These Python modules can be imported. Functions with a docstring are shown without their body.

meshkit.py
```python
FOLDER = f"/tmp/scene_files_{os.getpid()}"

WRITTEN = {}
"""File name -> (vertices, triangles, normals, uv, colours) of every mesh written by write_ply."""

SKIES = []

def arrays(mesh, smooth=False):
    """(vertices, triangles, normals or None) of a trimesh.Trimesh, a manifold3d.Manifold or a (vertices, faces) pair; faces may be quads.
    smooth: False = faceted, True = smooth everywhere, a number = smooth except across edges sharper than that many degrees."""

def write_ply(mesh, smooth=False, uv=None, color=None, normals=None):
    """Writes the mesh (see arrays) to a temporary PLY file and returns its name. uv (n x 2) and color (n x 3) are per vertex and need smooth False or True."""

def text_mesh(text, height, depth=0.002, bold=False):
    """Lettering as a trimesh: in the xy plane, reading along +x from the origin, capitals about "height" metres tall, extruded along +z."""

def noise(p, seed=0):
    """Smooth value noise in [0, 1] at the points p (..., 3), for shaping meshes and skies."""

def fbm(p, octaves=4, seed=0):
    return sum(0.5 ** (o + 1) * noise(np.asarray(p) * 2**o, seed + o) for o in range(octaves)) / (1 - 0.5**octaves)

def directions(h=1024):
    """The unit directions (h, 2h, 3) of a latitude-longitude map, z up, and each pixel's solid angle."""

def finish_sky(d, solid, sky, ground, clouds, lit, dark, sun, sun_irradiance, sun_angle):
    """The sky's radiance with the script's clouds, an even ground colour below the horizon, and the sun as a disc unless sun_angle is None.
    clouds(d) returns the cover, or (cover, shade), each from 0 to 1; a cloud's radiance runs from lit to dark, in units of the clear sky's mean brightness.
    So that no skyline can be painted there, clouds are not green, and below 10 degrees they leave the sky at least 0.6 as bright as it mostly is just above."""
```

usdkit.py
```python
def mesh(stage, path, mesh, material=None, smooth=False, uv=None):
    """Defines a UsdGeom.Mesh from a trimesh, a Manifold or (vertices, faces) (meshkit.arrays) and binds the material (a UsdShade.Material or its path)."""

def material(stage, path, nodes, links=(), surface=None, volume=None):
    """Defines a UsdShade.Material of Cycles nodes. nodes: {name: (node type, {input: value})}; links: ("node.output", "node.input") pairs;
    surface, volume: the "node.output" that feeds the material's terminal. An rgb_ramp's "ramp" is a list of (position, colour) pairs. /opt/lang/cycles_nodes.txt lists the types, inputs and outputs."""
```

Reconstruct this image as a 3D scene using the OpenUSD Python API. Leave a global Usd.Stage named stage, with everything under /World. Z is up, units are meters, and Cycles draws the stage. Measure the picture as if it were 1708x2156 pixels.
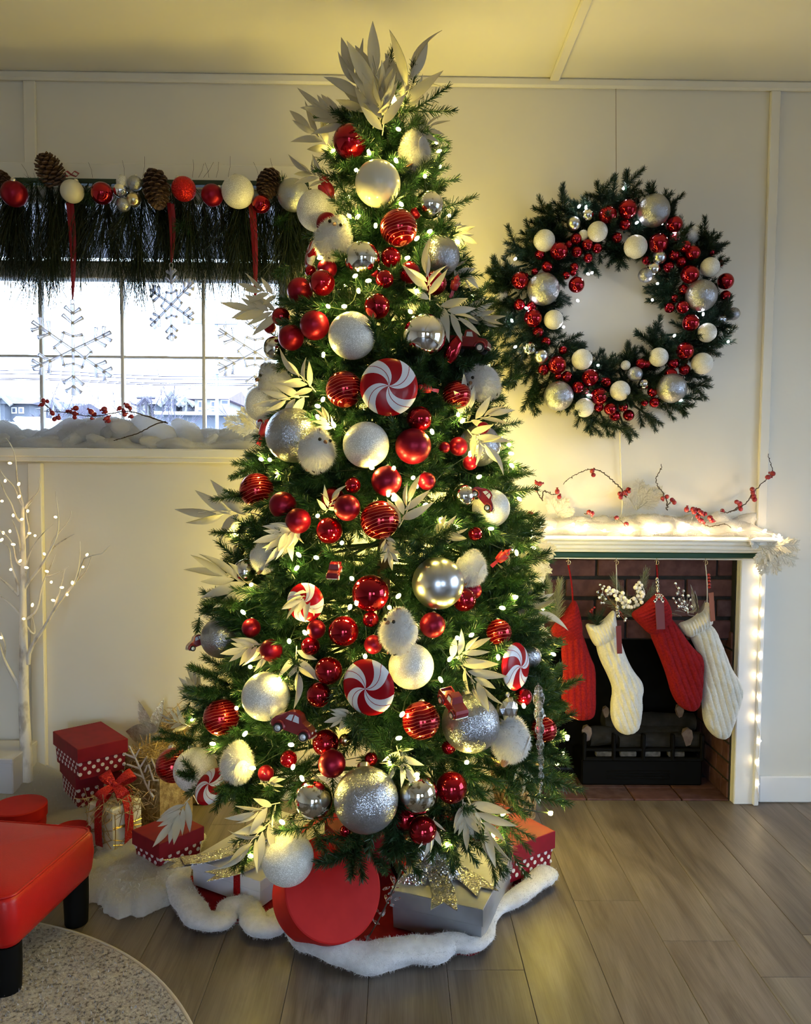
import math, random
import numpy as np, trimesh, usdkit, meshkit
from pxr import Usd, UsdGeom, UsdLux, UsdShade, Gf, Sdf
from shapely.geometry import Polygon, Point
from scipy.spatial import Delaunay, ConvexHull

stage = Usd.Stage.CreateInMemory()
UsdGeom.SetStageUpAxis(stage, 'Z'); UsdGeom.SetStageMetersPerUnit(stage, 1.0)
UsdGeom.Xform.Define(stage, '/World'); UsdGeom.Scope.Define(stage, '/World/Looks')

# ------------------------------------------------------------------ camera
W_, H_, F_ = 1708.0, 2156.0, 1650.0                 # picture and focal length in pixels
D_, H0 = 2.666, 1.146                                # distance to the back wall, height of the lens
PITCH, YAW, ROLL = math.radians(3.1), math.radians(0.66), 0.0086
EYE = np.array([0.0, -D_, H0])
_f = np.array([math.sin(YAW) * math.cos(PITCH), math.cos(YAW) * math.cos(PITCH), -math.sin(PITCH)])
_r = np.cross(_f, [0, 0, 1]); _r /= np.linalg.norm(_r)
_u = np.cross(_r, _f)
CR = math.cos(ROLL) * _r + math.sin(ROLL) * _u
CU = -math.sin(ROLL) * _r + math.cos(ROLL) * _u
cam = UsdGeom.Camera.Define(stage, '/World/camera')
cam.CreateHorizontalApertureAttr(36.0); cam.CreateVerticalApertureAttr(36.0 * H_ / W_)
cam.CreateFocalLengthAttr(36.0 * F_ / W_); cam.CreateClippingRangeAttr(Gf.Vec2f(0.05, 2000.0))
M = np.eye(4); M[:3, 0], M[:3, 1], M[:3, 2], M[:3, 3] = CR, CU, -_f, EYE
UsdGeom.Xformable(cam).AddTransformOp().Set(Gf.Matrix4d(*M.T.ravel().tolist()))
cam.CreateExposureAttr(0.0)

# ------------------------------------------------------------------ daylight
SKY = 3.2
dome = UsdLux.DomeLight.Define(stage, '/World/sky')
dome.CreateIntensityAttr(SKY); dome.CreateColorAttr(Gf.Vec3f(0.66, 0.81, 1.0))
REAR_WINDOWS = [(-0.75, 0.45, 0.05, 2.05), (1.25, 2.45, 0.85, 2.0)]   # openings behind the camera
SIDE_WINDOW = (-2.5, -0.75, 0.30, 1.95)              # opening in the right wall: y0, y1, z0, z1
REAR_Y = -5.6
# ------------------------------------------------------------------ helpers
def ray(px, py):
    d = _f + CR * (px - W_ / 2) / F_ - CU * (py - H_ / 2) / F_
    return d
def at(px, py, Y=0.0):            # point of the vertical plane y = Y seen at a pixel
    d = ray(px, py); return EYE + d * ((Y - EYE[1]) / d[1])
def on(px, py, Z=0.0):            # point of the horizontal plane z = Z
    d = ray(px, py); return EYE + d * ((Z - EYE[2]) / d[2])
def deep(px, py, zc):             # point at camera depth zc
    return EYE + ray(px, py) * zc
def depth(p): return float(np.dot(np.asarray(p) - EYE, _f))
def mpp(p): return depth(p) / F_  # metres per pixel at a point
def unit(v):
    v = np.asarray(v, float); return v / (np.linalg.norm(v, axis=-1, keepdims=True) + 1e-12)
def proj(p):
    d = np.asarray(p, float) - EYE; z = d @ _f
    return np.stack([W_ / 2 + F_ * (d @ CR) / z, H_ / 2 - F_ * (d @ CU) / z], -1), z

taken = {}
def numbered(parent, name):
    k = (parent, name); n = taken.get(k, 0); taken[k] = n + 1
    return name if n == 0 else f'{name}_{n:03d}'
origin = {}
def thing(name, label, cat, loc=(0, 0, 0), group=None, kind=None):
    path = '/World/' + numbered('/World', name)
    x = UsdGeom.Xform.Define(stage, path); x.AddTranslateOp().Set(Gf.Vec3d(*map(float, loc)))
    origin[path] = np.asarray(loc, float); keys(x.GetPrim(), label, cat, group, kind); return path
def keys(p, label=None, cat=None, group=None, kind=None):
    for k, v in (('label', label), ('category', cat), ('group', group), ('kind', kind)):
        if v: p.SetCustomDataByKey(k, v)
def part(parent, name, mesh, mat, smooth=False, label=None, kind=None):
    """One mesh in world coordinates as a child of a thing or of a part."""
    v, f = (mesh.vertices, mesh.faces) if hasattr(mesh, 'vertices') else mesh
    path = parent + '/' + numbered(parent, name)
    o = origin.get(parent, np.zeros(3)); origin[path] = o
    m = usdkit.mesh(stage, path, (np.asarray(v, float) - o, np.asarray(f)), mat, smooth)
    keys(m.GetPrim(), label=label, kind=kind); return path
def solo(name, mesh, mat, label=None, cat=None, smooth=False, group=None, kind=None):
    path = '/World/' + numbered('/World', name); origin[path] = np.zeros(3)
    v, f = (mesh.vertices, mesh.faces) if hasattr(mesh, 'vertices') else mesh
    m = usdkit.mesh(stage, path, (np.asarray(v, float), np.asarray(f)), mat, smooth)
    keys(m.GetPrim(), label, cat, group, kind); return path
def struct(name, mesh, mat, smooth=False): return solo(name, mesh, mat, smooth=smooth, kind='structure')
stage.CreateClassPrim('/World/kinds')
def kind_prim(name):
    path = '/World/kinds/' + numbered('/World/kinds', name); UsdGeom.Xform.Define(stage, path); origin[path] = np.zeros(3); return path
def copy(src, name, label, cat, R, t, group=None):
    """A thing that references a prototype. R: 3x3 (columns = axes, scale included), t: position."""
    path = '/World/' + numbered('/World', name)
    x = UsdGeom.Xform.Define(stage, path); m = np.eye(4); m[:3, :3] = R; m[:3, 3] = t
    x.AddTransformOp().Set(Gf.Matrix4d(*m.T.ravel().tolist()))
    x.GetPrim().GetReferences().AddInternalReference(src); x.GetPrim().SetInstanceable(True)
    keys(x.GetPrim(), label, cat, group); return path

def join(*ms):
    vs, fs, n = [], [], 0
    for m in ms:
        v, f = (m.vertices, m.faces) if hasattr(m, 'vertices') else m
        vs.append(np.asarray(v, float)); fs.append(np.asarray(f, int) + n); n += len(v)
    return np.vstack(vs), np.vstack(fs)
def moved(m, R=None, t=(0, 0, 0)):
    v, f = (m.vertices, m.faces) if hasattr(m, 'vertices') else m
    v = np.asarray(v, float)
    if R is not None: v = v @ np.asarray(R).T
    return v + np.asarray(t), f
def frame(z, up=(0, 0, 1)):
    z = unit(z); x = np.cross(up, z)
    if np.linalg.norm(x) < 1e-6: x = np.cross([1, 0, 0], z)
    x = unit(x); return np.stack([x, np.cross(z, x), z], 1)
def rotz(a):
    c, s = math.cos(a), math.sin(a); return np.array([[c, -s, 0], [s, c, 0], [0, 0, 1.0]])
def roty(a):
    c, s = math.cos(a), math.sin(a); return np.array([[c, 0, s], [0, 1, 0], [-s, 0, c]])
def rotx(a):
    c, s = math.cos(a), math.sin(a); return np.array([[1, 0, 0], [0, c, -s], [0, s, c]])
def box(lo, hi, b=0.0):
    lo, hi = np.minimum(lo, hi).astype(float), np.maximum(lo, hi).astype(float)
    if b <= 0:
        v = np.array([[x, y, z] for x in (lo[0], hi[0]) for y in (lo[1], hi[1]) for z in (lo[2], hi[2])])
        f = np.array([[0, 1, 3, 2], [4, 6, 7, 5], [0, 4, 5, 1], [2, 3, 7, 6], [0, 2, 6, 4], [1, 5, 7, 3]])
        return v, np.vstack([f[:, [0, 1, 2]], f[:, [0, 2, 3]]])
    b = min(b, (hi - lo).min() * 0.45); pts = []
    for sx in (0, 1):
        for sy in (0, 1):
            for sz in (0, 1):
                c = np.array([(lo, hi)[sx][0], (lo, hi)[sy][1], (lo, hi)[sz][2]]); inn = np.array([1 - 2 * sx, 1 - 2 * sy, 1 - 2 * sz]) * b
                for k in range(3):
                    o = inn.copy(); o[k] = 0; pts.append(c + o)
    return hull(np.array(pts))
def hull(p):
    h = ConvexHull(p); f = h.simplices.copy(); c = p[h.vertices].mean(0)
    n = np.cross(p[f[:, 1]] - p[f[:, 0]], p[f[:, 2]] - p[f[:, 0]]); flip = ((p[f[:, 0]] - c) * n).sum(1) < 0
    f[flip] = f[flip][:, ::-1]; return p, f
def lathe(prof, n=24):
    prof = np.asarray(prof, float); a = np.arange(n) * 2 * math.pi / n
    v = np.stack([prof[:, None, 0] * np.cos(a), prof[:, None, 0] * np.sin(a), np.broadcast_to(prof[:, None, 1], (len(prof), n))], -1).reshape(-1, 3)
    i, j = np.meshgrid(np.arange(len(prof) - 1), np.arange(n), indexing='ij'); j2 = (j + 1) % n
    q = np.stack([i * n + j, i * n + j2, (i + 1) * n + j2, (i + 1) * n + j], -1).reshape(-1, 4)
    return v, np.vstack([q[:, [0, 1, 2]], q[:, [0, 2, 3]]])
def ball(r=1.0, n=32, m=18, c=(0, 0, 0), s=(1, 1, 1)):
    t = np.linspace(0, math.pi, m); v, f = lathe(np.stack([np.maximum(np.sin(t), 1e-5) * r, -np.cos(t) * r], 1), n)
    return v * np.asarray(s) + np.asarray(c), f
def tube(pts, rad, n=6, closed=False):
    p = np.asarray(pts, float); r = np.broadcast_to(np.asarray(rad, float), (len(p),))
    t = unit(np.roll(p, -1, 0) - np.roll(p, 1, 0)) if closed else unit(np.gradient(p, axis=0))
    a = np.cross(t[0], [0, 0, 1.0])
    if np.linalg.norm(a) < 0.1: a = np.cross(t[0], [1.0, 0, 0])
    A = []
    for k in range(len(p)):
        a = a - t[k] * np.dot(a, t[k]); a = a / (np.linalg.norm(a) + 1e-12); A.append(a)
    A = np.array(A); B = np.cross(t, A); g = np.arange(n) * 2 * math.pi / n
    v = (p[:, None] + r[:, None, None] * (np.cos(g)[None, :, None] * A[:, None] + np.sin(g)[None, :, None] * B[:, None])).reshape(-1, 3)
    K = len(p); ii = np.arange(K if closed else K - 1); i, j = np.meshgrid(ii, np.arange(n), indexing='ij'); i2 = (i + 1) % K; j2 = (j + 1) % n
    q = np.stack([i * n + j, i * n + j2, i2 * n + j2, i2 * n + j], -1).reshape(-1, 4); f = np.vstack([q[:, [0, 1, 2]], q[:, [0, 2, 3]]])
    if not closed:
        v = np.vstack([v, p[0], p[-1]]); k = np.arange(n); a0, a1 = K * n, K * n + 1
        f = np.vstack([f, np.stack([np.full(n, a0), (k + 1) % n, k], 1), np.stack([np.full(n, a1), (K - 1) * n + k, (K - 1) * n + (k + 1) % n], 1)])
    return v, f
def smooth_path(pts, n):
    from scipy.interpolate import CubicSpline
    p = np.asarray(pts, float); d = np.r_[0, np.cumsum(np.linalg.norm(np.diff(p, axis=0), axis=1) + 1e-9)]
    return CubicSpline(d, p)(np.linspace(0, d[-1], n))
def ribbon(pts, wdir, width, th=0.0012):
    """A flat band of real thickness along a path; wdir: one direction or one per point; width: one or one per point."""
    p = np.asarray(pts, float); n = len(p); w = unit(np.broadcast_to(np.asarray(wdir, float), (n, 3))); t = unit(np.gradient(p, axis=0))
    w = unit(w - t * (w * t).sum(1, keepdims=True)); nn = np.cross(t, w); h = np.broadcast_to(np.asarray(width, float), (n,))[:, None] / 2
    ring = np.stack([p - w * h - nn * th / 2, p + w * h - nn * th / 2, p + w * h + nn * th / 2, p - w * h + nn * th / 2], 1).reshape(-1, 3)
    i, j = np.meshgrid(np.arange(n - 1), np.arange(4), indexing='ij'); j2 = (j + 1) % 4
    q = np.stack([i * 4 + j, i * 4 + j2, (i + 1) * 4 + j2, (i + 1) * 4 + j], -1).reshape(-1, 4)
    f = np.vstack([q[:, [0, 1, 2]], q[:, [0, 2, 3]], [[0, 2, 1], [0, 3, 2], [4 * n - 4, 4 * n - 3, 4 * n - 2], [4 * n - 4, 4 * n - 2, 4 * n - 1]]])
    return ring, f
def extrude(poly, h):
    m = trimesh.creation.extrude_polygon(poly, h, engine='earcut'); return np.array(m.vertices), np.array(m.faces)
def grid_faces(a, b):
    i, j = np.meshgrid(np.arange(a - 1), np.arange(b - 1), indexing='ij'); q = np.stack([i * b + j, (i + 1) * b + j, (i + 1) * b + j + 1, i * b + j + 1], -1).reshape(-1, 4)
    return np.vstack([q[:, [0, 1, 2]], q[:, [0, 2, 3]]])

# ------------------------------------------------------------------ materials
LK = '/World/Looks/'
def mat(name, base, rough=0.5, metal=0.0, **k):
    """Principled material. nodes/links add procedural inputs; k: further principled inputs."""
    nodes, links = k.pop('nodes', {}), list(k.pop('links', []))
    ins = {'base_color': base, 'roughness': rough, 'metallic': metal, **k}
    return usdkit.material(stage, LK + name, {**nodes, 'p': ('principled_bsdf', ins)}, links, surface='p.BSDF')
GEO = {'g': ('geometry', {})}
def noisy(name, c1, c2, scale, rough=0.5, bump=0.0, dist=0.002, detail=3.0, stretch=None, lo=0.35, hi=0.65, metal=0.0, bscale=None, **k):
    n = {**GEO, 'n': ('noise_texture', {'scale': float(scale), 'detail': float(detail)}), 'r': ('rgb_ramp', {'ramp': [(lo, c1), (hi, c2)]})}
    src = 'g.position'; l = []
    if stretch is not None:
        n['m'] = ('mapping', {'scale': stretch}); l.append(('g.position', 'm.vector')); src = 'm.vector'
    l += [(src, 'n.vector'), ('n.fac', 'r.fac'), ('r.color', 'p.base_color')]
    if bump > 0:
        n['b'] = ('bump', {'strength': float(bump), 'distance': float(dist)})
        if bscale:
            n['n2'] = ('noise_texture', {'scale': float(bscale), 'detail': 3.0}); l += [(src, 'n2.vector'), ('n2.fac', 'b.height')]
        else: l += [('n.fac', 'b.height')]
        l += [('b.normal', 'p.normal')]
    return mat(name, c1, rough, metal, nodes=n, links=l, **k)
def glitter(name, base, metal, rough, cell, tilt, spark=None, **k):
    """Flakes: a normal of its own for each cell of a fine Voronoi pattern."""
    n = {**GEO, 'v': ('voronoi_texture', {'scale': 1.0 / cell}), 's': ('vector_math', {'math_type': 'subtract', 'vector2': (0.5, 0.5, 0.5)}),
         't': ('vector_math', {'math_type': 'scale', 'scale': float(tilt)}), 'a': ('vector_math', {'math_type': 'add'}), 'u': ('vector_math', {'math_type': 'normalize'})}
    l = [('g.position', 'v.vector'), ('v.color', 's.vector1'), ('s.vector', 't.vector1'), ('g.normal', 'a.vector1'), ('t.vector', 'a.vector2'), ('a.vector', 'u.vector1'), ('u.vector', 'p.normal')]
    if spark is not None:
        n['x'] = ('separate_color', {}); n['r'] = ('rgb_ramp', {'ramp': [(0.0, base), (0.7, base), (0.86, spark), (1.0, spark)]}); l += [('v.color', 'x.color'), ('x.r', 'r.fac'), ('r.color', 'p.base_color')]
    return mat(name, base, rough, metal, nodes=n, links=l, **k)
def emit(name, color, strength):
    return usdkit.material(stage, LK + name, {'e': ('emission', {'color': color, 'strength': float(strength)})}, [], surface='e.emission')
def leafy(name, c, t, fac, rough=0.5, nodes=None, links=(), **k):
    """Principled surface mixed with light that comes through from behind."""
    nn = {**(nodes or {}), 'p': ('principled_bsdf', {'base_color': c, 'roughness': rough, **k}), 'tr': ('translucent_bsdf', {'color': t}), 'mx': ('mix_closure', {'fac': float(fac)})}
    return usdkit.material(stage, LK + name, nn, list(links) + [('p.BSDF', 'mx.closure1'), ('tr.BSDF', 'mx.closure2')], surface='mx.closure')

wall_m = noisy('wall_paint', (0.70, 0.67, 0.60), (0.73, 0.70, 0.63), 1.7, 0.6, 0.10, 0.002, bscale=90)
ceil_m = noisy('ceiling_paint', (0.74, 0.71, 0.63), (0.77, 0.74, 0.66), 1.2, 0.38, 0.25, 0.004, bscale=9)
trim_m = noisy('trim_paint', (0.72, 0.69, 0.62), (0.76, 0.73, 0.66), 6, 0.42, 0.05, 0.001, bscale=60)
white_m = noisy('white_gloss_paint', (0.78, 0.78, 0.78), (0.82, 0.82, 0.82), 8, 0.3, 0.04, 0.001, bscale=80)
dark_gap_m = mat('plank_underlay', (0.06, 0.052, 0.045), 0.9)
def plank_mat(i, tone):
    a = np.array([0.145, 0.122, 0.105]) * tone; b = np.array([0.088, 0.072, 0.061]) * tone; c = np.array([0.195, 0.170, 0.150]) * tone
    n = {**GEO, 'o': ('object_info', {}), 'ad': ('vector_math', {'math_type': 'multiply_add', 'vector2': (13.0, 7.0, 3.0)}), 'm': ('mapping', {'scale': (9.0, 1.0, 1.0)}),
         'n': ('noise_texture', {'scale': 1.6, 'detail': 5.0, 'roughness': 0.62, 'distortion': 1.6}), 'r': ('rgb_ramp', {'ramp': [(0.28, tuple(b)), (0.5, tuple(a)), (0.72, tuple(c))]}),
         'm2': ('mapping', {'scale': (90.0, 2.2, 1.0)}), 'n2': ('noise_texture', {'scale': 3.0, 'detail': 2.0}), 'r2': ('rgb_ramp', {'ramp': [(0.3, (0.76, 0.75, 0.74)), (0.62, (1, 1, 1))]}),
         'mu': ('mix_color', {'blend_type': 'multiply', 'fac': 0.8}), 'b': ('bump', {'strength': 0.12, 'distance': 0.001}),
         'cx': ('combine_xyz', {}), 'rm': ('math', {'math_type': 'multiply', 'value2': 40.0})}
    l = [('o.random', 'rm.value1'), ('rm.value', 'cx.x'), ('rm.value', 'cx.y'), ('g.position', 'ad.vector1'), ('cx.vector', 'ad.vector3')]
    n['ad'] = ('vector_math', {'math_type': 'add'}); l = [('o.random', 'rm.value1'), ('rm.value', 'cx.x'), ('rm.value', 'cx.y'), ('g.position', 'ad.vector1'), ('cx.vector', 'ad.vector2'),
         ('ad.vector', 'm.vector'), ('m.vector', 'n.vector'), ('n.fac', 'r.fac'), ('ad.vector', 'm2.vector'), ('m2.vector', 'n2.vector'), ('n2.fac', 'r2.fac'), ('r.color', 'mu.a'), ('r2.color', 'mu.b'),
         ('mu.result', 'p.base_color'), ('n2.fac', 'b.height'), ('b.normal', 'p.normal')]
    n.update({'m4': ('mapping', {'scale': (1.0, 0.11, 1.0)}), 'n4': ('noise_texture', {'scale': 7.0, 'detail': 2.0, 'distortion': 0.8}), 's4': ('math', {'math_type': 'multiply', 'value2': 26.0}), 'f4': ('math', {'math_type': 'sine'}), 'r4': ('rgb_ramp', {'ramp': [(0.0, (0.80, 0.79, 0.78)), (0.35, (0.97, 0.97, 0.97)), (1.0, (1, 1, 1))]}), 'a4': ('math', {'math_type': 'multiply_add', 'value2': 0.5, 'value3': 0.5}), 'mu4': ('mix_color', {'blend_type': 'multiply', 'fac': 0.85}),
              'n5': ('noise_texture', {'scale': 2.6, 'detail': 3.0, 'distortion': 1.0}), 'm5': ('mapping', {'scale': (1.6, 0.6, 1.0)}), 'r5': ('rgb_ramp', {'ramp': [(0.3, (0.78, 0.75, 0.75)), (0.5, (1.0, 0.98, 0.97)), (0.7, (1.08, 1.10, 1.06))]}), 'mu5': ('mix_color', {'blend_type': 'multiply', 'fac': 1.0, 'use_clamp': False})})
    l = [x for x in l if x[1] != 'p.base_color'] + [('ad.vector', 'm4.vector'), ('m4.vector', 'n4.vector'), ('n4.fac', 's4.value1'), ('s4.value', 'f4.value1'), ('f4.value', 'a4.value1'), ('a4.value', 'r4.fac'), ('mu.result', 'mu4.a'), ('r4.color', 'mu4.b'), ('ad.vector', 'm5.vector'), ('m5.vector', 'n5.vector'), ('n5.fac', 'r5.fac'), ('mu4.result', 'mu5.a'), ('r5.color', 'mu5.b'), ('mu5.result', 'p.base_color')]
    return mat(f'oak_plank_{i}', (0.4, 0.34, 0.27), 0.42, nodes=n, links=l)
plank_ms = [plank_mat(i, t) for i, t in enumerate((0.92, 1.0, 1.07))]
glass_m = usdkit.material(stage, LK + 'window_glass', {'t': ('transparent_bsdf', {'color': (0.97, 0.985, 1.0)}), 'g': ('glossy_bsdf', {'roughness': 0.0, 'color': (1, 1, 1)}), 'f': ('fresnel', {'IOR': 1.35}), 'm': ('mix_closure', {})},
                          [('f.fac', 'm.fac'), ('t.BSDF', 'm.closure1'), ('g.BSDF', 'm.closure2')], surface='m.closure')
RED, DRED = (0.52, 0.008, 0.014), (0.36, 0.006, 0.012)
red_gloss_m = mat('red_glossy_bauble', (0.34, 0.002, 0.014), 0.07, 0.9, coat_weight=0.4, coat_roughness=0.03)
red_matte_m = mat('red_matte_bauble', (0.23, 0.002, 0.018), 0.36, 0.7)
def lined():
    n = {**GEO, 'w': ('wave_texture', {'wave_type': 'bands', 'bands_direction': 'z', 'scale': 42.0, 'distortion': 4.5, 'detail': 1.0, 'detail_scale': 0.6}), 'r': ('rgb_ramp', {'ramp': [(0.0, (0.34, 0.003, 0.010)), (0.94, (0.34, 0.003, 0.010)), (0.985, (0.62, 0.16, 0.11)), (1.0, (0.62, 0.16, 0.11))]}),
         'q': ('rgb_ramp', {'ramp': [(0.0, (0.1, 0.1, 0.1)), (0.9, (0.1, 0.1, 0.1)), (0.97, (0.4, 0.4, 0.4)), (1.0, (0.4, 0.4, 0.4))]}), 'm': ('mapping', {'rotation': (0.3, 0.25, 0)})}
    return mat('red_lined_bauble', RED, 0.1, 0.85, nodes=n, links=[('g.position', 'm.vector'), ('m.vector', 'w.vector'), ('w.fac', 'r.fac'), ('r.color', 'p.base_color'), ('w.fac', 'q.fac'), ('q.color', 'p.roughness')], coat_weight=0.3)
red_lined_m = lined()
red_glit_m = glitter('red_glitter', (0.55, 0.012, 0.012), 0.7, 0.3, 0.0016, 0.9)
white_glit_m = glitter('white_glitter', (0.60, 0.59, 0.55), 0.0, 0.28, 0.0011, 0.5, spark=(0.9, 0.9, 0.88), specular_ior_level=0.8, sheen_weight=0.2)
pearl_m = mat('cream_pearl', (0.60, 0.57, 0.47), 0.3, 0.0, coat_weight=0.35, coat_roughness=0.12)
silver_glit_m = glitter('silver_glitter', (0.37, 0.385, 0.425), 0.85, 0.24, 0.0011, 0.6)
silver_m = mat('silver_mirror', (0.86, 0.86, 0.87), 0.025, 1.0)
satin_m = mat('silver_satin', (0.60, 0.62, 0.66), 0.27, 1.0)
mercury_m = noisy('mercury_glass', (0.80, 0.80, 0.76), (0.30, 0.28, 0.22), 45, 0.07, 0.25, 0.001, detail=4, lo=0.56, hi=0.62, metal=1.0)
faceted_m = mat('faceted_silver', (0.75, 0.76, 0.78), 0.12, 1.0)
gold_m = mat('pale_gold', (0.72, 0.62, 0.38), 0.22, 1.0)
cap_m = mat('bauble_cap', (0.72, 0.70, 0.66), 0.3, 1.0)
def needle_mat(name, dark, light, spec=0.45):
    n = {**GEO, 'r': ('rgb_ramp', {'ramp': [(0.0, dark), (0.75, light), (1.0, tuple(1.5 * x for x in light))]})}
    return leafy(name, dark, tuple(0.9 * x for x in light), 0.16, 0.42, nodes=n, links=[('g.random_per_island', 'r.fac'), ('r.color', 'p.base_color')], specular_ior_level=spec)
fir_m = needle_mat('fir_needles', (0.014, 0.050, 0.018), (0.045, 0.125, 0.035))
wreath_fir_m = needle_mat('wreath_needles', (0.008, 0.026, 0.016), (0.022, 0.062, 0.034))
pine_m = needle_mat('long_pine_needles', (0.008, 0.018, 0.010), (0.026, 0.045, 0.024))
frost_m = needle_mat('frosted_needles', (0.20, 0.22, 0.15), (0.42, 0.44, 0.34))
wood_m = noisy('bark', (0.06, 0.035, 0.02), (0.10, 0.06, 0.035), 40, 0.8, 0.3)
leaf_m = leafy('cream_leaf', (0.60, 0.58, 0.50), (0.62, 0.57, 0.42), 0.32, 0.45, nodes={**GEO, 'n': ('noise_texture', {'scale': 260.0}), 'b': ('bump', {'strength': 0.3, 'distance': 0.001})}, links=[('g.position', 'n.vector'), ('n.fac', 'b.height'), ('b.normal', 'p.normal')])
stem_m = mat('cream_stem', (0.62, 0.58, 0.45), 0.6)
warm_e = emit('warm_bulb', (1.0, 0.77, 0.15), 330)
mantel_e = emit('mantel_bulb', (1.0, 0.70, 0.30), 210)
cool_e = emit('cool_bulb', (0.95, 0.97, 1.0), 70)
birch_e = emit('birch_bulb', (1.0, 0.66, 0.24), 10)
leg_e = emit('leg_bulb', (1.0, 0.74, 0.40), 60)
wire_m = mat('green_wire', (0.015, 0.03, 0.018), 0.5)
clear_wire_m = mat('clear_wire', (0.75, 0.72, 0.62), 0.3)
cotton_m = leafy('cotton_batting', (0.76, 0.76, 0.77), (0.8, 0.8, 0.82), 0.6, 0.9, nodes={**GEO, 'n': ('noise_texture', {'scale': 60.0, 'detail': 7.0, 'roughness': 0.75}), 'b': ('bump', {'strength': 0.8, 'distance': 0.008})}, links=[('g.position', 'n.vector'), ('n.fac', 'b.height'), ('b.normal', 'p.normal')], sheen_weight=0.3)
plush_m = noisy('white_plush', (0.54, 0.54, 0.57), (0.62, 0.62, 0.65), 60, 0.95, 0.5, 0.003, bscale=420, sheen_weight=0.4)
fur_m = leafy('white_fur', (0.62, 0.61, 0.60), (0.6, 0.58, 0.54), 0.2, 0.9, sheen_weight=0.3)
crystal_m = mat('clear_acrylic', (0.58, 0.60, 0.76), 0.22, 0.0, transmission_weight=0.5, ior=1.3)
ice_m = mat('clear_ice', (0.96, 0.97, 1.0), 0.04, 0.0, transmission_weight=0.95, ior=1.33)
black_m = mat('black_plastic', (0.004, 0.004, 0.004), 0.55, specular_ior_level=0.08)
eye_m = mat('bead_eye', (0.01, 0.008, 0.006), 0.12)
beak_m = mat('brown_beak', (0.28, 0.14, 0.07), 0.5)

# ================================================================== the room
CEIL = 2.44
XL, XR = -2.9, 2.9
zs = at(300, 946)[2]                     # top of the window sill
zh = at(300, 384)[2]                     # head of the opening
wx0, wx1 = -2.0, at(604, 700)[0]
WT = 0.14                                # wall thickness
fx0, fx1 = at(1139, 1500)[0], at(1543, 1500)[0]
fz1 = at(1340, 1176)[2]
def walls():
    m = [box((XL, 0, 0), (fx0, WT, zs)), box((fx1, 0, 0), (XR, WT, zs)), box((fx0, 0, fz1), (fx1, WT, zs)),
         box((XL, 0, zs), (wx0, WT, zh)), box((wx1, 0, zs), (XR, WT, zh)), box((XL, 0, zh), (XR, WT, CEIL))]
    return join(*m)
struct('wall_back', walls(), wall_m)
struct('wall_left', box((XL - 0.1, REAR_Y, 0), (XL, WT, CEIL)), wall_m)
sy0, sy1, sz0, sz1 = SIDE_WINDOW
struct('wall_right', join(box((XR, REAR_Y, 0), (XR + 0.1, sy0, CEIL)), box((XR, sy1, 0), (XR + 0.1, WT, CEIL)), box((XR, sy0, 0), (XR + 0.1, sy1, sz0)), box((XR, sy0, sz1), (XR + 0.1, sy1, CEIL))), wall_m)
sw = struct('window_4', join(box((XR + 0.03, sy0, sz0), (XR + 0.07, sy0 + 0.05, sz1)), box((XR + 0.03, sy1 - 0.05, sz0), (XR + 0.07, sy1, sz1)), box((XR + 0.03, sy0, sz1 - 0.05), (XR + 0.07, sy1, sz1)), box((XR + 0.03, sy0, sz0), (XR + 0.07, sy1, sz0 + 0.05)), box((XR + 0.03, (sy0 + sy1) / 2 - 0.02, sz0), (XR + 0.07, (sy0 + sy1) / 2 + 0.02, sz1))), white_m)
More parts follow.
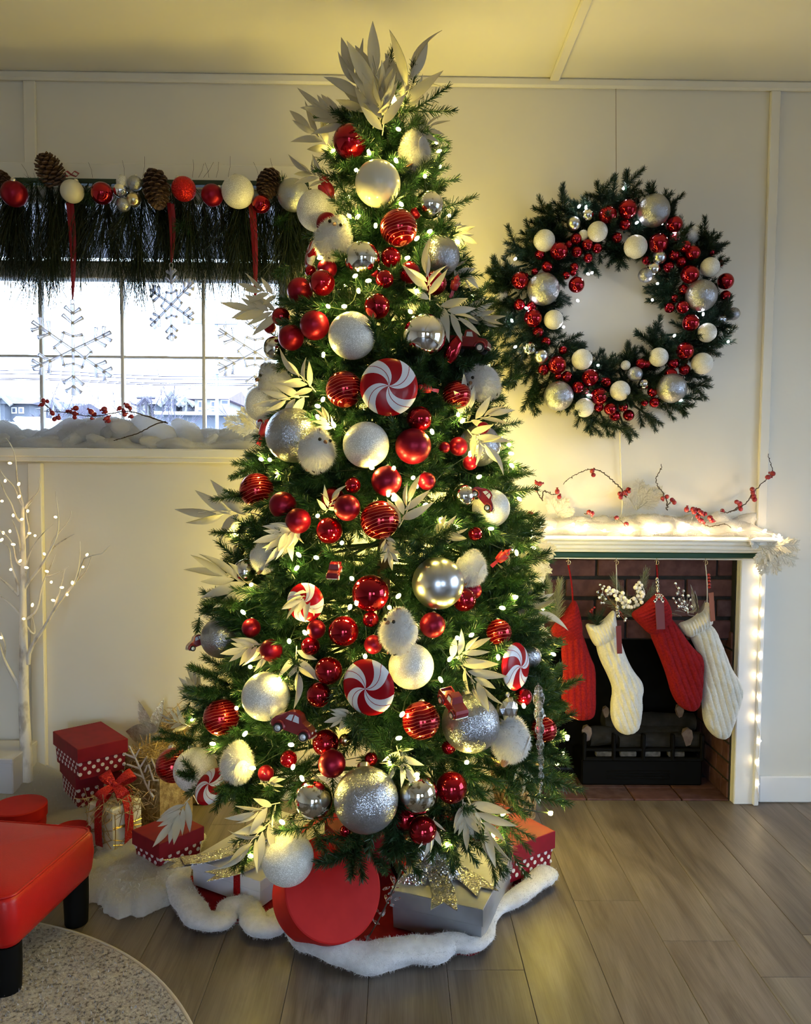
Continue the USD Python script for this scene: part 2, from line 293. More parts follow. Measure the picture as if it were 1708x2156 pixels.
for a_, b_ in ((sy0 + 0.05, (sy0 + sy1) / 2 - 0.02), ((sy0 + sy1) / 2 + 0.02, sy1 - 0.05)): part(sw, 'pane', box((XR + 0.047, a_, sz0 + 0.05), (XR + 0.053, b_, sz1 - 0.05)), glass_m)
rw = sorted(REAR_WINDOWS); rear = []; xs = XL
for (a, b, z0, z1) in rw:
    rear += [box((xs, REAR_Y - 0.12, 0), (a, REAR_Y, CEIL)), box((a, REAR_Y - 0.12, z1), (b, REAR_Y, CEIL)), box((a, REAR_Y - 0.12, -0.02), (b, REAR_Y, z0))]; xs = b
rear.append(box((xs, REAR_Y - 0.12, 0), (XR, REAR_Y, CEIL)))
struct('wall_rear', join(*rear), wall_m)
struct('ceiling', box((XL - 0.1, REAR_Y - 0.12, CEIL), (XR + 0.1, WT, CEIL + 0.1)), ceil_m)
# floor of oak planks, each its own board
fl = struct('floor', box((XL - 0.1, REAR_Y - 0.12, -0.12), (XR + 0.1, 0.02, -0.006)), dark_gap_m)
rng = random.Random(5)
PW, x_ref = 0.1785, on(1219, 1924)[0]
k0 = math.floor((XL - x_ref) / PW)
SEAM = {0: on(1207, 1896)[1], -1: None, 1: None, 2: on(1500, 2057)[1], -2: on(1000, 2042)[1]}
for k in range(k0, k0 + 34):
    xa, xb = x_ref + k * PW, x_ref + (k + 1) * PW
    if xa < XL - 0.02 or xb > XR + 0.02: continue
    near = -1.75 < xa < 1.75
    L = 1.22 if near else 2.2
    y = (SEAM.get(k) or -rng.random() * L); y = y + L * math.ceil((0.0 - y) / L)
    while y > REAR_Y:
        y1 = min(y, 0.0); y0 = max(y - (L if y > -2.9 else 2.6), REAR_Y)
        if y1 - y0 > 0.02: part(fl, 'plank', box((xa + 0.0004, y0 + 0.0003, -0.0075), (xb - 0.0004, y1 - 0.0003, rng.uniform(-0.0002, 0.0002)), 0.0007), plank_ms[rng.randrange(3)])
        y = y0
# trim: cornice bead, wall battens, ceiling batten, baseboard
def batten(px_a, px_b, y_a, y_b, x_mid_y):
    xa, xb = at(px_a, x_mid_y)[0], at(px_b, x_mid_y)[0]; return xa, xb
struct('trim_1', box((XL, -0.018, CEIL - 0.03), (XR, 0, CEIL), 0.006), trim_m)
xa, xb = at(52, 250)[0], at(78, 250)[0]
struct('trim_2', box((xa, -0.012, at(60, 352)[2]), (xb, 0, CEIL - 0.03), 0.003), trim_m)
xa, xb = at(68, 1250)[0], at(97, 1250)[0]
struct('trim_3', box((xa, -0.022, 0.1), (xb, 0, at(80, 975)[2]), 0.003), trim_m)
xa, xb = at(1613, 420)[0], at(1634, 420)[0]
struct('trim_4', box((xa, -0.014, 0.1), (xb, 0, CEIL - 0.03), 0.003), trim_m)
ca, cb = on(1163, 157, CEIL - 0.012), on(1184, 157, CEIL - 0.012)
struct('trim_5', box((ca[0], REAR_Y, CEIL - 0.014), (cb[0], -0.018, CEIL), 0.004), trim_m)
struct('baseboard_back', join(box((at(1597, 1600)[0], -0.014, 0), (XR, 0, at(1650, 1632)[2]), 0.004), box((XL, -0.014, 0), (fx0 - 0.1, 0, at(1650, 1632)[2]), 0.004)), white_m)
struct('baseboard_right', box((XR - 0.014, REAR_Y, 0), (XR, -0.014, 0.085), 0.004), white_m)
struct('baseboard_left', box((XL, REAR_Y, 0), (XL + 0.014, -0.014, 0.085), 0.004), white_m)
# window over the sill
GY = 0.085
def W(px, py): return at(px, py, GY)
wframe_m = noisy('window_frame_paint', (0.52, 0.50, 0.50), (0.56, 0.54, 0.54), 10, 0.45)
casing_m = trim_m
win = struct('window_1', join(box((wx0 - 0.05, -0.02, zh), (wx1 + 0.06, 0.0, at(300, 349)[2]), 0.003), box((wx1, -0.02, zs), (wx1 + 0.055, 0.0, zh), 0.003)), casing_m)
zr0, zr1 = W(400, 592)[2], W(400, 556)[2]
part(win, 'window_frame', join(box((wx0, GY - 0.03, zr0), (wx1, GY + 0.03, zr1), 0.004), box((wx1 - 0.035, GY - 0.03, zs), (wx1, GY + 0.03, zh), 0.004), box((wx0, GY - 0.03, zh - 0.05), (wx1, GY + 0.03, zh), 0.004), box((wx0, GY - 0.03, zs), (wx1, GY + 0.03, zs + 0.05), 0.004), box((wx0, GY - 0.03, zs), (wx0 + 0.035, GY + 0.03, zh), 0.004)), wframe_m)
mxs = [W(88, 700)[0], W(259, 700)[0], W(430, 700)[0]]
step = mxs[1] - mxs[0]; mxs = [mxs[0] - step] + mxs
for x in mxs: part(win, 'muntin', box((x - 0.0055, GY - 0.012, zs + 0.05), (x + 0.0055, GY + 0.012, zr0), 0.002), wframe_m)
zm = W(260, 752)[2]
part(win, 'muntin', box((wx0, GY - 0.010, zm - 0.0035), (wx1 - 0.035, GY + 0.010, zm + 0.0035), 0.001), wframe_m)
xe = [wx0 + 0.035] + mxs + [wx1 - 0.035]
for a, b in zip(xe[:-1], xe[1:]):
    for z0, z1 in ((zs + 0.05, zm), (zm, zr0)):
        part(win, 'pane', box((a, GY - 0.002, z0), (b, GY + 0.002, z1)), glass_m)
part(win, 'pane', box((wx0 + 0.035, GY - 0.002, zr1), (wx1 - 0.035, GY + 0.002, zh - 0.05)), glass_m)
part(win, 'window_sill', join(box((wx0 - 0.06, -0.10, zs - 0.03), (wx1 + 0.08, WT, zs), 0.004), box((wx0 - 0.06, -0.085, at(300, 974)[2]), (wx1 + 0.07, -0.06, zs - 0.028), 0.003)), trim_m)
part(win, 'eave', box((wx0 - 1, WT, zr0 + 0.39), (wx1 + 1, WT + 1.15, zr0 + 0.43)), mat('eave_soffit', (0.30, 0.30, 0.36), 0.8))
# windows and glazed door behind the camera
for i, (a, b, z0, z1) in enumerate(REAR_WINDOWS):
    nm = 'door_1' if z0 < 0.5 else f'window_{2 + (i > 0)}'
    y = REAR_Y - 0.06; fr = 0.05
    w = struct(nm, join(box((a, y - 0.03, z0), (a + fr, y + 0.03, z1)), box((b - fr, y - 0.03, z0), (b, y + 0.03, z1)), box((a, y - 0.03, z1 - fr), (b, y + 0.03, z1)), box((a, y - 0.03, z0), (b, y + 0.03, z0 + fr)), box(((a + b) / 2 - 0.02, y - 0.02, z0), ((a + b) / 2 + 0.02, y + 0.02, z1))), white_m)
    for x0, x1 in ((a + fr, (a + b) / 2 - 0.02), ((a + b) / 2 + 0.02, b - fr)): part(w, 'pane', box((x0, y - 0.003, z0 + fr), (x1, y + 0.003, z1 - fr)), glass_m)

# ================================================================== needles, twigs, cotton, sprigs
def brush(p0, d, L, n, nl, rng, w=0.0012, curve=0.0, ang=(1.15, 0.55), up=(0, 0, 1), tip=0.7):
    """Needles set round a twig: one quad each, plus the twig itself. Returns (verts, faces)."""
    d = unit(d); s = frame(d); t = np.sort(rng.random(n)) ** 0.9
    p = np.asarray(p0) + d * (L * t)[:, None] + np.asarray(up) * (curve * L * t * t)[:, None]
    a = np.arange(n) * 2.39996 + rng.random(n) * 0.5; th = ang[0] + (ang[1] - ang[0]) * t + rng.normal(0, 0.10, n)
    nd = d * np.cos(th)[:, None] + (s[:, 0] * np.cos(a)[:, None] + s[:, 1] * np.sin(a)[:, None]) * np.sin(th)[:, None]
    nd = unit(nd + np.asarray(up) * (2 * curve * t)[:, None]); ln = nl * (0.75 + 0.4 * rng.random(n)) * (1 - (1 - tip) * t)
    sd = unit(np.cross(nd, rng.normal(size=(n, 3)))) * w
    e = p + nd * ln[:, None]
    v = np.stack([p - sd * 0.7, p + sd * 0.7, e + sd * 0.35, e - sd * 0.35], 1).reshape(-1, 3); k = np.arange(n) * 4
    f = np.vstack([np.stack([k, k + 1, k + 2], 1), np.stack([k, k + 2, k + 3], 1)])
    q = np.linspace(0, 1, 4)[:, None]; tw = tube(np.asarray(p0) + d * L * q + np.asarray(up) * curve * L * q * q, np.linspace(0.0022, 0.001, 4), 4)
    return join((v, f), tw)
def fir_branch(root, d, L, rng, n=(3, 5), dens=1100, nl=0.022, tuft=0.12, curve=0.05, w=0.0012, side=0.55):
    """A limb with a brush at its end and pairs of side twigs near the end."""
    d = unit(d); ms = [tube(np.asarray(root) + d * L * np.linspace(0, 0.8, 4)[:, None], np.linspace(0.004, 0.002, 4), 4)]
    q = np.asarray(root) + d * (L - tuft); ms.append(brush(q, d, tuft, int(dens * tuft), nl, rng, w, curve))
    s = frame(d); k = rng.integers(n[0], n[1] + 1)
    for i in range(k):
        tt = L - tuft * (0.55 + 1.0 * i / max(k, 1)) ; a = rng.random() * 6.283
        o = unit(d * (1 - side * 0.5) + (s[:, 0] * math.cos(a) + s[:, 1] * math.sin(a) * 0.7) * side * 1.1); l = tuft * (0.65 + 0.5 * rng.random())
        ms.append(brush(np.asarray(root) + d * max(tt, 0.01), o, l, int(dens * l), nl, rng, w, curve))
    return join(*ms)
def cotton(path, rad, seed, squash=(1, 1, 1), amp=0.35, n=26, freq=14.0):
    p = np.asarray(path, float); v, f = tube(p, rad, n)
    K = len(p); c = np.vstack([np.repeat(p, n, 0), p[0], p[-1]]); o = v - c
    nz = meshkit.fbm(v * freq + seed * 7.1, 4, seed) - 0.45; fine = meshkit.fbm(v * freq * 4 + 3.3, 3, seed + 9) - 0.5
    return c + o * np.asarray(squash) * (1 + amp * 2.2 * nz + amp * 0.5 * fine)[:, None], f
def puffs(pts, r, seed, n=34, m=22):
    """Separate soft lumps of batting, each pulled out of round."""
    rg = np.random.default_rng(seed); ms = []
    for i, p in enumerate(pts):
        v, f = ball(1.0, n, m, s=(rg.uniform(1.3, 2.6), rg.uniform(0.8, 1.1), rg.uniform(0.75, 1.0))); v = v @ rotz(rg.normal(0, 0.3)).T @ roty(rg.normal(0, 0.35)).T
        v = v * (1 + 0.40 * (meshkit.fbm(v * 1.3 + i * 5.1, 2, seed + i) - 0.47) + 0.10 * (meshkit.fbm(v * 8.0 + i, 3, seed) - 0.5))[:, None]; ms.append((v * (r[i] if np.ndim(r) else r) + p, f))
    return join(*ms)
def fuzz(m, n, L, seed, w=0.00035):
    """Loose fibres standing off a soft surface, joined to it."""
    v, f = m; f = np.asarray(f); rg = np.random.default_rng(seed); a = np.cross(v[f[:, 1]] - v[f[:, 0]], v[f[:, 2]] - v[f[:, 0]]); ar = np.linalg.norm(a, axis=1); i = rg.choice(len(f), n, p=ar / ar.sum()); b = rg.dirichlet((1, 1, 1), n); p = (v[f[i]] * b[:, :, None]).sum(1); nn = unit(a[i])
    d = unit(nn * 0.55 + rg.normal(0, 0.6, (n, 3))); s = unit(np.cross(d, rg.normal(size=(n, 3)))) * w; ln = (L * rg.uniform(0.4, 1.2, n))[:, None]; e = p + d * ln; mid = p + d * ln * 0.5 + rg.normal(0, 0.12 * L, (n, 3))
    q = np.stack([p - s, p + s, mid + s, mid - s, e], 1).reshape(-1, 3); k = np.arange(n)[:, None] * 5; return join(m, (q, np.vstack([k + np.array(t) for t in ((0, 1, 2), (0, 2, 3), (3, 2, 4))])))
def chaikin(p, n=2):
    p = np.asarray(p, float)
    for _ in range(n): q = np.roll(p, -1, 0); p = np.stack([0.75 * p + 0.25 * q, 0.25 * p + 0.75 * q], 1).reshape(-1, 2)
    return p
def berry(c, r, d=(0, 0, 1)):
    """A rose hip: a round fruit with a little crown."""
    v, f = ball(r, 12, 8, s=(0.95, 0.95, 1.1)); s = lathe([(r * 0.42, r * 0.9), (r * 0.34, r * 1.2), (r * 0.5, r * 1.55), (r * 0.2, r * 1.25)], 6)
    return moved(join((v, f), s), frame(d), c)
berry_m = mat('red_berry', (0.24, 0.006, 0.014), 0.3, coat_weight=0.3)
twig_m = mat('dark_twig', (0.045, 0.03, 0.022), 0.7)
def sprig(name, label, lines, berries, Y, group=None, seed=1, wave=0.006):
    rg = np.random.default_rng(seed); pts = [[at(x, y, Y) for x, y in l] for l in lines]
    t = thing(name, label, 'berry branch', pts[0][0], group)
    tw = []
    for l in pts:
        l = np.array(l); q = smooth_path(l, 6 * len(l)) if len(l) > 2 else np.linspace(l[0], l[1], 8)
        q = q + rg.normal(0, wave * 0.25, q.shape); tw.append(tube(q, np.linspace(0.0022, 0.0010, len(q)), 5))
        for k in range(2, len(q) - 2, 4): tw.append(ball(0.0022, 6, 4, q[k] + rg.normal(0, 0.001, 3)))
    part(t, 'twig', join(*tw), twig_m)
    allp = np.vstack([np.array(l) for l in pts])
    for x, y, r in berries:
        c = at(x, y, Y - 0.004 + rg.normal(0, 0.004)); part(t, 'berry', berry(c, r * mpp(c), unit(rg.normal(size=3) + [0, -0.5, 0.3])), berry_m, True)
    return t
fern_m = leafy('white_fern', (0.62, 0.60, 0.54), (0.6, 0.57, 0.47), 0.3, 0.5)
def fern(name, label, base, fronds, rg, cat='fern spray', mt=None):
    """Flat white fern sprays: stems with side stems and rows of small leaflets."""
    mt = mt or fern_m; t = thing(name, label, cat, base)
    for d, L in fronds:
        d = unit(d); s = frame(d, (0, -1, 0.15)); ms = [tube(base + d * L * np.linspace(0, 1, 5)[:, None], np.linspace(0.0018, 0.0007, 5), 4)]; V, Fc, nv = [], [], 0
        for k in range(9):
            for sg in (-1, 1):
                q = base + d * L * (0.15 + 0.09 * k); o = unit(d * 0.75 + s[:, 0] * sg * 0.75 + rg.normal(0, 0.12, 3)); l = L * 0.38 * (1 - 0.07 * k)
                ms.append(tube(q + o * l * np.linspace(0, 1, 3)[:, None], 0.0007, 3))
                for j in range(7):
                    for s2 in (-1, 1):
                        a = q + o * l * (0.15 + 0.13 * j); x = unit(np.cross(o, s[:, 1])); b = unit(o * 0.8 + x * s2 * 0.7 + rg.normal(0, 0.15, 3)) * 0.011; c = unit(np.cross(b, s[:, 1])) * 0.0022
                        V += [a, a + b * 0.5 + c, a + b, a + b * 0.5 - c]; Fc += [[nv, nv + 1, nv + 2], [nv, nv + 2, nv + 3]]; nv += 4
        part(t, 'frond', join(*ms, (np.array(V), np.array(Fc))), mt)
    return t
def inflate(poly, Y, T, step, disp=None, power=0.5, back=True):
    """A soft, closed body from an outline given in pixels on the plane y = Y: thickest inside, thin at the edge."""
    P3 = np.array([at(x, y, Y) for x, y in poly]); pg = Polygon(chaikin(P3[:, [0, 2]])).buffer(0).buffer(0.006).buffer(-0.014).buffer(0.008)
    if pg.geom_type != 'Polygon': pg = max(pg.geoms, key=lambda g: g.area)
    b = np.array([pg.exterior.interpolate(d).coords[0] for d in np.arange(0, pg.length, step)])
    x0, z0, x1, z1 = pg.bounds; gx, gz = np.meshgrid(np.arange(x0, x1, step), np.arange(z0, z1, step)); g = np.stack([gx.ravel() + (np.arange(gx.size) // gx.shape[1] % 2) * step / 2, gz.ravel()], 1)
    import shapely
    inn = shapely.contains_xy(pg.buffer(-step * 0.6), g[:, 0], g[:, 1]); g = g[inn]; p = np.vstack([b, g]); nb = len(b)
    tri = Delaunay(p).simplices; c = p[tri].mean(1); tri = tri[shapely.contains_xy(pg, c[:, 0], c[:, 1])]
    from scipy.spatial import cKDTree
    dist = cKDTree(b).query(p)[0]; dist[:nb] = 0; h = np.clip(dist / (T * 1.6), 0, 1); th = T * np.sqrt(1 - (1 - h) ** 2)
    dz = disp(p, dist) if disp is not None else 0.0
    dz = dz * np.clip(dist / 0.006, 0, 1)
    fr = np.stack([p[:, 0], Y - th - dz, p[:, 1]], 1); bk = np.stack([p[:, 0], Y + th * 0.7, p[:, 1]], 1)
    n = len(p); fl = lambda t, v, sg: np.where((sg * np.cross(v[t[:, 1]] - v[t[:, 0]], v[t[:, 2]] - v[t[:, 0]])[:, 1] > 0)[:, None], t, t[:, ::-1])
    f1 = fl(tri, fr, -1); f2 = fl(tri, bk, 1); m = np.arange(n) + n; m[:nb] = np.arange(nb); return np.vstack([fr, bk]), np.vstack([f1, m[f2]])

# ================================================================== fireplace
Yf = -0.030
ox0, ox1 = at(1098, 1450, Yf)[0], at(1599, 1450, Yf)[0]
ft = thing('fireplace', 'white painted fireplace surround with brick lining and dark firebox', 'fireplace', ((fx0 + fx1) / 2, 0, 0))
zt = fz1 + 0.004
part(ft, 'leg', box((ox0, Yf, 0), (fx0 + 0.0, 0, zt), 0.003), white_m)
part(ft, 'leg', join(box((fx1, Yf, 0), (ox1, 0, zt), 0.003), box((ox1 - 0.012, Yf - 0.012, 0), (ox1 + 0.006, 0, zt), 0.003)), white_m)
zg0, zg1 = at(1400, 1176, -0.05)[2], at(1400, 1163, -0.05)[2]
part(ft, 'frieze', box((ox0, Yf, zt - 0.004), (ox1, 0, zg1 + 0.02), 0.002), white_m)
def layer(y, pxt, pyt, pyb): return at(pxt, pyt, y)[0], at(1400, pyt, y)[2], at(1400, pyb, y)[2]
Ys = -0.135
x1, z1, z0 = layer(Ys, 1641, 1131, 1140); part(ft, 'shelf', box((ox0 - 0.05, Ys, z0), (x1, 0, z1), 0.005), white_m)
zz = z0
for nm, y, pxr, pyb in (('moulding', -0.115, 1632, 1148), ('moulding', -0.095, 1619, 1157), ('moulding', -0.072, 1606, 1163.5)):
    x1 = at(pxr, pyb, y)[0]; z0 = at(1400, pyb, y)[2]; part(ft, nm, box((ox0 - 0.02, y, z0), (x1, 0, zz), 0.004), white_m); zz = z0
green_m = mat('dark_green_paint', (0.006, 0.045, 0.022), 0.35)
yb = -0.066; xg = at(1603, 1168, yb)[0]
part(ft, 'green_strip', box((ox0, yb, at(1400, 1175.5, yb)[2]), (xg, Yf, zz - 0.001), 0.003), green_m, label='dark green strip under the mantel')
hook_m = mat('brass_hook', (0.65, 0.52, 0.32), 0.3, 1.0)
HOOKS = []
for px in (1197, 1298, 1383, 1486):
    c = at(px, 1177, -0.05); a = np.linspace(-0.5, 4.2, 14); r = 0.0075
    q = np.stack([c[0] + r * np.sin(a), np.full(14, c[1]), c[2] - 0.012 - r * np.cos(a) * -1 * -1], 1); q = np.vstack([[c[0], c[1], c[2] + 0.004], [c[0], c[1], c[2] - 0.003], q[1:]])
    part(ft, 'hook', tube(q, 0.0012, 6), hook_m); HOOKS.append(c + [0, 0, -0.02])
dark_m = noisy('firebox_black', (0.003, 0.003, 0.003), (0.006, 0.006, 0.006), 20, 0.9, specular_ior_level=0.1)
brick_ms = [noisy(f'brick_red_{i}', c, c2, 28, 0.85, 0.6, 0.003, detail=5) for i, (c, c2) in enumerate((((0.060, 0.018, 0.016), (0.10, 0.040, 0.038)), ((0.070, 0.022, 0.018), (0.11, 0.044, 0.038)), ((0.052, 0.018, 0.018), (0.095, 0.05, 0.05))))]
mortar_m = noisy('dark_mortar', (0.012, 0.011, 0.011), (0.02, 0.018, 0.017), 60, 0.95)
Yb = 0.030; zb0 = at(1300, 1347, Yb)[2]
bd = 0.30
part(ft, 'firebox', join(box((fx0 - 0.03, bd, 0), (fx1 + 0.03, bd + 0.02, fz1 + 0.05)), box((fx0 - 0.03, 0.0, fz1 + 0.02), (fx1 + 0.03, bd, fz1 + 0.05)), box((fx0 - 0.03, WT, 0), (fx0 - 0.01, bd, fz1 + 0.03)), box((fx1 + 0.01, WT, 0), (fx1 + 0.03, bd, fz1 + 0.03)), box((fx0 - 0.03, 0, -0.03), (fx1 + 0.03, bd + 0.02, -0.004)), box((fx0 - 0.03, 0.0, 0), (fx0, bd, fz1 + 0.03)), box((fx1 + 0.012, 0.0, 0), (fx1 + 0.03, bd, fz1 + 0.03))), dark_m)
part(ft, 'brick_backing', join(box((fx1 - 0.004, 0.002, 0), (fx1 + 0.004, bd, fz1 + 0.01)), box((fx0 - 0.004, 0.002, 0), (fx0 + 0.004, bd, fz1 + 0.01)), box((fx0, Yb + 0.008, zb0), (fx1, Yb + 0.06, fz1 + 0.01))), mortar_m)
rows = [(1178, 1213.5, 1256 - 254), (1220, 1256.5, 1190 - 127.5), (1263, 1299, 1253 - 127), (1306, 1345, 1190 - 127)]
rg = np.random.default_rng(11)
for ya, yb_, xs in rows:
    x = xs
    while x < 1560:
        a = at(x + 3, ya, Yb); b = at(x + 124.5, yb_, Yb); xa, xb = max(a[0], fx0 + 0.001), min(b[0], fx1 - 0.001)
        if xb - xa > 0.01:
            j = rg.normal(0, 0.0012, 2); part(ft, 'brick', box((xa, Yb + j[0], b[2]), (xb, Yb + 0.03, a[2] + j[1] * 0.3), 0.003), brick_ms[rg.integers(3)])
        x += 127.3
zz = 0.006; k = 0
while zz < zb0 - 0.01:                                   # side bricks, seen on the right cheek
    ys = [0.004, 0.10, 0.20, bd - 0.002] if k % 2 else [0.004, 0.055, 0.155, 0.25, bd - 0.002]
    for ya, yb_ in zip(ys[:-1], ys[1:]):
        part(ft, 'brick', box((fx1 - 0.009, ya + 0.003, zz), (fx1 + 0.006, yb_ - 0.003, zz + 0.058), 0.003), brick_ms[rg.integers(3)])
    zz += 0.066; k += 1
xs = np.linspace(fx0, fx1, 5)
for i in range(4):                                       # hearth
    part(ft, 'hearth_brick', box((xs[i] + 0.002, 0.004, -0.004), (xs[i + 1] - 0.002, 0.098, 0.004), 0.002), brick_ms[(i * 2) % 3])
    part(ft, 'hearth_brick', box((xs[i] + 0.002, 0.102, -0.004), (xs[i + 1] - 0.002, 0.2, 0.004), 0.002), brick_ms[(i + 1) % 3])
# electric log set
hx0, hx1 = at(1225, 1600, 0.12)[0], at(1480, 1600, 0.12)[0]
ht = thing('log_heater', 'black electric heater with grate and charred logs inside the fireplace', 'heater', ((hx0 + hx1) / 2, 0.15, 0.004))
part(ht, 'base', box((hx0, 0.12, 0.004), (hx1, 0.27, 0.10), 0.006), black_m)
bars = [tube([(a, 0.117, 0.03 + 0.010 * k), (b, 0.117, 0.03 + 0.010 * k)], 0.0011, 4) for k in range(4) for a, b in ((hx0 + 0.09, hx1 - 0.12),)]
iron_m = mat('dark_iron', (0.012, 0.012, 0.013), 0.4, 0.8)
part(ht, 'vent_bars', join(*bars), iron_m)
ember_m = noisy('ember_bed', (0.03, 0.028, 0.028), (0.11, 0.105, 0.10), 60, 0.8, 0.5)
for k in range(4):
    x = hx0 + 0.05 + k * (hx1 - hx0 - 0.09) / 4; part(ht, 'ember_window', box((x, 0.113, 0.113), (x + 0.06, 0.135, 0.132), 0.003), ember_m)
part(ht, 'grate', join(*[box((x, 0.105, 0.10), (x + 0.014, 0.125, 0.20), 0.004) for x in np.linspace(hx0, hx1 - 0.014, 5)], box((hx0, 0.108, 0.098), (hx1, 0.122, 0.112), 0.003), box((hx0, 0.108, 0.134), (hx1, 0.122, 0.146), 0.003)), black_m)
log_m = noisy('charred_log', (0.004, 0.0038, 0.0035), (0.018, 0.016, 0.015), 26, 0.9, 0.9, 0.006)
logend_m = noisy('split_log_face', (0.12, 0.08, 0.07), (0.20, 0.15, 0.13), 40, 0.8, 0.4)
for (a, b, r) in ((at(1240, 1550, 0.17), at(1440, 1545, 0.2), 0.035), (at(1270, 1515, 0.2), at(1460, 1520, 0.22), 0.032), (at(1300, 1560, 0.15), at(1475, 1557, 0.16), 0.028)):
    q = np.linspace(a, b, 14); v, f = tube(q, r, 12); v = v + (meshkit.fbm(v * 30, 3, 4)[:, None] - 0.5) * 0.012
    lg = part(ht, 'log', (v, f), log_m, 40)
for (px, py, s) in ((1237, 1545, 0.030), (1449, 1553, 0.034), (1277, 1500, 0.020), (1433, 1498, 0.024)):
    c = at(px, py, 0.13); part(ht, 'log_end', hull(np.array([c + [s * 0.7 * math.cos(a) * (0.8 + 0.3 * math.sin(3 * a)), 0.02 * (k % 2), s * math.sin(a)] for k, a in enumerate(np.linspace(0, 5.8, 14))])), logend_m)

# mantel dressing
rgm = np.random.default_rng(3)
xa, xb = at(1100, 1110, -0.06)[0], at(1632, 1115, -0.06)[0]; zs_ = at(1400, 1131, Ys)[2]
x = np.linspace(xa, xb, 90); r = 0.033 + 0.004 * np.sin(x * 9) + 0.004 * np.sin(x * 23 + 1); r[:6] *= np.linspace(0.3, 1, 6); r[-12:] *= np.linspace(1, 0.35, 12)
pth = np.stack([x, -0.060 + 0.01 * np.sin(x * 13), zs_ + r * 0.85 - 0.004], 1)
rq = np.random.default_rng(91); pp = pth[4:-8:3] + np.stack([rq.normal(0, 0.01, 26), -0.018 + rq.normal(0, 0.012, 26), rq.uniform(-0.008, 0.014, 26)], 1)
solo('cotton_snow', fuzz(join(cotton(pth, r, 5, (1, 1.75, 0.95), 0.32, 30, 26), puffs(pp[::2], rq.uniform(0.024, 0.034, 13), 12)), 9000, 0.014, 5), cotton_m, 'fluffy cotton snow along the fireplace mantel shelf', 'fake snow', True)
bl = [(1117, 1118), (1136, 1104), (1160, 1112), (1207, 1104), (1218, 1112), (1234, 1107), (1273, 1117), (1310, 1117), (1322, 1119), (1366, 1112), (1374, 1120), (1392, 1118), (1400, 1112), (1437, 1116), (1448, 1106), (1483, 1119), (1490, 1121), (1557, 1115), (1610, 1118), (1641, 1129)]
def bulb(c, r=0.0042, d=(0, 0, 1)): return moved(ball(r, 8, 6, s=(1, 1, 1.6)), frame(d), c)
lt = thing('string_lights', 'warm fairy lights glowing in the cotton on the mantel shelf', 'string lights', at(1400, 1125, -0.12))
pts = []
for px, py in bl:
    c = at(px, py, -0.142 + rgm.normal(0, 0.004)); pts.append(c); part(lt, 'bulb', bulb(c, 0.0050, rgm.normal(size=3)), mantel_e)
pts.sort(key=lambda p: p[0]); q = smooth_path(np.array(pts), 120); q[:, 2] -= 0.004; q[:, 1] += 0.003
part(lt, 'wire', tube(q, 0.0008, 4), clear_wire_m)
lt = thing('string_lights', 'warm fairy light strand hanging down the side of the fireplace leg', 'string lights', at(1600, 1450, -0.045))
pts = [(1600, 1201), (1600, 1245), (1601, 1291), (1599, 1335), (1599, 1380), (1597, 1425), (1597, 1468), (1594, 1513), (1598, 1560), (1593, 1605), (1595, 1650)]
c3 = []
for px, py in pts:
    c = at(px + 1, py, Yf - 0.014); c3.append(c); part(lt, 'bulb', bulb(c, 0.0044, rgm.normal(size=3)), leg_e)
q = smooth_path(np.array([at(1612, 1160, -0.06)] + c3 + [at(1596, 1684, Yf - 0.014)]), 80); q[:, 0] += 0.003 * np.sin(np.arange(80) * 0.9)
part(lt, 'wire', tube(q, 0.0009, 4), clear_wire_m)
G = None
Yq = -0.06
def z3(l, ox=1080, oy=920, s=2.72): return [(ox + a / s, oy + b / s) for a, b in l]
def z3b(l, ox=1080, oy=920, s=2.72): return [(ox + a / s, oy + b / s, c) for a, b, c in l]
sprig('berry_branch', 'arching berry branch bowing over the middle of the mantel', [z3([(650, 345), (615, 292), (560, 240), (510, 200), (470, 185), (410, 192), (370, 210), (320, 240), (290, 270)])], z3b([(455, 195, 5), (462, 218, 5), (660, 300, 5), (645, 318, 5), (630, 325, 5), (612, 325, 5), (665, 312, 4.5), (618, 345, 5)]), Yq, seed=2)
sprig('berry_branch', 'short upright berry branch standing beside the white fern on the mantel', [z3([(880, 420), (882, 380), (855, 310), (825, 268), (822, 235), (840, 200), (850, 155)]), z3([(885, 395), (910, 365)])], z3b([(858, 352, 4.5), (883, 342, 5), (912, 360, 5), (925, 375, 5)]), Yq, seed=3)
sprig('berry_branch', 'long rising berry branch at the outer end of the mantel', [z3([(1190, 440), (1250, 425), (1320, 390), (1380, 320), (1440, 255), (1480, 215), (1488, 180), (1478, 150), (1465, 95)]), z3([(1260, 420), (1300, 395)])], z3b([(1200, 425, 5), (1283, 372, 5), (1300, 383, 5.5), (1305, 412, 5), (1372, 300, 5.5), (1375, 318, 5), (1378, 340, 6), (1385, 358, 5.5), (1462, 230, 5.5), (1488, 210, 6)]), Yq, seed=4)
sprig('berry_branch', 'low berry cluster trailing over the front of the mantel cotton', [z3([(1000, 430), (1060, 440), (1085, 480), (1110, 510), (1170, 505), (1250, 525)])], z3b([(995, 415, 5.5), (1032, 415, 5.5), (1040, 428, 5.5), (1066, 420, 5), (1080, 435, 6), (1100, 440, 5), (1060, 455, 5.5), (1080, 480, 6), (1130, 462, 6), (1140, 478, 5.5)]), -0.12, seed=5)
sprig('berry_branch', 'small forked berry sprig at the tree end of the mantel', [z3([(170, 360), (145, 320), (140, 270)]), z3([(170, 360), (190, 310), (225, 330), (245, 330), (255, 315)])], z3b([(136, 264, 4.5), (155, 268, 5.5), (136, 300, 4.5), (255, 313, 5.5), (266, 343, 5)]), Yq, seed=6)
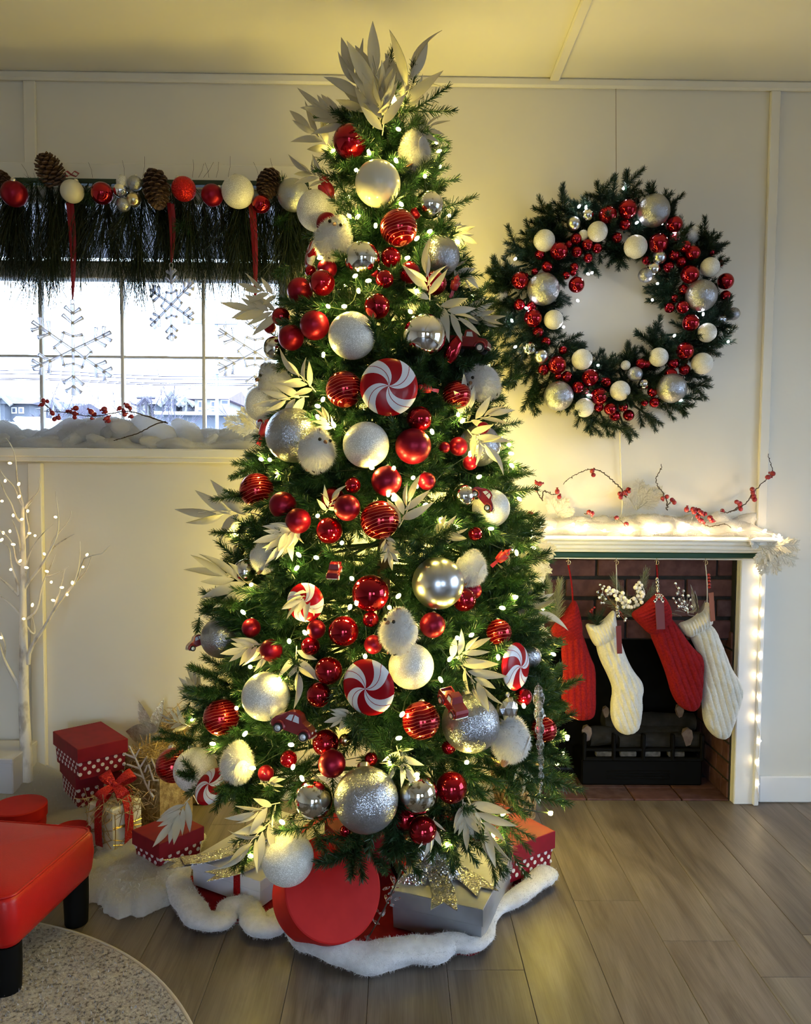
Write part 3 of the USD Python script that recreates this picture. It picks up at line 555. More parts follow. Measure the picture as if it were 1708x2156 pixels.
sprig('berry_branch', 'pair of berry clusters half sunk in the mantel cotton', [z3([(95, 470), (95, 440)]), z3([(410, 440), (470, 438)]), z3([(580, 460), (655, 500)])], z3b([(97, 440, 6), (88, 460, 5), (437, 430, 5.5), (455, 438, 5), (595, 462, 5), (650, 499, 5.5)]), -0.125, seed=7)
fern('fern_spray', 'white artificial fern standing behind the mantel cotton', at(1340, 1075, -0.03), [((-0.5, 0, 0.8), 0.085), ((0.1, 0, 1), 0.10), ((0.8, -0.1, 0.7), 0.11), ((0.5, -0.1, 0.9), 0.09)], rgm)
fern('fern_spray', 'white artificial fern drooping from the outer end of the mantel', at(1603, 1150, -0.12), [((1, -0.1, 0.05), 0.12), ((0.9, -0.1, -0.4), 0.12), ((0.5, -0.1, -0.8), 0.10), ((0.1, -0.1, -1), 0.09), ((-0.3, -0.1, 0.15), 0.05)], rgm)
fern('fern_spray', 'white artificial fern hanging at the tree end of the mantel', at(1105, 1140, -0.15), [((0.9, -0.1, -0.3), 0.10), ((0.6, -0.1, -0.9), 0.13), ((0.15, -0.1, -1), 0.15), ((0.9, -0.1, -0.7), 0.10), ((-0.1, -0.1, -1), 0.17)], rgm)
fern('fern_spray', 'small white fern tuft lying on the mantel near the tree', at(1175, 1085, -0.06), [((-0.5, 0, 0.9), 0.07), ((0.3, 0, 0.6), 0.06), ((0.9, 0, 0.3), 0.05)], rgm)

# ================================================================== stockings
red_knit_m = noisy('red_knit', (0.15, 0.004, 0.006), (0.21, 0.007, 0.010), 180, 0.9, 0.5, 0.002, bscale=500, specular_ior_level=0.15)
white_knit_m = noisy('white_knit', (0.50, 0.49, 0.44), (0.58, 0.56, 0.51), 180, 0.9, 0.5, 0.002, bscale=500, sheen_weight=0.3)
def knit(p, dist, ax, k, cable):
    ax = unit(np.array(ax, float)); u = p @ np.array([-ax[1], ax[0]]); v = p @ ax
    d = 0.0050 * np.abs(np.sin(u * k * 0.75)) ** 0.5
    if cable: d = d + 0.0035 * np.maximum(0, np.sin(u * k * 0.375 + 0.9 * np.sin(v * 90))) 
    return d
S = 2.72
ST = [('red knit stocking with a frosted pine sprig, nearest the tree', red_knit_m, 0.0,
       [(345, 930), (300, 1000), (215, 1095), (218, 1135), (280, 1160), (350, 1178), (400, 1150), (400, 1080), (385, 1000), (365, 940)],
       [(290, 1120), (275, 1210), (282, 1300), (288, 1360), (275, 1430), (280, 1540), (315, 1605), (380, 1625), (450, 1618), (476, 1580), (476, 1440), (475, 1320), (445, 1260), (410, 1150), (380, 1090), (330, 1080)], (0.05, -1), (0.35, -1)),
      ('white cable knit stocking holding pine, silver bells and white berries', white_knit_m, 0.0,
       [(410, 1060), (430, 1125), (465, 1195), (490, 1202), (550, 1180), (602, 1135), (595, 1060), (585, 985), (560, 1000), (525, 1040), (470, 1078)],
       [(470, 1170), (490, 1260), (540, 1360), (572, 1440), (556, 1530), (560, 1620), (600, 1690), (660, 1710), (725, 1680), (744, 1560), (740, 1490), (752, 1440), (738, 1395), (690, 1340), (645, 1250), (605, 1115), (540, 1120)], (0.38, -1), (0.45, -1)),
      ('red knit stocking with a beaded tag and plaid bow', red_knit_m, -0.02,
       [(665, 1012), (720, 1070), (790, 1140), (850, 1120), (915, 1060), (905, 960), (840, 880), (790, 920), (740, 970)],
       [(770, 1100), (840, 1260), (880, 1370), (905, 1470), (955, 1550), (1030, 1578), (1075, 1540), (1088, 1420), (1095, 1290), (1085, 1250), (1040, 1215), (990, 1150), (930, 1060), (890, 1020), (820, 1050)], (0.4, -1), (0.6, -1)),
      ('white cable knit stocking with silver berries beside the mantel leg', white_knit_m, -0.005,
       [(938, 1068), (970, 1115), (1008, 1155), (1060, 1125), (1140, 1080), (1148, 1040), (1118, 925), (1095, 960), (1050, 1020), (1000, 1050)],
       [(1000, 1120), (1055, 1230), (1088, 1300), (1085, 1420), (1080, 1560), (1095, 1650), (1150, 1715), (1200, 1735), (1240, 1718), (1262, 1650), (1305, 1530), (1320, 1460), (1300, 1395), (1255, 1330), (1210, 1215), (1150, 1070), (1080, 1080)], (0.3, -1), (0.35, -1))]
SO = []
for i, (lab, m, dy, cuff, body, ax, cax) in enumerate(ST):
    Y = -0.058 + dy; o = at(*z3([body[0]])[0], Y); t = thing('stocking', lab, 'stocking', o); SO.append(t)
    part(t, 'sock', inflate(z3(body), Y, 0.026, 0.0028, lambda p, d: knit(p, d, ax, 215, True)), m, True)
    part(t, 'cuff', inflate(z3(cuff), Y - 0.008, 0.030, 0.0028, lambda p, d: knit(p, d, cax if i % 2 else (-0.95, -0.45), 400, False)), m, True)
    top = at(*z3([[(345, 930), (590, 990), (825, 890), (1112, 930)][i]])[0], Y); h = HOOKS[i]
    part(t, 'loop', tube(smooth_path(np.array([h, (h + top) / 2 + [0.002, -0.002, 0], top + [0, 0, -0.02]]), 12), 0.003 if i % 2 == 0 else 0.0018, 6), m)
paper_ms = [mat('tag_dark_red', (0.11, 0.01, 0.011), 0.5), mat('tag_rose', (0.13, 0.03, 0.04), 0.4), mat('tag_copper', (0.22, 0.07, 0.04), 0.45)]
plaid_m = usdkit.material(stage, LK + 'check_bead', {**GEO, 'c': ('checker_texture', {'scale': 160.0, 'color1': (0.01, 0.01, 0.01), 'color2': (0.8, 0.8, 0.8)}), 'p': ('principled_bsdf', {'roughness': 0.3})}, [('g.position', 'c.vector'), ('c.color', 'p.base_color')], surface='p.BSDF')
redbead_m = mat('red_bead', (0.2, 0.006, 0.01), 0.25)
def tag(t, pm, bm, quad, beads, lab, yy=-0.105):
    q = [at(x, y, yy) for x, y in z3(quad)]; q2 = [p + np.array([0, 0.003, 0]) for p in q]; part(t, 'name_tag', hull(np.array(q + q2)), pm, label=lab)
    for x, y in z3(beads): c = at(x, y, yy + 0.002); part(t, 'bead', ball(0.0052, 12, 8, c), bm, True)
tag(SO[1], paper_ms[0], plaid_m, [(592, 1085), (620, 1080), (627, 1240), (598, 1242)], [(598, 972), (600, 990), (603, 1008), (604, 1025)], 'dark red hanging tag')
tag(SO[2], paper_ms[1], plaid_m, [(815, 940), (865, 930), (873, 1100), (825, 1103)], [(826, 815), (828, 832), (829, 850), (830, 868), (831, 885)], 'rose coloured hanging tag', -0.130)
tag(SO[3], paper_ms[2], redbead_m, [(1122, 895), (1150, 890), (1160, 1052), (1135, 1058)], [(1122, 790), (1125, 808), (1125, 826), (1127, 845), (1127, 862)], 'copper coloured hanging tag')
for (px, py) in z3([(838, 908)]):                         # plaid bow on the third stocking
    c = at(px, py, -0.136); ms = []
    for sx in (-1, 1):
        a = np.linspace(0, 2 * math.pi, 16); ms.append(ribbon(np.stack([c[0] + sx * 0.010 * (1 - np.cos(a)) * 0.55, c[1] - 0.002 + 0.003 * np.sin(a), c[2] + 0.006 * np.sin(a) * 0.7], 1), (0, 1, 0.2), 0.008))
        ms.append(ribbon(np.array([c, c + [sx * 0.008, -0.001, -0.010], c + [sx * 0.016, 0, -0.022]]), (0.8, 0, 0.6 * sx), 0.008))
    part(SO[2], 'bow', join(*ms), plaid_m)
# what the stockings hold
pick_berry_m = mat('white_berry', (0.78, 0.76, 0.72), 0.45); silver_bell_m = silver_m
def pine_pick(label, base, dirs, m, nl, dens, rg, name='pine_sprig'):
    t = thing(name, label, 'pine sprig', base)
    for d, L in dirs: part(t, 'branch', brush(base, d, L, int(dens * L), nl, rg, 0.0010, 0.02, (0.7, 0.35)), m)
    return t
pine_pick('frosted pine sprig poking out of the red stocking nearest the tree', at(1172, 1310, -0.075), [((-0.25, -0.1, 1), 0.15), ((-0.7, -0.2, 0.7), 0.11), ((0.05, -0.1, 1), 0.13), ((-0.6, -0.1, 1), 0.16)], frost_m, 0.042, 2400, rgm)
pine_pick('frosted pine sprig rising behind the white berry spray', at(1335, 1300, -0.05), [((0.25, 0, 1), 0.15), ((-0.5, 0, 0.9), 0.14), ((0.6, 0, 0.9), 0.11), ((-1, 0, 0.6), 0.12)], frost_m, 0.042, 2000, rgm)
pine_pick('dark green pine tuft filling the mouth of the white bell stocking', at(1258, 1318, -0.075), [((-0.5, -0.3, 0.6), 0.05), ((0.2, -0.3, 0.9), 0.06), ((-0.1, -0.4, 0.6), 0.05)], wreath_fir_m, 0.03, 1500, rgm)
def berry_pick(name, label, px, m, r, stem=True, bm=None):
    c3 = [at(x, y, -0.085 + rgm.normal(0, 0.008)) for x, y in px]; t = thing(name, label, 'berry spray', c3[0])
    if len(px) > 25: c4 = np.array(sorted(c3, key=lambda p: p[0]))[::3] + [0, 0.006, 0]
    part(t, 'stem', tube(smooth_path(c4, 40), 0.0013, 5) if len(px) > 25 else join(*[tube(np.array([c3[-1], (a + c3[-1]) / 2 + [0, 0.01, 0], a + [0, 0.006, 0]]), 0.0012, 4) for a in c3[:-1]]), m)
    for c in c3: part(t, 'berry', ball(r * (0.85 + 0.3 * rgm.random()), 12, 8, c), bm or m, True)
    return t
q5 = lambda l, ox=1140, oy=1160, s=7.764: [(ox + a / s, oy + b / s) for a, b in l]
berry_pick('white_berry_spray', 'curved spray of white berries between the two middle stockings', q5([(1105, 605), (1070, 650), (1130, 690), (1180, 650), (1230, 670), (1205, 730), (1240, 790), (1300, 740), (1290, 800), (1360, 770), (1330, 850), (1385, 810), (1380, 880), (1440, 830), (1420, 910), (1345, 915), (1470, 920), (1515, 780), (1550, 830), (1520, 910), (1580, 880), (1600, 520), (1560, 560), (1640, 560), (1540, 600), (1610, 610), (1580, 660), (1640, 680), (1580, 740), (1650, 740), (1620, 790), (1670, 710), (1640, 840), (1560, 880), (1330, 690)]), pick_berry_m, 0.0068)
berry_pick('silver_bell_spray', 'silver bells and beads clustered in the white stocking beside the red one', q5([(960, 555), (1025, 580), (920, 675), (985, 720), (945, 765), (1050, 790), (1075, 715), (975, 850), (1020, 850), (1370, 1140), (1385, 1105), (1000, 620)]), silver_bell_m, 0.0056)
q6 = lambda l: q5(l, 1340)
berry_pick('silver_berry_spray', 'spray of shiny silver berries in the white stocking beside the leg', q6([(640, 535), (690, 610), (770, 655), (665, 700), (760, 730), (850, 735), (605, 775), (700, 790), (890, 800), (645, 845), (780, 830), (830, 885), (690, 910), (760, 900), (820, 945), (905, 910), (740, 860), (840, 1000)]), silver_bell_m, 0.0055)
berry_pick('red_berry_spray', 'tiny red berries at the mouth of the white bell stocking', q5([(800, 990), (835, 960), (870, 925), (830, 1010)]), redbead_m, 0.0038)
sleaf_m = mat('silver_leaf', (0.55, 0.56, 0.58), 0.3, 0.9)
def leaf_mesh(L, w, bend=0.25, th=0.0007, n=9, cup=0.15):
    """A pointed leaf along +z with the blade in xz, bent towards +y."""
    t = np.linspace(0, 1, n); h = w * np.sin(math.pi * np.minimum(t ** 0.85, 1)) ** 0.9 * (1 - 0.25 * t); h[0] = w * 0.08; h[-1] = 0.0002
    y = bend * L * t ** 2; z = L * t * (1 - 0.2 * abs(bend) * t)
    rows = []
    for sg, k in ((-1, 1), (-0.5, 0.35), (0, 0), (0.5, 0.35), (1, 1)): rows.append(np.stack([sg * h, y - cup * w * k * (h / w), z], 1))
    v = np.stack(rows, 1).reshape(-1, 3); f = grid_faces(n, 5); k = len(v)
    v2 = v + [0, th, 0]; e = []
    for i in range(n - 1):
        for c, s in ((0, 1), (4, -1)):
            a, b = i * 5 + c, (i + 1) * 5 + c; e += [[a, b, b + k], [a, b + k, a + k]] if s > 0 else [[b, a, a + k], [b, a + k, b + k]]
    return np.vstack([v, v2]), np.vstack([f, f[:, ::-1] + k, e])
t = thing('silver_leaf_spray', 'silver leaves fanning from the white stocking beside the leg', 'leaf spray', at(*q6([(900, 1040)])[0], -0.09))
for (bx, by, tx, ty) in ((930, 1030, 960, 530), (960, 1000, 1010, 640), (740, 1070, 545, 985), (800, 1010, 640, 950), (860, 1000, 1000, 960), (980, 1000, 1010, 810), (1010, 1020, 1160, 830), (840, 1040, 980, 1080), (950, 1000, 945, 730)):
    a, b = at(*q6([(bx, by)])[0], -0.09), at(*q6([(tx, ty)])[0], -0.1); part(t, 'leaf', moved(leaf_mesh(np.linalg.norm(b - a), 0.0125, 0.15), frame(b - a, (0.2, -1, 0)) @ np.array([[0, 1, 0], [1, 0, 0], [0, 0, 1.0]]), a), sleaf_m, True)

# ================================================================== window garland
rgg = np.random.default_rng(21)
Yg = -0.055
gx0, gx1 = -1.75, at(648, 380, Yg)[0]
def rodz(x):                                            # the garland's top follows the head of the window
    return at(300, 376, Yg)[2]
gt = thing('needle_garland', 'dark long-needled pine garland hanging across the top of the window', 'garland', ((gx0 + gx1) / 2, Yg, rodz(0)))
part(gt, 'rail', box((gx0, -0.040, rodz(0) - 0.012), (gx1, -0.012, rodz(0) + 0.004), 0.002), mat('green_rail', (0.008, 0.03, 0.018), 0.5))
def bunch(x, L, rg, n=190):
    z0 = rodz(x) - 0.02; d = unit([rg.normal(0, 0.22), rg.normal(-0.05, 0.06), -1]); p0 = np.array([x, Yg + rg.normal(0, 0.012), z0]); sl = L * 0.62
    t = rg.random(n); p = p0 + d * (sl * t)[:, None]; az = rg.random(n) * 6.283; sp = np.abs(rg.normal(0.36, 0.2, n)) + 0.1 * (t < 0.15)
    s = frame(d); nd = unit(d * np.cos(sp)[:, None] + (s[:, 0] * np.cos(az)[:, None] + s[:, 1] * np.sin(az)[:, None]) * np.sin(sp)[:, None] * [1, 0.6, 1]); ln = L * (0.36 + 0.16 * rg.random(n))
    sd = unit(np.cross(nd, rg.normal(size=(n, 3)))) * 0.0009; rows = []
    for k, q in enumerate((0, 0.4, 0.75, 1.0)):
        c = p + nd * (ln * q)[:, None] + np.array([0, 0, -1]) * (ln * 0.22 * q * q)[:, None]; w = (1, 0.95, 0.7, 0.25)[k]; rows += [c - sd * w, c + sd * w]
    v = np.stack(rows, 1).reshape(-1, 3); b = np.arange(n)[:, None] * 8; f = np.vstack([b + np.array(tri) for k in (0, 2, 4) for tri in ((k, k + 1, k + 3), (k, k + 3, k + 2))])
    q = np.linspace(0, 1, 4)[:, None]; return join((v, f), tube(p0 + d * sl * q, 0.0022, 4))
for i, x in enumerate(np.arange(gx0, gx1 + 0.02, 0.0165)):
    part(gt, 'needle_bunch', bunch(x + 0.016 * math.sin(i * 2.1) + rgg.normal(0, 0.006), 0.315 + 0.05 * math.sin(i * 1.7) + rgg.normal(0, 0.035), rgg, 150), pine_m)
stray = []
for px in (405, 418, 428, 440, 455, 195, 262, 300, 575, 545, 480, 60, 90):
    c = at(px, 374, Yg); e = c + [rgg.normal(0, 0.02), -0.01, 0.035 + 0.03 * rgg.random()]; stray.append(tube(np.array([c, (c + e) / 2 + [0.003, 0, 0], e]), 0.0005, 3))
part(gt, 'stray_needles', join(*stray), pine_m)
for px, py in ((180, 405), (388, 462), (578, 470), (600, 400), (75, 380)):
    c = at(px, py, -0.085); part(gt, 'fir_tuft', join(*[brush(c, unit(rgg.normal(size=3) * [1, 0.4, 0.8] + [0, -0.3, -0.3]), 0.05, 70, 0.03, rgg) for _ in range(3)]), fir_m)

# ------------------------------------------------------------------ ornament kinds
def bauble_kind(nm, m, cap=True, n=36):
    k = kind_prim(nm); part(k, 'ball', ball(1.0, n, n // 2 + 2), m, True)
    if cap:
        part(k, 'cap', lathe([(0.0, 0.96), (0.2, 0.955), (0.215, 0.985), (0.2, 1.10), (0.14, 1.14), (0.0, 1.145)], 12), cap_m, 30)
        a = np.linspace(0, 6.283, 10)[:-1]; part(k, 'hook', tube(np.stack([0.07 * np.cos(a), 0 * a, 1.19 + 0.07 * np.sin(a)], 1), 0.014, 4, True), cap_m)
    return k
KIND = {n: bauble_kind('bauble_kind', m) for n, m in dict(rg=red_gloss_m, rm=red_matte_m, rl=red_lined_m, rx=red_glit_m, wg=white_glit_m, pe=pearl_m, sg=silver_glit_m, sm=silver_m, ss=satin_m, me=mercury_m, go=gold_m).items()}
DESC = dict(rg='glossy red bauble', rm='matte red bauble', rl='red bauble with fine glitter lines', rx='red glitter bauble', wg='white glitter bauble', pe='cream pearl bauble', sg='silver glitter bauble', sm='mirror silver bauble', ss='satin silver bauble', me='mottled mercury glass bauble', go='pale gold bauble')
def tilt_R(rg, s, amt=0.35, up=(0, 0, 1)):
    return frame(unit(np.asarray(up, float) + rg.normal(0, amt, 3)), (0, 1, 0)) * s
def bauble(kind, px, py, r, Y, loc, rg, p=None, group=None, up=(0, 0, 1)):
    c = at(px, py, Y) if p is None else p
    return copy(KIND[kind], 'bauble', DESC[kind] + ' ' + loc, 'ornament', tilt_R(rg, r * mpp(c), 0.3, up), c, group)
GB = [('rm', 30, 408, 27, 'hanging at the far end of the window garland'), ('pe', 152, 403, 24, 'on the window garland below the topmost pinecone'), ('rg', 215, 407, 23, 'on the window garland beside the small silver cluster'),
      ('wg', 258, 383, 13, 'uppermost and dullest of the small cluster on the garland'), ('sg', 284, 386, 15.5, 'small, on the garland cluster nearest the big pinecone'), ('sm', 254, 401, 15, 'tiny, in the middle of the garland cluster'), ('go', 282, 421, 15, 'lowest of the garland cluster, beside the big pinecone'), ('sg', 260, 431, 14.5, 'hanging lowest in the small garland cluster'),
      ('rx', 387, 398, 25.5, 'on the garland beside the biggest pinecone'), ('rm', 447, 411, 23, 'on the garland touching the big white ball'), ('wg', 501, 404, 34, 'biggest one on the window garland'), ('rg', 550, 430, 19, 'tucked under the garland pinecone near the tree'), ('sg', 618, 411, 34, 'at the end of the garland next to the tree')]
for k, px, py, r, loc in GB: bauble(k, px, py, r, -0.115 - 0.001 * r, loc, rgg)
def pinecone(r, L, n=70):
    """Scales in a spiral round a core, each a small shell."""
    ms = [ball(1, 12, 8, (0, 0, 0), (r * 0.5, r * 0.5, L * 0.45))]
    for i in range(n):
        t = (i + 0.5) / n; z = L * (t - 0.5); rr = r * (0.35 + 0.65 * math.sin(math.pi * min(0.12 + 0.9 * t, 1)) ** 0.8); a = i * 2.39996; w = r * 0.26 * (1.15 - 0.5 * t); l = rr * 0.62
        o = np.array([math.cos(a), math.sin(a), 0]); s = np.array([-math.sin(a), math.cos(a), 0]); u = np.array([0, 0, 1.0]); d = unit(o + u * (0.15 + 0.8 * t)); nn = np.cross(s, d)
        b = o * rr * 0.38 + u * z; e = b + d * l
        pts = np.array([b - s * w * 0.5, b + s * w * 0.5, b + d * l * 0.7 + s * w, e + s * w * 0.6, e + d * w * 0.15, e - s * w * 0.6, b + d * l * 0.7 - s * w]); pts = np.vstack([pts, pts + nn * w * 0.22, [e + nn * w * 0.5]])
        ms.append(hull(pts))
    return join(*ms)
cone_m = noisy('pinecone', (0.055, 0.026, 0.018), (0.12, 0.065, 0.045), 120, 0.7, 0.3)
for px, py, r, L, up, lab in ((105, 358, 30, 62, (-0.3, -0.5, 1), 'dark brown pinecone standing above the garland near the window end'), (330, 400, 29, 84, (0.25, -0.4, -1), 'biggest brown pinecone, hanging scales down in the garland'), (565, 388, 26, 62, (-0.2, -0.5, -1), 'brown pinecone on the garland near the tree'), (2, 382, 22, 50, (0.6, -0.6, -0.6), 'pinecone cut by the edge of the photograph at the garland end')):
    c = at(px, py, -0.11); s = mpp(c); t = thing('pinecone', lab, 'pinecone', c); part(t, 'scales', moved(pinecone(r * s, L * s, 80), frame(up), c), cone_m)
    part(t, 'stalk', tube(np.array([c + unit(up) * -L * s * 0.45, c + unit(up) * -L * s * 0.45 + [0, 0.03, 0.01]]), 0.003, 5), cone_m)
rib_m = leafy('red_ribbon', (0.30, 0.008, 0.02), (0.35, 0.01, 0.03), 0.3, 0.35)
c = at(150, 368, -0.09); t = thing('bow', 'small red ribbon bow behind the upper garland pinecone', 'bow', c)
for s1 in (-1, 1): part(t, 'loop', ribbon(np.array([c, c + [0.012 * s1, -0.004, 0.010], c + [0.024 * s1, 0, 0.004], c + [0.014 * s1, 0.004, -0.004], c]), (0, 1, 0.6), 0.012), rib_m)
def snowflake(px, py, rpx, Y, lab, ribtop, turn=0.0, spin=0.0):
    c = at(px, py, Y); R = rpx * mpp(c); t = thing('snowflake_ornament', lab, 'ornament', c)
    def bar(a, b, r): return tube(np.array([a, (2 * a + b) / 3, (a + 2 * b) / 3, b]), np.array([0.8, 0.75, 0.85, 1.15]) * r, 8)
    up = np.array([0, 0, 1.0]); rt = np.array([math.cos(turn), math.sin(turn), 0]); q = R * 0.042
    for k in range(6):
        a = k * math.pi / 3 + spin; d = rt * math.sin(a) + up * math.cos(a); n = rt * math.cos(a) - up * math.sin(a); ms = [bar(c, c + d * R, q)]
        for f_, l in ((0.58, 0.26), (0.80, 0.20)):
            for s in (-1, 1): ms.append(bar(c + d * R * f_, c + d * R * (f_ + l * 0.62) + n * s * R * l * 0.85, q))
        d2 = rt * math.sin(a + math.pi / 3) + up * math.cos(a + math.pi / 3); tip = c + unit(d + d2) * R * 0.42
        ms += [bar(c + d * R * 0.30, tip, q * 0.75), bar(c + d2 * R * 0.30, tip, q * 0.75)]
        part(t, 'arm', join(*ms), crystal_m, 40)
    top = c + up * R; a = np.linspace(0, 6.283, 10)[:-1]; part(t, 'ring', tube(np.stack([top[0] + 0.006 * np.cos(a), 0 * a + top[1], top[2] + 0.008 + 0.008 * np.sin(a)], 1), 0.0016, 5, True), crystal_m)
    rp = at(*ribtop, Y); rp[0] = rp[0]
    rb = [ribbon(smooth_path(np.array([top + [0, 0.001, 0.014], (top + rp) / 2 + [0.004 * s + 0.006, 0.004 * s, 0], rp + [0.004 * s, 0.004 * s, 0]]), 8), (1, 0.25 * s, 0), np.linspace(0.004, 0.013, 8)) for s in (-1, 1)]
    part(t, 'ribbon', join(*rb), rib_m)
snowflake(154, 737, 95, -0.10, 'clear acrylic snowflake hanging lowest, over the bare bush', (147, 428), 0.8)
snowflake(361, 641, 76, -0.105, 'clear acrylic snowflake hanging highest in the window', (359, 428), -0.6)
snowflake(537, 742, 86, -0.10, 'clear acrylic snowflake half hidden by the tree edge', (530, 428), 0.35)
# cotton, berry branch and white fern on the sill
x = np.linspace(-1.75, at(560, 900, 0)[0], 80); r = 0.038 + 0.010 * np.sin(x * 11) + 0.006 * np.sin(x * 29 + 2); r[-8:] *= np.linspace(1, 0.4, 8)
rq = np.random.default_rng(92); sx_ = np.linspace(-1.72, x[-1] - 0.04, 24) + rq.normal(0, 0.015, 24); sr_ = rq.uniform(0.034, 0.048, 24); sp_ = np.stack([sx_, 0.0 + rq.normal(0, 0.012, 24), zs + sr_ * rq.uniform(0.8, 1.15, 24)], 1)
sr_ = np.r_[sr_, rq.uniform(0.016, 0.024, 15)]; sp_ = np.vstack([sp_, np.stack([np.linspace(-1.7, x[-1], 15), np.full(15, -0.052), zs + 0.016 + rq.uniform(0, 0.010, 15)], 1)])
solo('cotton_snow', fuzz(join(cotton(np.stack([x, 0.012 + 0.012 * np.sin(x * 17), zs + r * 0.98], 1), r, 8, (1, 1.15, 1.0), 0.42, 28, 24), cotton(np.stack([x, np.full(80, -0.052), zs + 0.010 + 0.006 * np.sin(x * 31)], 1), 0.018 + 0.005 * np.sin(x * 26 + 1), 18, (1, 1.6, 0.9), 0.42, 16, 30), puffs(sp_, sr_, 40)), 20000, 0.016, 6), cotton_m, 'rolls of fluffy cotton snow lying on the window sill', 'fake snow', True)
w1 = lambda l: [(a / 2.628, 300 + b / 2.628) for a, b in l]
sprig('berry_branch', 'dark berry branch lying across the cotton on the window sill', [w1([(930, 1552), (800, 1510), (700, 1488), (610, 1500), (500, 1515), (400, 1500), (300, 1490), (240, 1485)]), w1([(250, 1450), (290, 1485)]), w1([(920, 1545), (860, 1560), (760, 1610), (680, 1635), (600, 1655), (545, 1650)]), w1([(800, 1510), (930, 1552)])],
      [(a / 2.628, 300 + b / 2.628, c) for a, b, c in ((240, 1428, 5), (262, 1432, 4.5), (232, 1450, 5), (290, 1497, 5.5), (302, 1530, 5), (325, 1523, 5), (372, 1487, 4), (392, 1489, 4), (420, 1470, 6), (413, 1500, 6), (413, 1520, 5), (505, 1490, 6.5), (520, 1503, 6), (508, 1527, 3.5), (577, 1475, 6), (583, 1490, 5), (597, 1523, 5), (585, 1528, 4.5), (600, 1541, 5), (662, 1470, 5), (705, 1457, 6), (720, 1470, 5), (685, 1487, 5), (690, 1505, 5), (727, 1516, 5))], -0.075, seed=9, wave=0.003)
fern('fern_spray', 'white fern sprig in the sill cotton beside the tree', at(548, 905, -0.085), [((-1, -0.1, 0.25), 0.115), ((-0.6, -0.1, 0.6), 0.09)], rgg)

# ================================================================== wreath
Yw = -0.075
wc = at(1287, 652, Yw); k_ = mpp(wc)
wt = thing('christmas_wreath', 'large fir wreath with red white and silver balls hanging on the wall', 'wreath', wc)
a = np.linspace(0, 6.283, 41)[:-1]; part(wt, 'frame', tube(np.stack([wc[0] + 175 * k_ * np.cos(a), 0 * a + Yw + 0.03, wc[2] + 175 * k_ * np.sin(a)], 1), 0.006, 6, True), wire_m)
rgw = np.random.default_rng(8)
def zw(x, y): return 980 + x / 2.755, 360 + y / 2.755
for i in range(170):
    a = i / 170 * 6.283 + rgw.normal(0, 0.03); R0 = rgw.uniform(120, 205) * k_; c = wc + np.array([R0 * math.cos(a), 0.015, R0 * math.sin(a)])
    rad = np.array([math.cos(a), 0, math.sin(a)]); tan = np.array([-math.sin(a), 0, math.cos(a)])
    outw = 1 if i % 3 else -1; d = unit(rad * (0.75 * outw) + tan * rgw.uniform(0.1, 1.0) + np.array([0, -0.45, 0]) * rgw.uniform(0.2, 1.2))
    L = 0.112 if outw > 0 else 0.066
    part(wt, 'branch', fir_branch(c, d, L + rgw.uniform(0, 0.02), rgw, (3, 5), 2700, 0.023, 0.072, 0.02, 0.0012, 0.75), wreath_fir_m)
WB = [('wg', 458, 403, 62), ('wg', 767, 352, 58), ('wg', 988, 440, 67), ('wg', 1313, 370, 53), ('wg', 1420, 557, 55), ('wg', 1402, 938, 55), ('wg', 1373, 1117, 62), ('wg', 1122, 1080, 55), ('wg', 898, 1275, 58), ('wg', 690, 1373, 55), ('wg', 677, 1093, 60), ('wg', 512, 863, 56), ('wg', 198, 722, 48),
      ('sg', 1093, 230, 93), ('sg', 453, 685, 93), ('sg', 1370, 722, 90), ('sg', 1197, 1260, 85), ('sg', 541, 1305, 85),
      ('ss', 628, 305, 40), ('sm', 710, 255, 35), ('wg', 685, 372, 30), ('ss', 1125, 500, 40), ('sm', 1090, 568, 40), ('sg', 1045, 605, 42), ('ss', 1480, 862, 40), ('sg', 1555, 828, 38), ('sm', 1525, 922, 37), ('sm', 372, 1030, 40), ('ss', 440, 1075, 42), ('sg', 985, 1178, 43), ('wg', 930, 1127, 28), ('sm', 1035, 1235, 32)]
WB += [('rg', x, y, r) for x, y, r in ((826, 255, 52), (942, 220, 55), (1213, 310, 48), (543, 463, 52), (1120, 420, 57), (1322, 475, 43), (1303, 600, 53), (1510, 640, 48), (1308, 880, 49), (1275, 1045, 51), (318, 635, 50), (645, 660, 46), (393, 853, 52), (533, 1125, 53), (725, 1198, 49), (777, 1307, 50),
      (985, 178, 25), (925, 312, 32), (880, 387, 30), (643, 393, 33), (708, 428, 33), (647, 470, 32), (765, 448, 30), (713, 505, 27), (433, 485, 30), (600, 425, 22), (475, 555, 33), (403, 583, 20), (632, 558, 25), (583, 607, 24), (625, 590, 20), (1275, 437, 35), (1210, 488, 33), (1253, 527, 32), (1180, 557, 32), (1050, 518, 25), (1218, 395, 33), (1425, 470, 24), (1478, 535, 22), (1263, 688, 30), (1215, 740, 24), (1185, 793, 31), (1262, 790, 37), (1510, 728, 35), (313, 775, 33), (385, 785, 30), (423, 935, 32), (467, 993, 30), (567, 1040, 26), (453, 1153, 33), (590, 1193, 33), (653, 1255, 35), (820, 1225, 28), (695, 1277, 24), (775, 1370, 28), (840, 1380, 36), (917, 1368, 28), (867, 1420, 33), (947, 1417, 34), (1085, 1283, 29), (1040, 1345, 20), (1097, 1343, 30), (1193, 1180, 36), (1272, 1152, 33), (1207, 1115, 34), (1020, 1118, 32), (1050, 1120, 24), (1270, 1105, 22), (800, 1215, 18), (540, 1190, 22), (350, 610, 18))]
MATOF = dict(rg=red_gloss_m, wg=white_glit_m, sg=silver_glit_m, ss=satin_m, sm=silver_m)
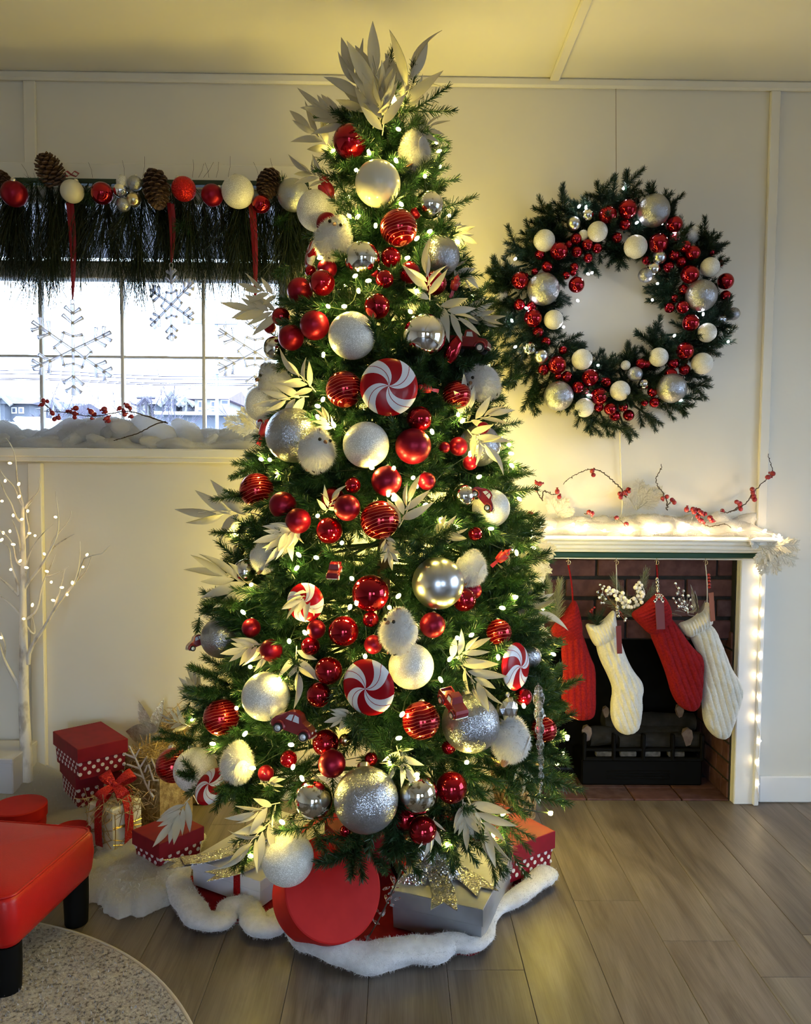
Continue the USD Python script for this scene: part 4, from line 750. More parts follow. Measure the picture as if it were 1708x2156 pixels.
for k, x, y, r in WB:
    px, py = zw(x, y); c0 = at(px, py, -0.115); rr = r / 2.755 * mpp(c0); c = at(px, py, -0.118 - rr * 0.35 + (0.012 if r < 35 else 0))
    edge = math.hypot(x - 862, y - 800) > 620; c = at(px, py, -0.075 if edge else c[1])
    part(wt, 'bauble', ball(rr, 24, 14, c), MATOF[k], True)
WL = [(700, 210), (917, 102), (995, 300), (1020, 280), (1140, 302), (1213, 355), (290, 510), (712, 597), (1115, 653), (652, 752), (1085, 748), (397, 740), (355, 795), (270, 868), (570, 905), (1213, 955), (1525, 990), (1360, 810), (770, 1127), (715, 1300), (290, 1020), (1250, 1330), (660, 205), (1380, 830), (735, 590)]
for x, y in WL: part(wt, 'bulb', bulb(at(*zw(x, y), -0.128), 0.0042, rgw.normal(size=3)), cool_e)
p0, p1 = at(1297, 172, -0.008), at(1298, 470, -0.03)
part(wt, 'hanging_cord', tube(np.array([p0, (p0 + p1) / 2, p1]), 0.0009, 4), mat('brown_cord', (0.20, 0.15, 0.10), 0.8)); part(wt, 'nail', ball(0.0045, 8, 6, p0), cone_m)
solo('power_cord', tube(smooth_path(np.array([at(1306, 880, -0.03), at(1307, 960, -0.012), at(1310, 1030, -0.012), at(1311, 1062, -0.015), at(1304, 1100, -0.02)]), 24), 0.0026, 6), clear_wire_m, 'pale lamp cord running down the wall from the wreath to the mantel', 'cord', True)

# ================================================================== the christmas tree
TX, TY = 0.0, -0.50
TX = at(806, 1500, TY)[0]
prof_z, prof_r = [], []
for py, hw in ((150, 18), (200, 60), (245, 98), (340, 122), (400, 128), (500, 150), (600, 188), (700, 226), (850, 252), (1000, 282), (1150, 322), (1300, 350), (1400, 372), (1550, 398), (1625, 392), (1665, 360)):
    p = at(800, py, TY); prof_z.append(p[2]); prof_r.append(hw * mpp(p))
prof_z, prof_r = np.array(prof_z[::-1]), np.array(prof_r[::-1])
def RZ(z): return np.interp(z, prof_z, prof_r)
ZTOP = at(820, 108, TY)[2]
def on_tree(px, py, k=0.92, push=0.0):
    """Where the line of sight meets the tree's outer shell (or passes nearest to it)."""
    d = ray(px, py); t = np.linspace(1.2, 2.9, 700); p = EYE + t[:, None] * d; rr = np.hypot(p[:, 0] - TX, p[:, 1] - TY); g = rr - RZ(p[:, 2]) * k
    i = np.argmax(g < 0) if (g < 0).any() else int(np.argmin(rr / np.maximum(RZ(p[:, 2]), 0.02)))
    return EYE + d * (t[i] + push)
# ------------------------------------------------------------------ ornaments: kind, px, py, r (px), where it is, push back (m)
ORN = [
 ('rg', 736.5, 297.5, 35, 'highest on the tree, below the white leaf crown', 0), ('pe', 795.7, 386.8, 48, 'large, near the tree top beneath the highest red ball', 0),
 ('wg', 668, 444, 43, 'half hidden at the tree edge beside the window garland', 0.05), ('rm', 690, 472, 24, 'peeking from behind the topmost facing owl', 0.05),
 ('me', 905, 431, 29, 'smallest high on the tree, at its wall-side edge', 0), ('rm', 875, 449, 12, 'tiny, tucked behind the high mercury glass ball', 0.04),
 ('rl', 839.6, 479.6, 39, 'high on the tree below the big cream pearl', 0), ('sg', 926, 540, 42, 'high on the wreath side, behind the small red balls', 0.04),
 ('me', 763, 545, 37, 'near the tree top beside the facing owl', 0), ('rg', 823, 542, 21, 'between the upper mercury ball and the leaf spray', 0.03),
 ('rg', 678.6, 595.6, 27, 'overlapping a matte red ball under the topmost owl', -0.02), ('rm', 631.7, 611.7, 27, 'at the tree edge nearest the window ribbon', 0), ('rg', 654, 571, 12, 'tiny, behind the pair of red balls near the window', 0.04),
 ('rm', 689, 566, 21, 'directly below the topmost facing owl', 0.04), ('rg', 810, 588, 19, 'small, below the upper mercury glass ball', 0), ('rm', 788, 574, 9, 'tiniest, touching the upper mercury glass ball', 0.02),
 ('rg', 863, 574, 23, 'behind the upper white leaf spray', 0.02), ('rg', 916, 596, 25, 'in front of the high silver glitter ball', 0), ('rg', 794, 645, 27, 'alone on green needles above the large white ball', 0),
 ('wg', 741.5, 707, 50, 'large, above the biggest peppermint disc', 0), ('sm', 892, 707, 48, 'large, reflecting the room', 0), ('rg', 591.6, 667, 19.5, 'small, at the window edge above three matte balls', -0.01),
 ('rm', 662.5, 685, 31, 'beside the large white ball, a needle tuft over it', 0), ('rm', 613, 711, 27, 'lowest of the cluster at the window edge', -0.01), ('rm', 568, 689, 13, 'dark and half hidden at the window edge', 0.04),
 ('me', 579, 733, 25, 'half hidden at the window edge under the red cluster', 0.03), ('rl', 725, 819.6, 39, 'touching the biggest peppermint disc', 0), ('rl', 962, 831, 30, 'below the toy truck beside a bird', 0.01),
 ('rg', 883, 882, 27, 'under the lower rim of the biggest peppermint disc', 0.01), ('sg', 617, 916, 58, 'large, beside a fluffy bird at mid height', 0), ('wg', 770.8, 936.7, 49, 'large, at the middle of the tree by the fluffy bird', 0),
 ('rm', 870, 939.6, 38, 'large, at mid height beside the white glitter ball', 0), ('rm', 936, 942, 12, 'small, behind needles at mid height', 0.03), ('rm', 965, 940, 20, 'half hidden by a branch at mid height', 0.03),
 ('sg', 1010, 938, 44, 'at the wreath-side edge behind a leaf spray', 0.03), ('rm', 1018, 901, 13, 'small, on top of the wreath-side silver ball', -0.02), ('wg', 553, 850, 38, 'glowing at the window edge below a bird', 0.05),
 ('rl', 540.5, 1032, 36, 'at the window-side edge above two matte balls', 0), ('rm', 595.5, 1064, 29, 'middle of a slanting row of three red balls', 0), ('rm', 628, 1096.6, 27, 'lowest of a slanting row of three red balls', -0.01),
 ('rg', 701.5, 1050, 25, 'behind the matte ball in the central cluster', 0.02), ('rg', 742.5, 1022, 17, 'small, topmost of the central cluster', 0), ('rm', 731, 1069, 28, 'frontmost of the central cluster', -0.02),
 ('rg', 694, 1117, 28, 'under a white petal in the central cluster', 0.01), ('rm', 814, 1013, 32, 'between two fairy lights above the lined ball', 0), ('rl', 799.6, 1095, 41, 'large, at the centre of the tree', 0),
 ('sm', 517, 1202, 26, 'at the window-side edge among white leaves', 0.02), ('go', 503, 1158, 13, 'dim, at the window-side edge above a mirror ball', 0.04), ('rg', 780.6, 1249, 39, 'largest plain one on the tree, above a fluffy bird', 0),
 ('rm', 666, 1325, 20, 'small, beside the tilted peppermint disc', 0), ('rg', 723.5, 1329, 32, 'beside the pair of small red balls, above the twin balls', 0), ('rg', 780.6, 1304.5, 17, 'small, directly below the largest plain red ball', 0.01),
 ('rg', 654, 1360, 20, 'small, under a small matte ball and leaf spray', 0), ('rm', 786.4, 1357, 20, 'small, beside the fluffy bird with a light under it', 0), ('sg', 466, 1342.5, 43, 'bluish, at the window-side edge by a toy car', 0),
 ('rm', 529, 1322, 20, 'beside the bluish silver glitter ball', 0.02), ('rm', 571, 1369, 24, 'under a leaf spray beside the bluish silver ball', 0), ('rm', 898.5, 1013, 19, 'dark and small, beside two fairy lights', 0.01),
 ('me', 977, 1044, 24, 'tilted, beside a toy car on the mantel side', 0.01), ('wg', 1034, 1070, 40, 'behind the toy car on the mantel side', 0.03), ('rg', 1001, 1124, 15, 'small, in needles below the mantel-side white ball', 0.01),
 ('ss', 922.5, 1228, 55, 'the only big smooth satin one', 0), ('rm', 995.7, 1243, 19, 'small, behind the big satin silver ball', 0.02), ('rg', 978, 1263, 25, 'touching the big satin silver ball', 0.02),
 ('rm', 910.8, 1316, 27, 'below the big satin silver ball', 0), ('rl', 1051, 1331, 27, 'at the stocking side above a peppermint disc', 0), ('rm', 990, 974, 16, 'small, under a branch on the wreath side', 0.02),
 ('sm', 1078, 1157, 13, 'tiny, at the mantel-side edge', 0.03), ('sg', 1115, 1382, 25, 'at the stocking-side edge behind a peppermint disc', 0.04), ('wg', 560, 1466, 51, 'large, low on the window side with a branch over it', 0),
 ('rl', 466, 1510, 38, 'low at the window-side edge above the long branch', 0), ('rg', 692, 1411.7, 29, 'upper of twin balls beside a peppermint disc', 0), ('rg', 671, 1463, 26, 'lower of twin balls beside a peppermint disc', 0.01),
 ('wg', 866, 1403, 48, 'squashed under a fluffy bird in the lower middle', 0.03), ('rl', 365, 1611, 36, 'lowest at the window-side edge', 0), ('wg', 412, 1621, 46, 'low at the window-side edge, under a branch tip', 0.0),
 ('rg', 686, 1564, 28, 'dark, behind the front wheel of the toy car', 0.02), ('rm', 699, 1608, 29, 'under the toy car, partly covered by needles', 0), ('rg', 608, 1598, 18, 'deep in the branches below the toy car', 0.03),
 ('rm', 560, 1628, 17, 'deep in the branches beside a glowing bird', 0.03), ('me', 660, 1682.5, 41, 'bluish, beside the lowest big silver glitter ball', 0), ('sg', 771, 1684, 68, 'biggest of all, above the round red box', -0.02),
 ('go', 727, 1558, 13, 'dull, deep between the branches', 0.05), ('rl', 887, 1517, 40, 'beside the silver glitter ball low on the tree', 0), ('sg', 991, 1523, 61, 'large, low on the stocking side under a toy car', 0),
 ('rg', 1102, 1467, 19, 'beside a fairy light at the stocking-side edge', 0), ('rl', 1146, 1536, 27, 'outermost on the stocking side against the dark firebox', 0.02), ('rg', 945, 1573, 15, 'small, under the large stocking-side silver ball', 0.02),
 ('me', 881, 1671, 41, 'yellowish, near the bottom above the silver box', 0), ('rg', 951, 1658, 33, 'near the bottom, touching the yellowish mercury ball', 0.02), ('rg', 853, 1722, 26, 'beneath the biggest silver glitter ball', 0.02),
 ('rg', 890, 1748, 30, 'lowest red one, above the glitter bow', 0.01), ('rg', 781, 1598, 14, 'small, on top of the biggest silver glitter ball', 0.02), ('rg', 727, 1749, 12, 'small, behind the top of the round red box', 0.04), ('wg', 606, 1808, 55, 'lowest large one, hanging beside the round red box', -0.02)]
centres = []
for k, px, py, r, loc, push in ORN:
    p = on_tree(px, py, 0.93, push); centres.append([p, r * mpp(p), px, py])
for _ in range(12):                                     # neighbours must not run into each other: the one behind moves back along the line of sight
    moved_any = False
    for i in range(len(ORN)):
        for j in range(i + 1, len(ORN)):
            a, b = centres[i], centres[j]; gap = a[1] + b[1] - np.linalg.norm(a[0] - b[0])
            if gap > 0.001:
                k = i if (ORN[i][5], -ORN[i][3]) > (ORN[j][5], -ORN[j][3]) else j; c = centres[k]; d = unit(c[0] - EYE); c[0] = c[0] + d * (gap * 0.7 + 0.002); c[1] = ORN[k][3] * mpp(c[0]); moved_any = True
    if not moved_any: break
SPH = [(c[0], c[1]) for c in centres]
rgo = np.random.default_rng(77)
for (k, px, py, r, loc, push), c in zip(ORN, centres):
    copy(KIND[k], 'bauble', DESC[k] + ' ' + loc, 'ornament', tilt_R(rgo, c[1], 0.25, (0, 0.95, 1)), c[0])

# peppermint discs -------------------------------------------------
candy_red_m = mat('candy_red', (0.30, 0.0015, 0.007), 0.3, specular_ior_level=0.2, coat_weight=0.08, coat_roughness=0.08); candy_white_m = mat('candy_white', (0.66, 0.66, 0.71), 0.35)
def candy():
    k = kind_prim('peppermint_kind'); rr = np.linspace(0.0, 1.0, 14); n = 8
    def surf(r, a, up): h = 0.26 * np.sqrt(np.maximum(1 - r ** 2.6, 0)) ; return np.stack([r * np.cos(a), r * np.sin(a), up * h], -1)
    for i in range(n):
        a0 = i * 2 * math.pi / n; t = np.linspace(0, 2 * math.pi / n, 7); A = a0 + t[None, :] + 0.95 * (rr[:, None] ** 1.2); R = np.broadcast_to(rr[:, None], A.shape)
        top = surf(R, A, 1).reshape(-1, 3); bot = surf(R, A, -1).reshape(-1, 3); f = grid_faces(14, 7); part(k, 'segment', (np.vstack([top, bot]), np.vstack([f, f[:, ::-1] + len(top)])), candy_white_m if i % 2 else candy_red_m, True)
        if i % 2:
            am = a0 + math.pi / n + 0.95 * rr ** 1.2; p = surf(rr, am, 1.0) + [0, 0, 0.003]; part(k, 'stripe', tube(p[1:], 0.010, 4), candy_red_m)
    return k
CANDY = candy()
for px, py, r, nrm, spin, lab, push in ((819, 815, 61, (0.0, -1, 0.05), 0.25, 'biggest red and white peppermint disc, facing the room at the tree centre', -0.02), (643, 1268, 41, (-0.25, -1, 0.1), 0.9, 'peppermint disc half covered by a leaf spray and needles', 0.01), (776, 1447, 60, (-0.45, -1, 0.02), 0.5, 'peppermint disc in the lower middle beside twin red balls', -0.01),
                                        (1086, 1403, 50, (0.95, -0.8, 0.1), 0.1, 'peppermint disc turned sideways at the stocking-side edge', 0.0), (446, 1655, 42, (-0.5, -0.6, 0.75), 0.4, 'peppermint disc tilted under a branch at the lower window side', 0.02), (655, 535, 30, (-1, -0.45, 0.2), 0.3, 'peppermint disc seen edge-on below the topmost owl', 0.03), (547, 878, 26, (-1, -0.3, 0.1), 0.2, 'peppermint disc edge beside the glowing ball near the sill', 0.06)):
    p = on_tree(px, py, 0.95, push); R = frame(nrm) @ rotz(spin); copy(CANDY, 'peppermint_disc', lab, 'ornament', R * (r * mpp(p)), p); SPH.append((p, r * mpp(p) * 0.8))

# fluffy birds -----------------------------------------------------
def bird():
    k = kind_prim('bird_kind'); rg = np.random.default_rng(4)
    v, f = ball(1.0, 40, 28); z = v[:, 2]; w = 0.80 + 0.10 * np.cos((z + 0.35) * 1.5) - 0.10 * np.clip(z, 0, 1); v = v * np.stack([w, w * 0.92, np.ones_like(z)], 1); nz = meshkit.fbm(v * 5, 3, 2) - 0.5; v = v * (1 + 0.06 * nz)[:, None]
    body = part(k, 'body', (v, f), fur_m, True)
    nh = 5200; i = rg.integers(0, len(f), nh); b = rg.dirichlet((1, 1, 1), nh); p = (v[f[i]] * b[:, :, None]).sum(1); n = unit(p); d = unit(n * 0.8 + [0, 0, -0.7] + rg.normal(0, 0.4, (nh, 3))); L = 0.17 * (0.5 + 0.8 * rg.random(nh)); s = unit(np.cross(d, n)) * 0.013
    e = p + d * L[:, None]; hv = np.stack([p - s, p + s, e], 1).reshape(-1, 3); part(body, 'fur', (hv, np.arange(3 * nh).reshape(-1, 3)), fur_m, kind='stuff')
    for sx in (-1, 1): part(k, 'eye', ball(0.085, 10, 8, (0.28 * sx, -0.64, 0.52)), eye_m, True)
    part(k, 'beak', moved(lathe([(0.10, 0), (0.08, 0.08), (0.0, 0.24)], 8), frame((0, -1, -0.3)), (0, -0.68, 0.44)), beak_m, 30)
    for sx in (-1, 1): part(k, 'wing', moved(ball(1.0, 16, 10, s=(0.10, 0.42, 0.55)), roty(0.15 * sx), (0.72 * sx, 0.12, -0.10)), fur_m, True)
    part(k, 'tail', moved(ball(1.0, 12, 8, s=(0.16, 0.34, 0.06)), rotx(-0.5), (0, 0.5, -0.92)), beak_m, True)
    part(k, 'crest', join(*[moved(ball(0.10, 8, 6, s=(0.5, 0.5, 1.1)), rotx(q), (q * 0.2, -0.1 + q * 0.2, 0.98)) for q in (-0.3, 0.0, 0.3)]), beak_m, True)
    for sx in (-1, 1): part(k, 'foot', tube(np.array([[0.2 * sx, -0.1, -0.93], [0.2 * sx, -0.16, -1.02], [0.2 * sx, -0.36, -1.05]]), 0.035, 5), eye_m)
    return k
BIRD = bird()
for px, py, hh, yaw, roll, lab, push in ((703, 501, 44, -0.1, 0.35, 'fluffy white bird facing out, topmost of the birds with both eyes showing', -0.01), (873, 316, 38, 2.4, -0.1, 'fluffy white bird perched near the tree top, turned away', 0.02), (1014, 805, 40, -0.7, -0.9, 'fluffy white bird lying sideways below the toy truck', 0.0), (577, 805, 42, -1.0, -0.5, 'fluffy white bird at the window-side edge, lit orange from behind', 0.02),
                                         (668, 948, 44, 0.6, 0.12, 'fluffy white bird between the big silver and white balls at mid height', -0.03), (556, 1172, 32, 2.8, 0.0, 'fluffy white bird hidden behind leaves on the window side', 0.02), (993, 1196, 37, 2.6, 0.2, 'fluffy white bird behind the big satin silver ball', 0.03), (839, 1328, 46, -0.8, 0.08, 'fluffy white bird standing in the middle below the largest red ball', -0.03),
                                         (500, 1605, 42, 2.2, 0.1, 'fluffy white bird with a lamp glowing behind it, low on the window side', 0.0), (1076, 1557, 46, 2.9, 0.25, 'fluffy cream bird low on the stocking side beside the crystal icicle', 0.0)):
    p = on_tree(px, py, 0.94, push); R = roty(roll) @ rotz(yaw); copy(BIRD, 'fluffy_bird', lab, 'bird ornament', R * (hh * mpp(p)), p); SPH.append((p, hh * mpp(p) * 0.85))

# toy cars -----------------------------------------------------------
car_m = mat('toy_car_red', (0.20, 0.010, 0.020), 0.22, 0.2, coat_weight=0.6, coat_roughness=0.05); tyre_m = mat('toy_tyre', (0.012, 0.012, 0.012), 0.6); hub_m = mat('toy_hub', (0.72, 0.74, 0.78), 0.3, 0.7); carglass_m = mat('toy_window', (0.50, 0.54, 0.62), 0.15)
def toy(kind):
    """A toy car along +x, about 2 long: profile body, cabin, windows, wings, wheels, lamps."""
    k = kind_prim('toy_car_kind'); sx, sz = (1, 1)
    if kind == 'beetle':
        pr = [(-1.0, -0.10), (-0.98, 0.10), (-0.86, 0.28), (-0.62, 0.42), (-0.42, 0.60), (-0.10, 0.70), (0.18, 0.62), (0.36, 0.36), (0.66, 0.26), (0.92, 0.10), (1.0, -0.10), (0.9, -0.18), (-0.9, -0.18)]
        wy = 0.42
    else:
        pr = [(-1.0, -0.12), (-1.0, 0.22), (-0.28, 0.22), (-0.26, 0.62), (-0.16, 0.70), (0.20, 0.68), (0.36, 0.34), (0.86, 0.28), (0.98, 0.14), (1.0, -0.12), (-0.9, -0.18)]
        wy = 0.40
    pg = Polygon(pr).buffer(-0.04).buffer(0.04, quad_segs=4); v, f = extrude(pg, 2 * wy); v = np.stack([v[:, 0], v[:, 2] - wy, v[:, 1]], 1); f = f[:, ::-1]
    up = np.clip((v[:, 2] - 0.22) / 0.5, 0, 1); v[:, 1] *= 1 - 0.25 * up; part(k, 'body', (v, f), car_m, 40)
    for s in (-1, 1):
        for q in (((-0.40, 0.30), (-0.12, 0.30), (-0.12, 0.58), (-0.30, 0.52)), ((-0.06, 0.30), (0.24, 0.30), (0.14, 0.54), (-0.06, 0.58))) if kind == 'beetle' else (((-0.16, 0.34), (0.20, 0.34), (0.10, 0.58), (-0.16, 0.58)),):
            pts = []
            for x, z in q:
                y = wy * (1 - 0.25 * min(max((z - 0.22) / 0.5, 0), 1)); pts += [[x, s * (y - 0.02), z], [x, s * (y + 0.012), z]]
            part(k, 'window', hull(np.array(pts)), carglass_m)
        for x in (-0.60, 0.62):
            a = np.linspace(0, math.pi, 9); part(k, 'wing', tube(np.stack([x + 0.27 * np.cos(a), np.full(9, s * (wy + 0.02)), -0.16 + 0.27 * np.sin(a)], 1), 0.07, 8), car_m, True)
            Rw = rotx(-math.pi / 2 * s)
            w = part(k, 'wheel', moved(lathe([(0.0, 0.0), (0.20, 0.0), (0.22, 0.03), (0.22, 0.13), (0.19, 0.16), (0.13, 0.15), (0.0, 0.14)], 20), Rw, (x, s * (wy - 0.08), -0.18)), tyre_m, 30)
            part(w, 'hubcap', moved(lathe([(0.14, 0.145), (0.13, 0.165), (0.05, 0.175), (0.0, 0.18)], 14), Rw, (x, s * (wy - 0.08), -0.18)), hub_m, 30)
        part(k, 'headlamp', ball(0.07, 12, 8, (0.93, s * wy * 0.66, 0.08), (0.6, 1, 1)), hub_m, True)
    for x in (-1.02, 1.02): part(k, 'bumper', tube(np.array([[x * 0.97, -wy, -0.12], [x, -wy * 0.6, -0.12], [x, wy * 0.6, -0.12], [x * 0.97, wy, -0.12]]), 0.035, 6), hub_m, True)
    if kind != 'beetle':
        part(k, 'truck_bed', join(box((-0.98, -wy, 0.20), (-0.28, -wy + 0.05, 0.34), 0.01), box((-0.98, wy - 0.05, 0.20), (-0.28, wy, 0.34), 0.01), box((-1.0, -wy, 0.20), (-0.95, wy, 0.34), 0.01)), car_m)
    return k
BEETLE, TRUCK = toy('beetle'), toy('truck')
def face_R(f, u):
    x = unit(f); z = unit(np.asarray(u, float) - x * np.dot(x, u)); return np.stack([x, np.cross(z, x), z], 1)
for K, px, py, r, fwd, upv, lab, push in ((BEETLE, 620, 1530, 47, (0.95, -0.2, -0.28), (0.25, 0.1, 1), 'dark red toy beetle car with white wheels in the lower branches', -0.02), (TRUCK, 990, 726, 42, (1, -0.35, -0.12), (0.15, 0, 1), 'dark red toy pickup truck sticking out on the wreath side', 0.02), (TRUCK, 704, 1203, 28, (-0.1, -1, -0.35), (0, -0.3, 1), 'shiny red toy car nose-on in the middle branches', 0.0),
                                          (BEETLE, 1019, 1053, 32, (0.65, -0.3, -0.75), (0.8, -0.1, 0.5), 'red toy car pointing down before the mantel-side white ball', -0.01), (BEETLE, 417, 1354, 26, (-0.8, -0.5, -0.3), (-0.3, 0, 1), 'orange-red toy car at the edge behind the bluish silver ball', 0.04), (TRUCK, 954, 1482, 38, (0.45, -0.75, -0.45), (0.2, -0.5, 0.9), 'dark red toy car resting on the large stocking-side silver ball', -0.03)):
    p = on_tree(px, py, 0.97, push); copy(K, 'toy_car', lab, 'toy car ornament', face_R(fwd, upv) * (r * mpp(p)), p); SPH.append((p, r * mpp(p) * 0.75))
# red cardinals, a faceted ball, teardrop, icicle ----------------------
bird_red_m = mat('red_flocked', (0.42, 0.010, 0.016), 0.45, coat_weight=0.2)
def cardinal():
    k = kind_prim('cardinal_kind'); v, f = ball(1, 20, 14, s=(0.42, 0.46, 0.62)); part(k, 'body', (v, f), bird_red_m, True); part(k, 'head', ball(0.32, 16, 10, (0, -0.16, 0.62)), bird_red_m, True)
    part(k, 'crest', moved(lathe([(0.16, 0), (0.10, 0.2), (0.0, 0.46)], 8), rotx(-0.35), (0, -0.05, 0.80)), bird_red_m, 30)
    part(k, 'tail', hull(np.array([[-0.14, 0.1, -0.45], [0.14, 0.1, -0.45], [-0.2, 0.28, -1.35], [0.2, 0.28, -1.35], [-0.12, 0.2, -0.45], [0.12, 0.2, -0.45], [0.18, 0.33, -1.33], [-0.18, 0.33, -1.33]])), bird_red_m)
    part(k, 'beak', moved(lathe([(0.09, 0), (0.0, 0.2)], 8), frame((0, -1, -0.1)), (0, -0.45, 0.60)), beak_m)
    for s in (-1, 1): part(k, 'wing', moved(ball(1, 12, 8, s=(0.10, 0.32, 0.55)), roty(0.15 * s), (0.36 * s, 0.10, -0.05)), bird_red_m, True)
    return k
CARD = cardinal()
for px, py, r, R, lab, push in ((690, 400, 32, roty(-0.5) @ rotz(0.7), 'red cardinal with a long tail beside the big cream pearl ball', 0.02), (958, 600, 20, roty(0.3), 'small red cardinal on the wreath side near the silver glitter ball', 0.02), (898, 818, 20, roty(-1.4), 'small red cardinal touching the biggest peppermint disc', 0.03), (558, 905, 26, roty(0.45), 'red cardinal with its tail toward the window sill', 0.03), (1057, 1173, 22, roty(0.8), 'red cardinal among white leaves on the mantel side', 0.0)):
    p = on_tree(px, py, 0.95, push); copy(CARD, 'cardinal', lab, 'bird ornament', R * (r * mpp(p)), p); SPH.append((p, r * mpp(p) * 0.7))
p = on_tree(954, 737, 0.96); s = 22 * mpp(p); t = thing('drop_ornament', 'long glossy red drop ornament hanging beside the toy truck', 'ornament', p)
part(t, 'drop', moved(lathe([(0.0, -1.0), (0.3, -0.9), (0.5, -0.5), (0.52, 0.0), (0.45, 0.6), (0.28, 1.0), (0.0, 1.1)], 24), roty(-0.45), (0, 0, 0)) if False else moved((np.asarray(lathe([(0.001, -1.05), (0.3, -0.92), (0.5, -0.5), (0.52, 0.0), (0.45, 0.6), (0.28, 1.0), (0.001, 1.1)], 24)[0]) * 1.35 * s, lathe([(0, 0)] * 7, 24)[1]), roty(0.42) * -1 * -1, p), red_gloss_m, True); part(t, 'cap', ball(0.3 * s, 8, 6, p + np.array([0.6 * s, 0, 1.4 * s])), cap_m); SPH.append((p, s))
p = on_tree(1068, 1494, 0.96); s = 27 * mpp(p); ico = trimesh.creation.icosphere(1, 1.0); t = thing('faceted_ornament', 'faceted silver ornament above the cream bird', 'ornament', p); part(t, 'gem', moved((ico.vertices * [0.85, 0.85, 1.15] * s, ico.faces), rotx(0.3), p), faceted_m); part(t, 'cap', ball(0.2 * s, 8, 6, p + np.array([0, 0, 1.2 * s])), cap_m); SPH.append((p, s))
p0, p1 = on_tree(1134, 1455, 0.99), on_tree(1140, 1650, 1.0); t = thing('icicle_ornament', 'long clear crystal icicle hanging in front of the dark firebox edge', 'ornament', p0)
for i in range(13):
    q = i / 12; c = p0 * (1 - q) + p1 * q; rr = 0.013 * (1 - 0.6 * q) * (0.8 + 0.4 * (i % 2)); ic = trimesh.creation.icosphere(1, 1.0); part(t, 'crystal', moved((ic.vertices * [rr, rr, rr * 1.5], ic.faces), rotz(i), c), ice_m)
part(t, 'core', tube(np.array([p0 + [0, 0, 0.02], (p0 + p1) / 2, p1 - [0, 0, 0.02]]), 0.002, 5), ice_m)

# white leaf sprays -----------------------------------------------------
FLIP = np.array([[1, 0, 0], [0, 1, 0], [0, 0, 1.0]])
def spray(seed, n):
    """Unit spray along +z, opening towards -y."""
    k = kind_prim('leaf_spray_kind'); rg = np.random.default_rng(seed); q = np.linspace(0, 1, 6)[:, None]; part(k, 'stem', tube(np.hstack([0.04 * np.sin(q * 3), -0.05 * q * q, 0.72 * q]), np.linspace(0.011, 0.006, 6), 5), stem_m)
    for i in range(n):
        tt = 0.12 + 0.6 * i / (n - 1); b = np.array([0, -0.05 * tt, 0.72 * tt]); sg = 1 if i % 2 else -1; o = unit([sg * (0.75 - 0.35 * i / n) if i < n - 1 else 0.0, rg.uniform(-0.5, 0.15), 0.75 + 0.5 * i / n]); L = rg.uniform(0.40, 0.62)
        part(k, 'leaf', moved(leaf_mesh(L, L * rg.uniform(0.115, 0.165), rg.uniform(-0.35, 0.6), 0.006, 9, rg.uniform(0.1, 0.35)), frame(o, unit([rg.normal(0, 0.5), 0, 0.0] + np.array([0, -1.0, 0.3]))) @ rotz(rg.normal(math.pi, 0.5)) if False else frame(o, (rg.normal(0, 0.9), 1, rg.normal(0, 0.4))), b), leaf_m, True)
    return k
SPRAY = [spray(1, 8), spray(2, 6), spray(3, 7), spray(4, 6), spray(5, 7)]
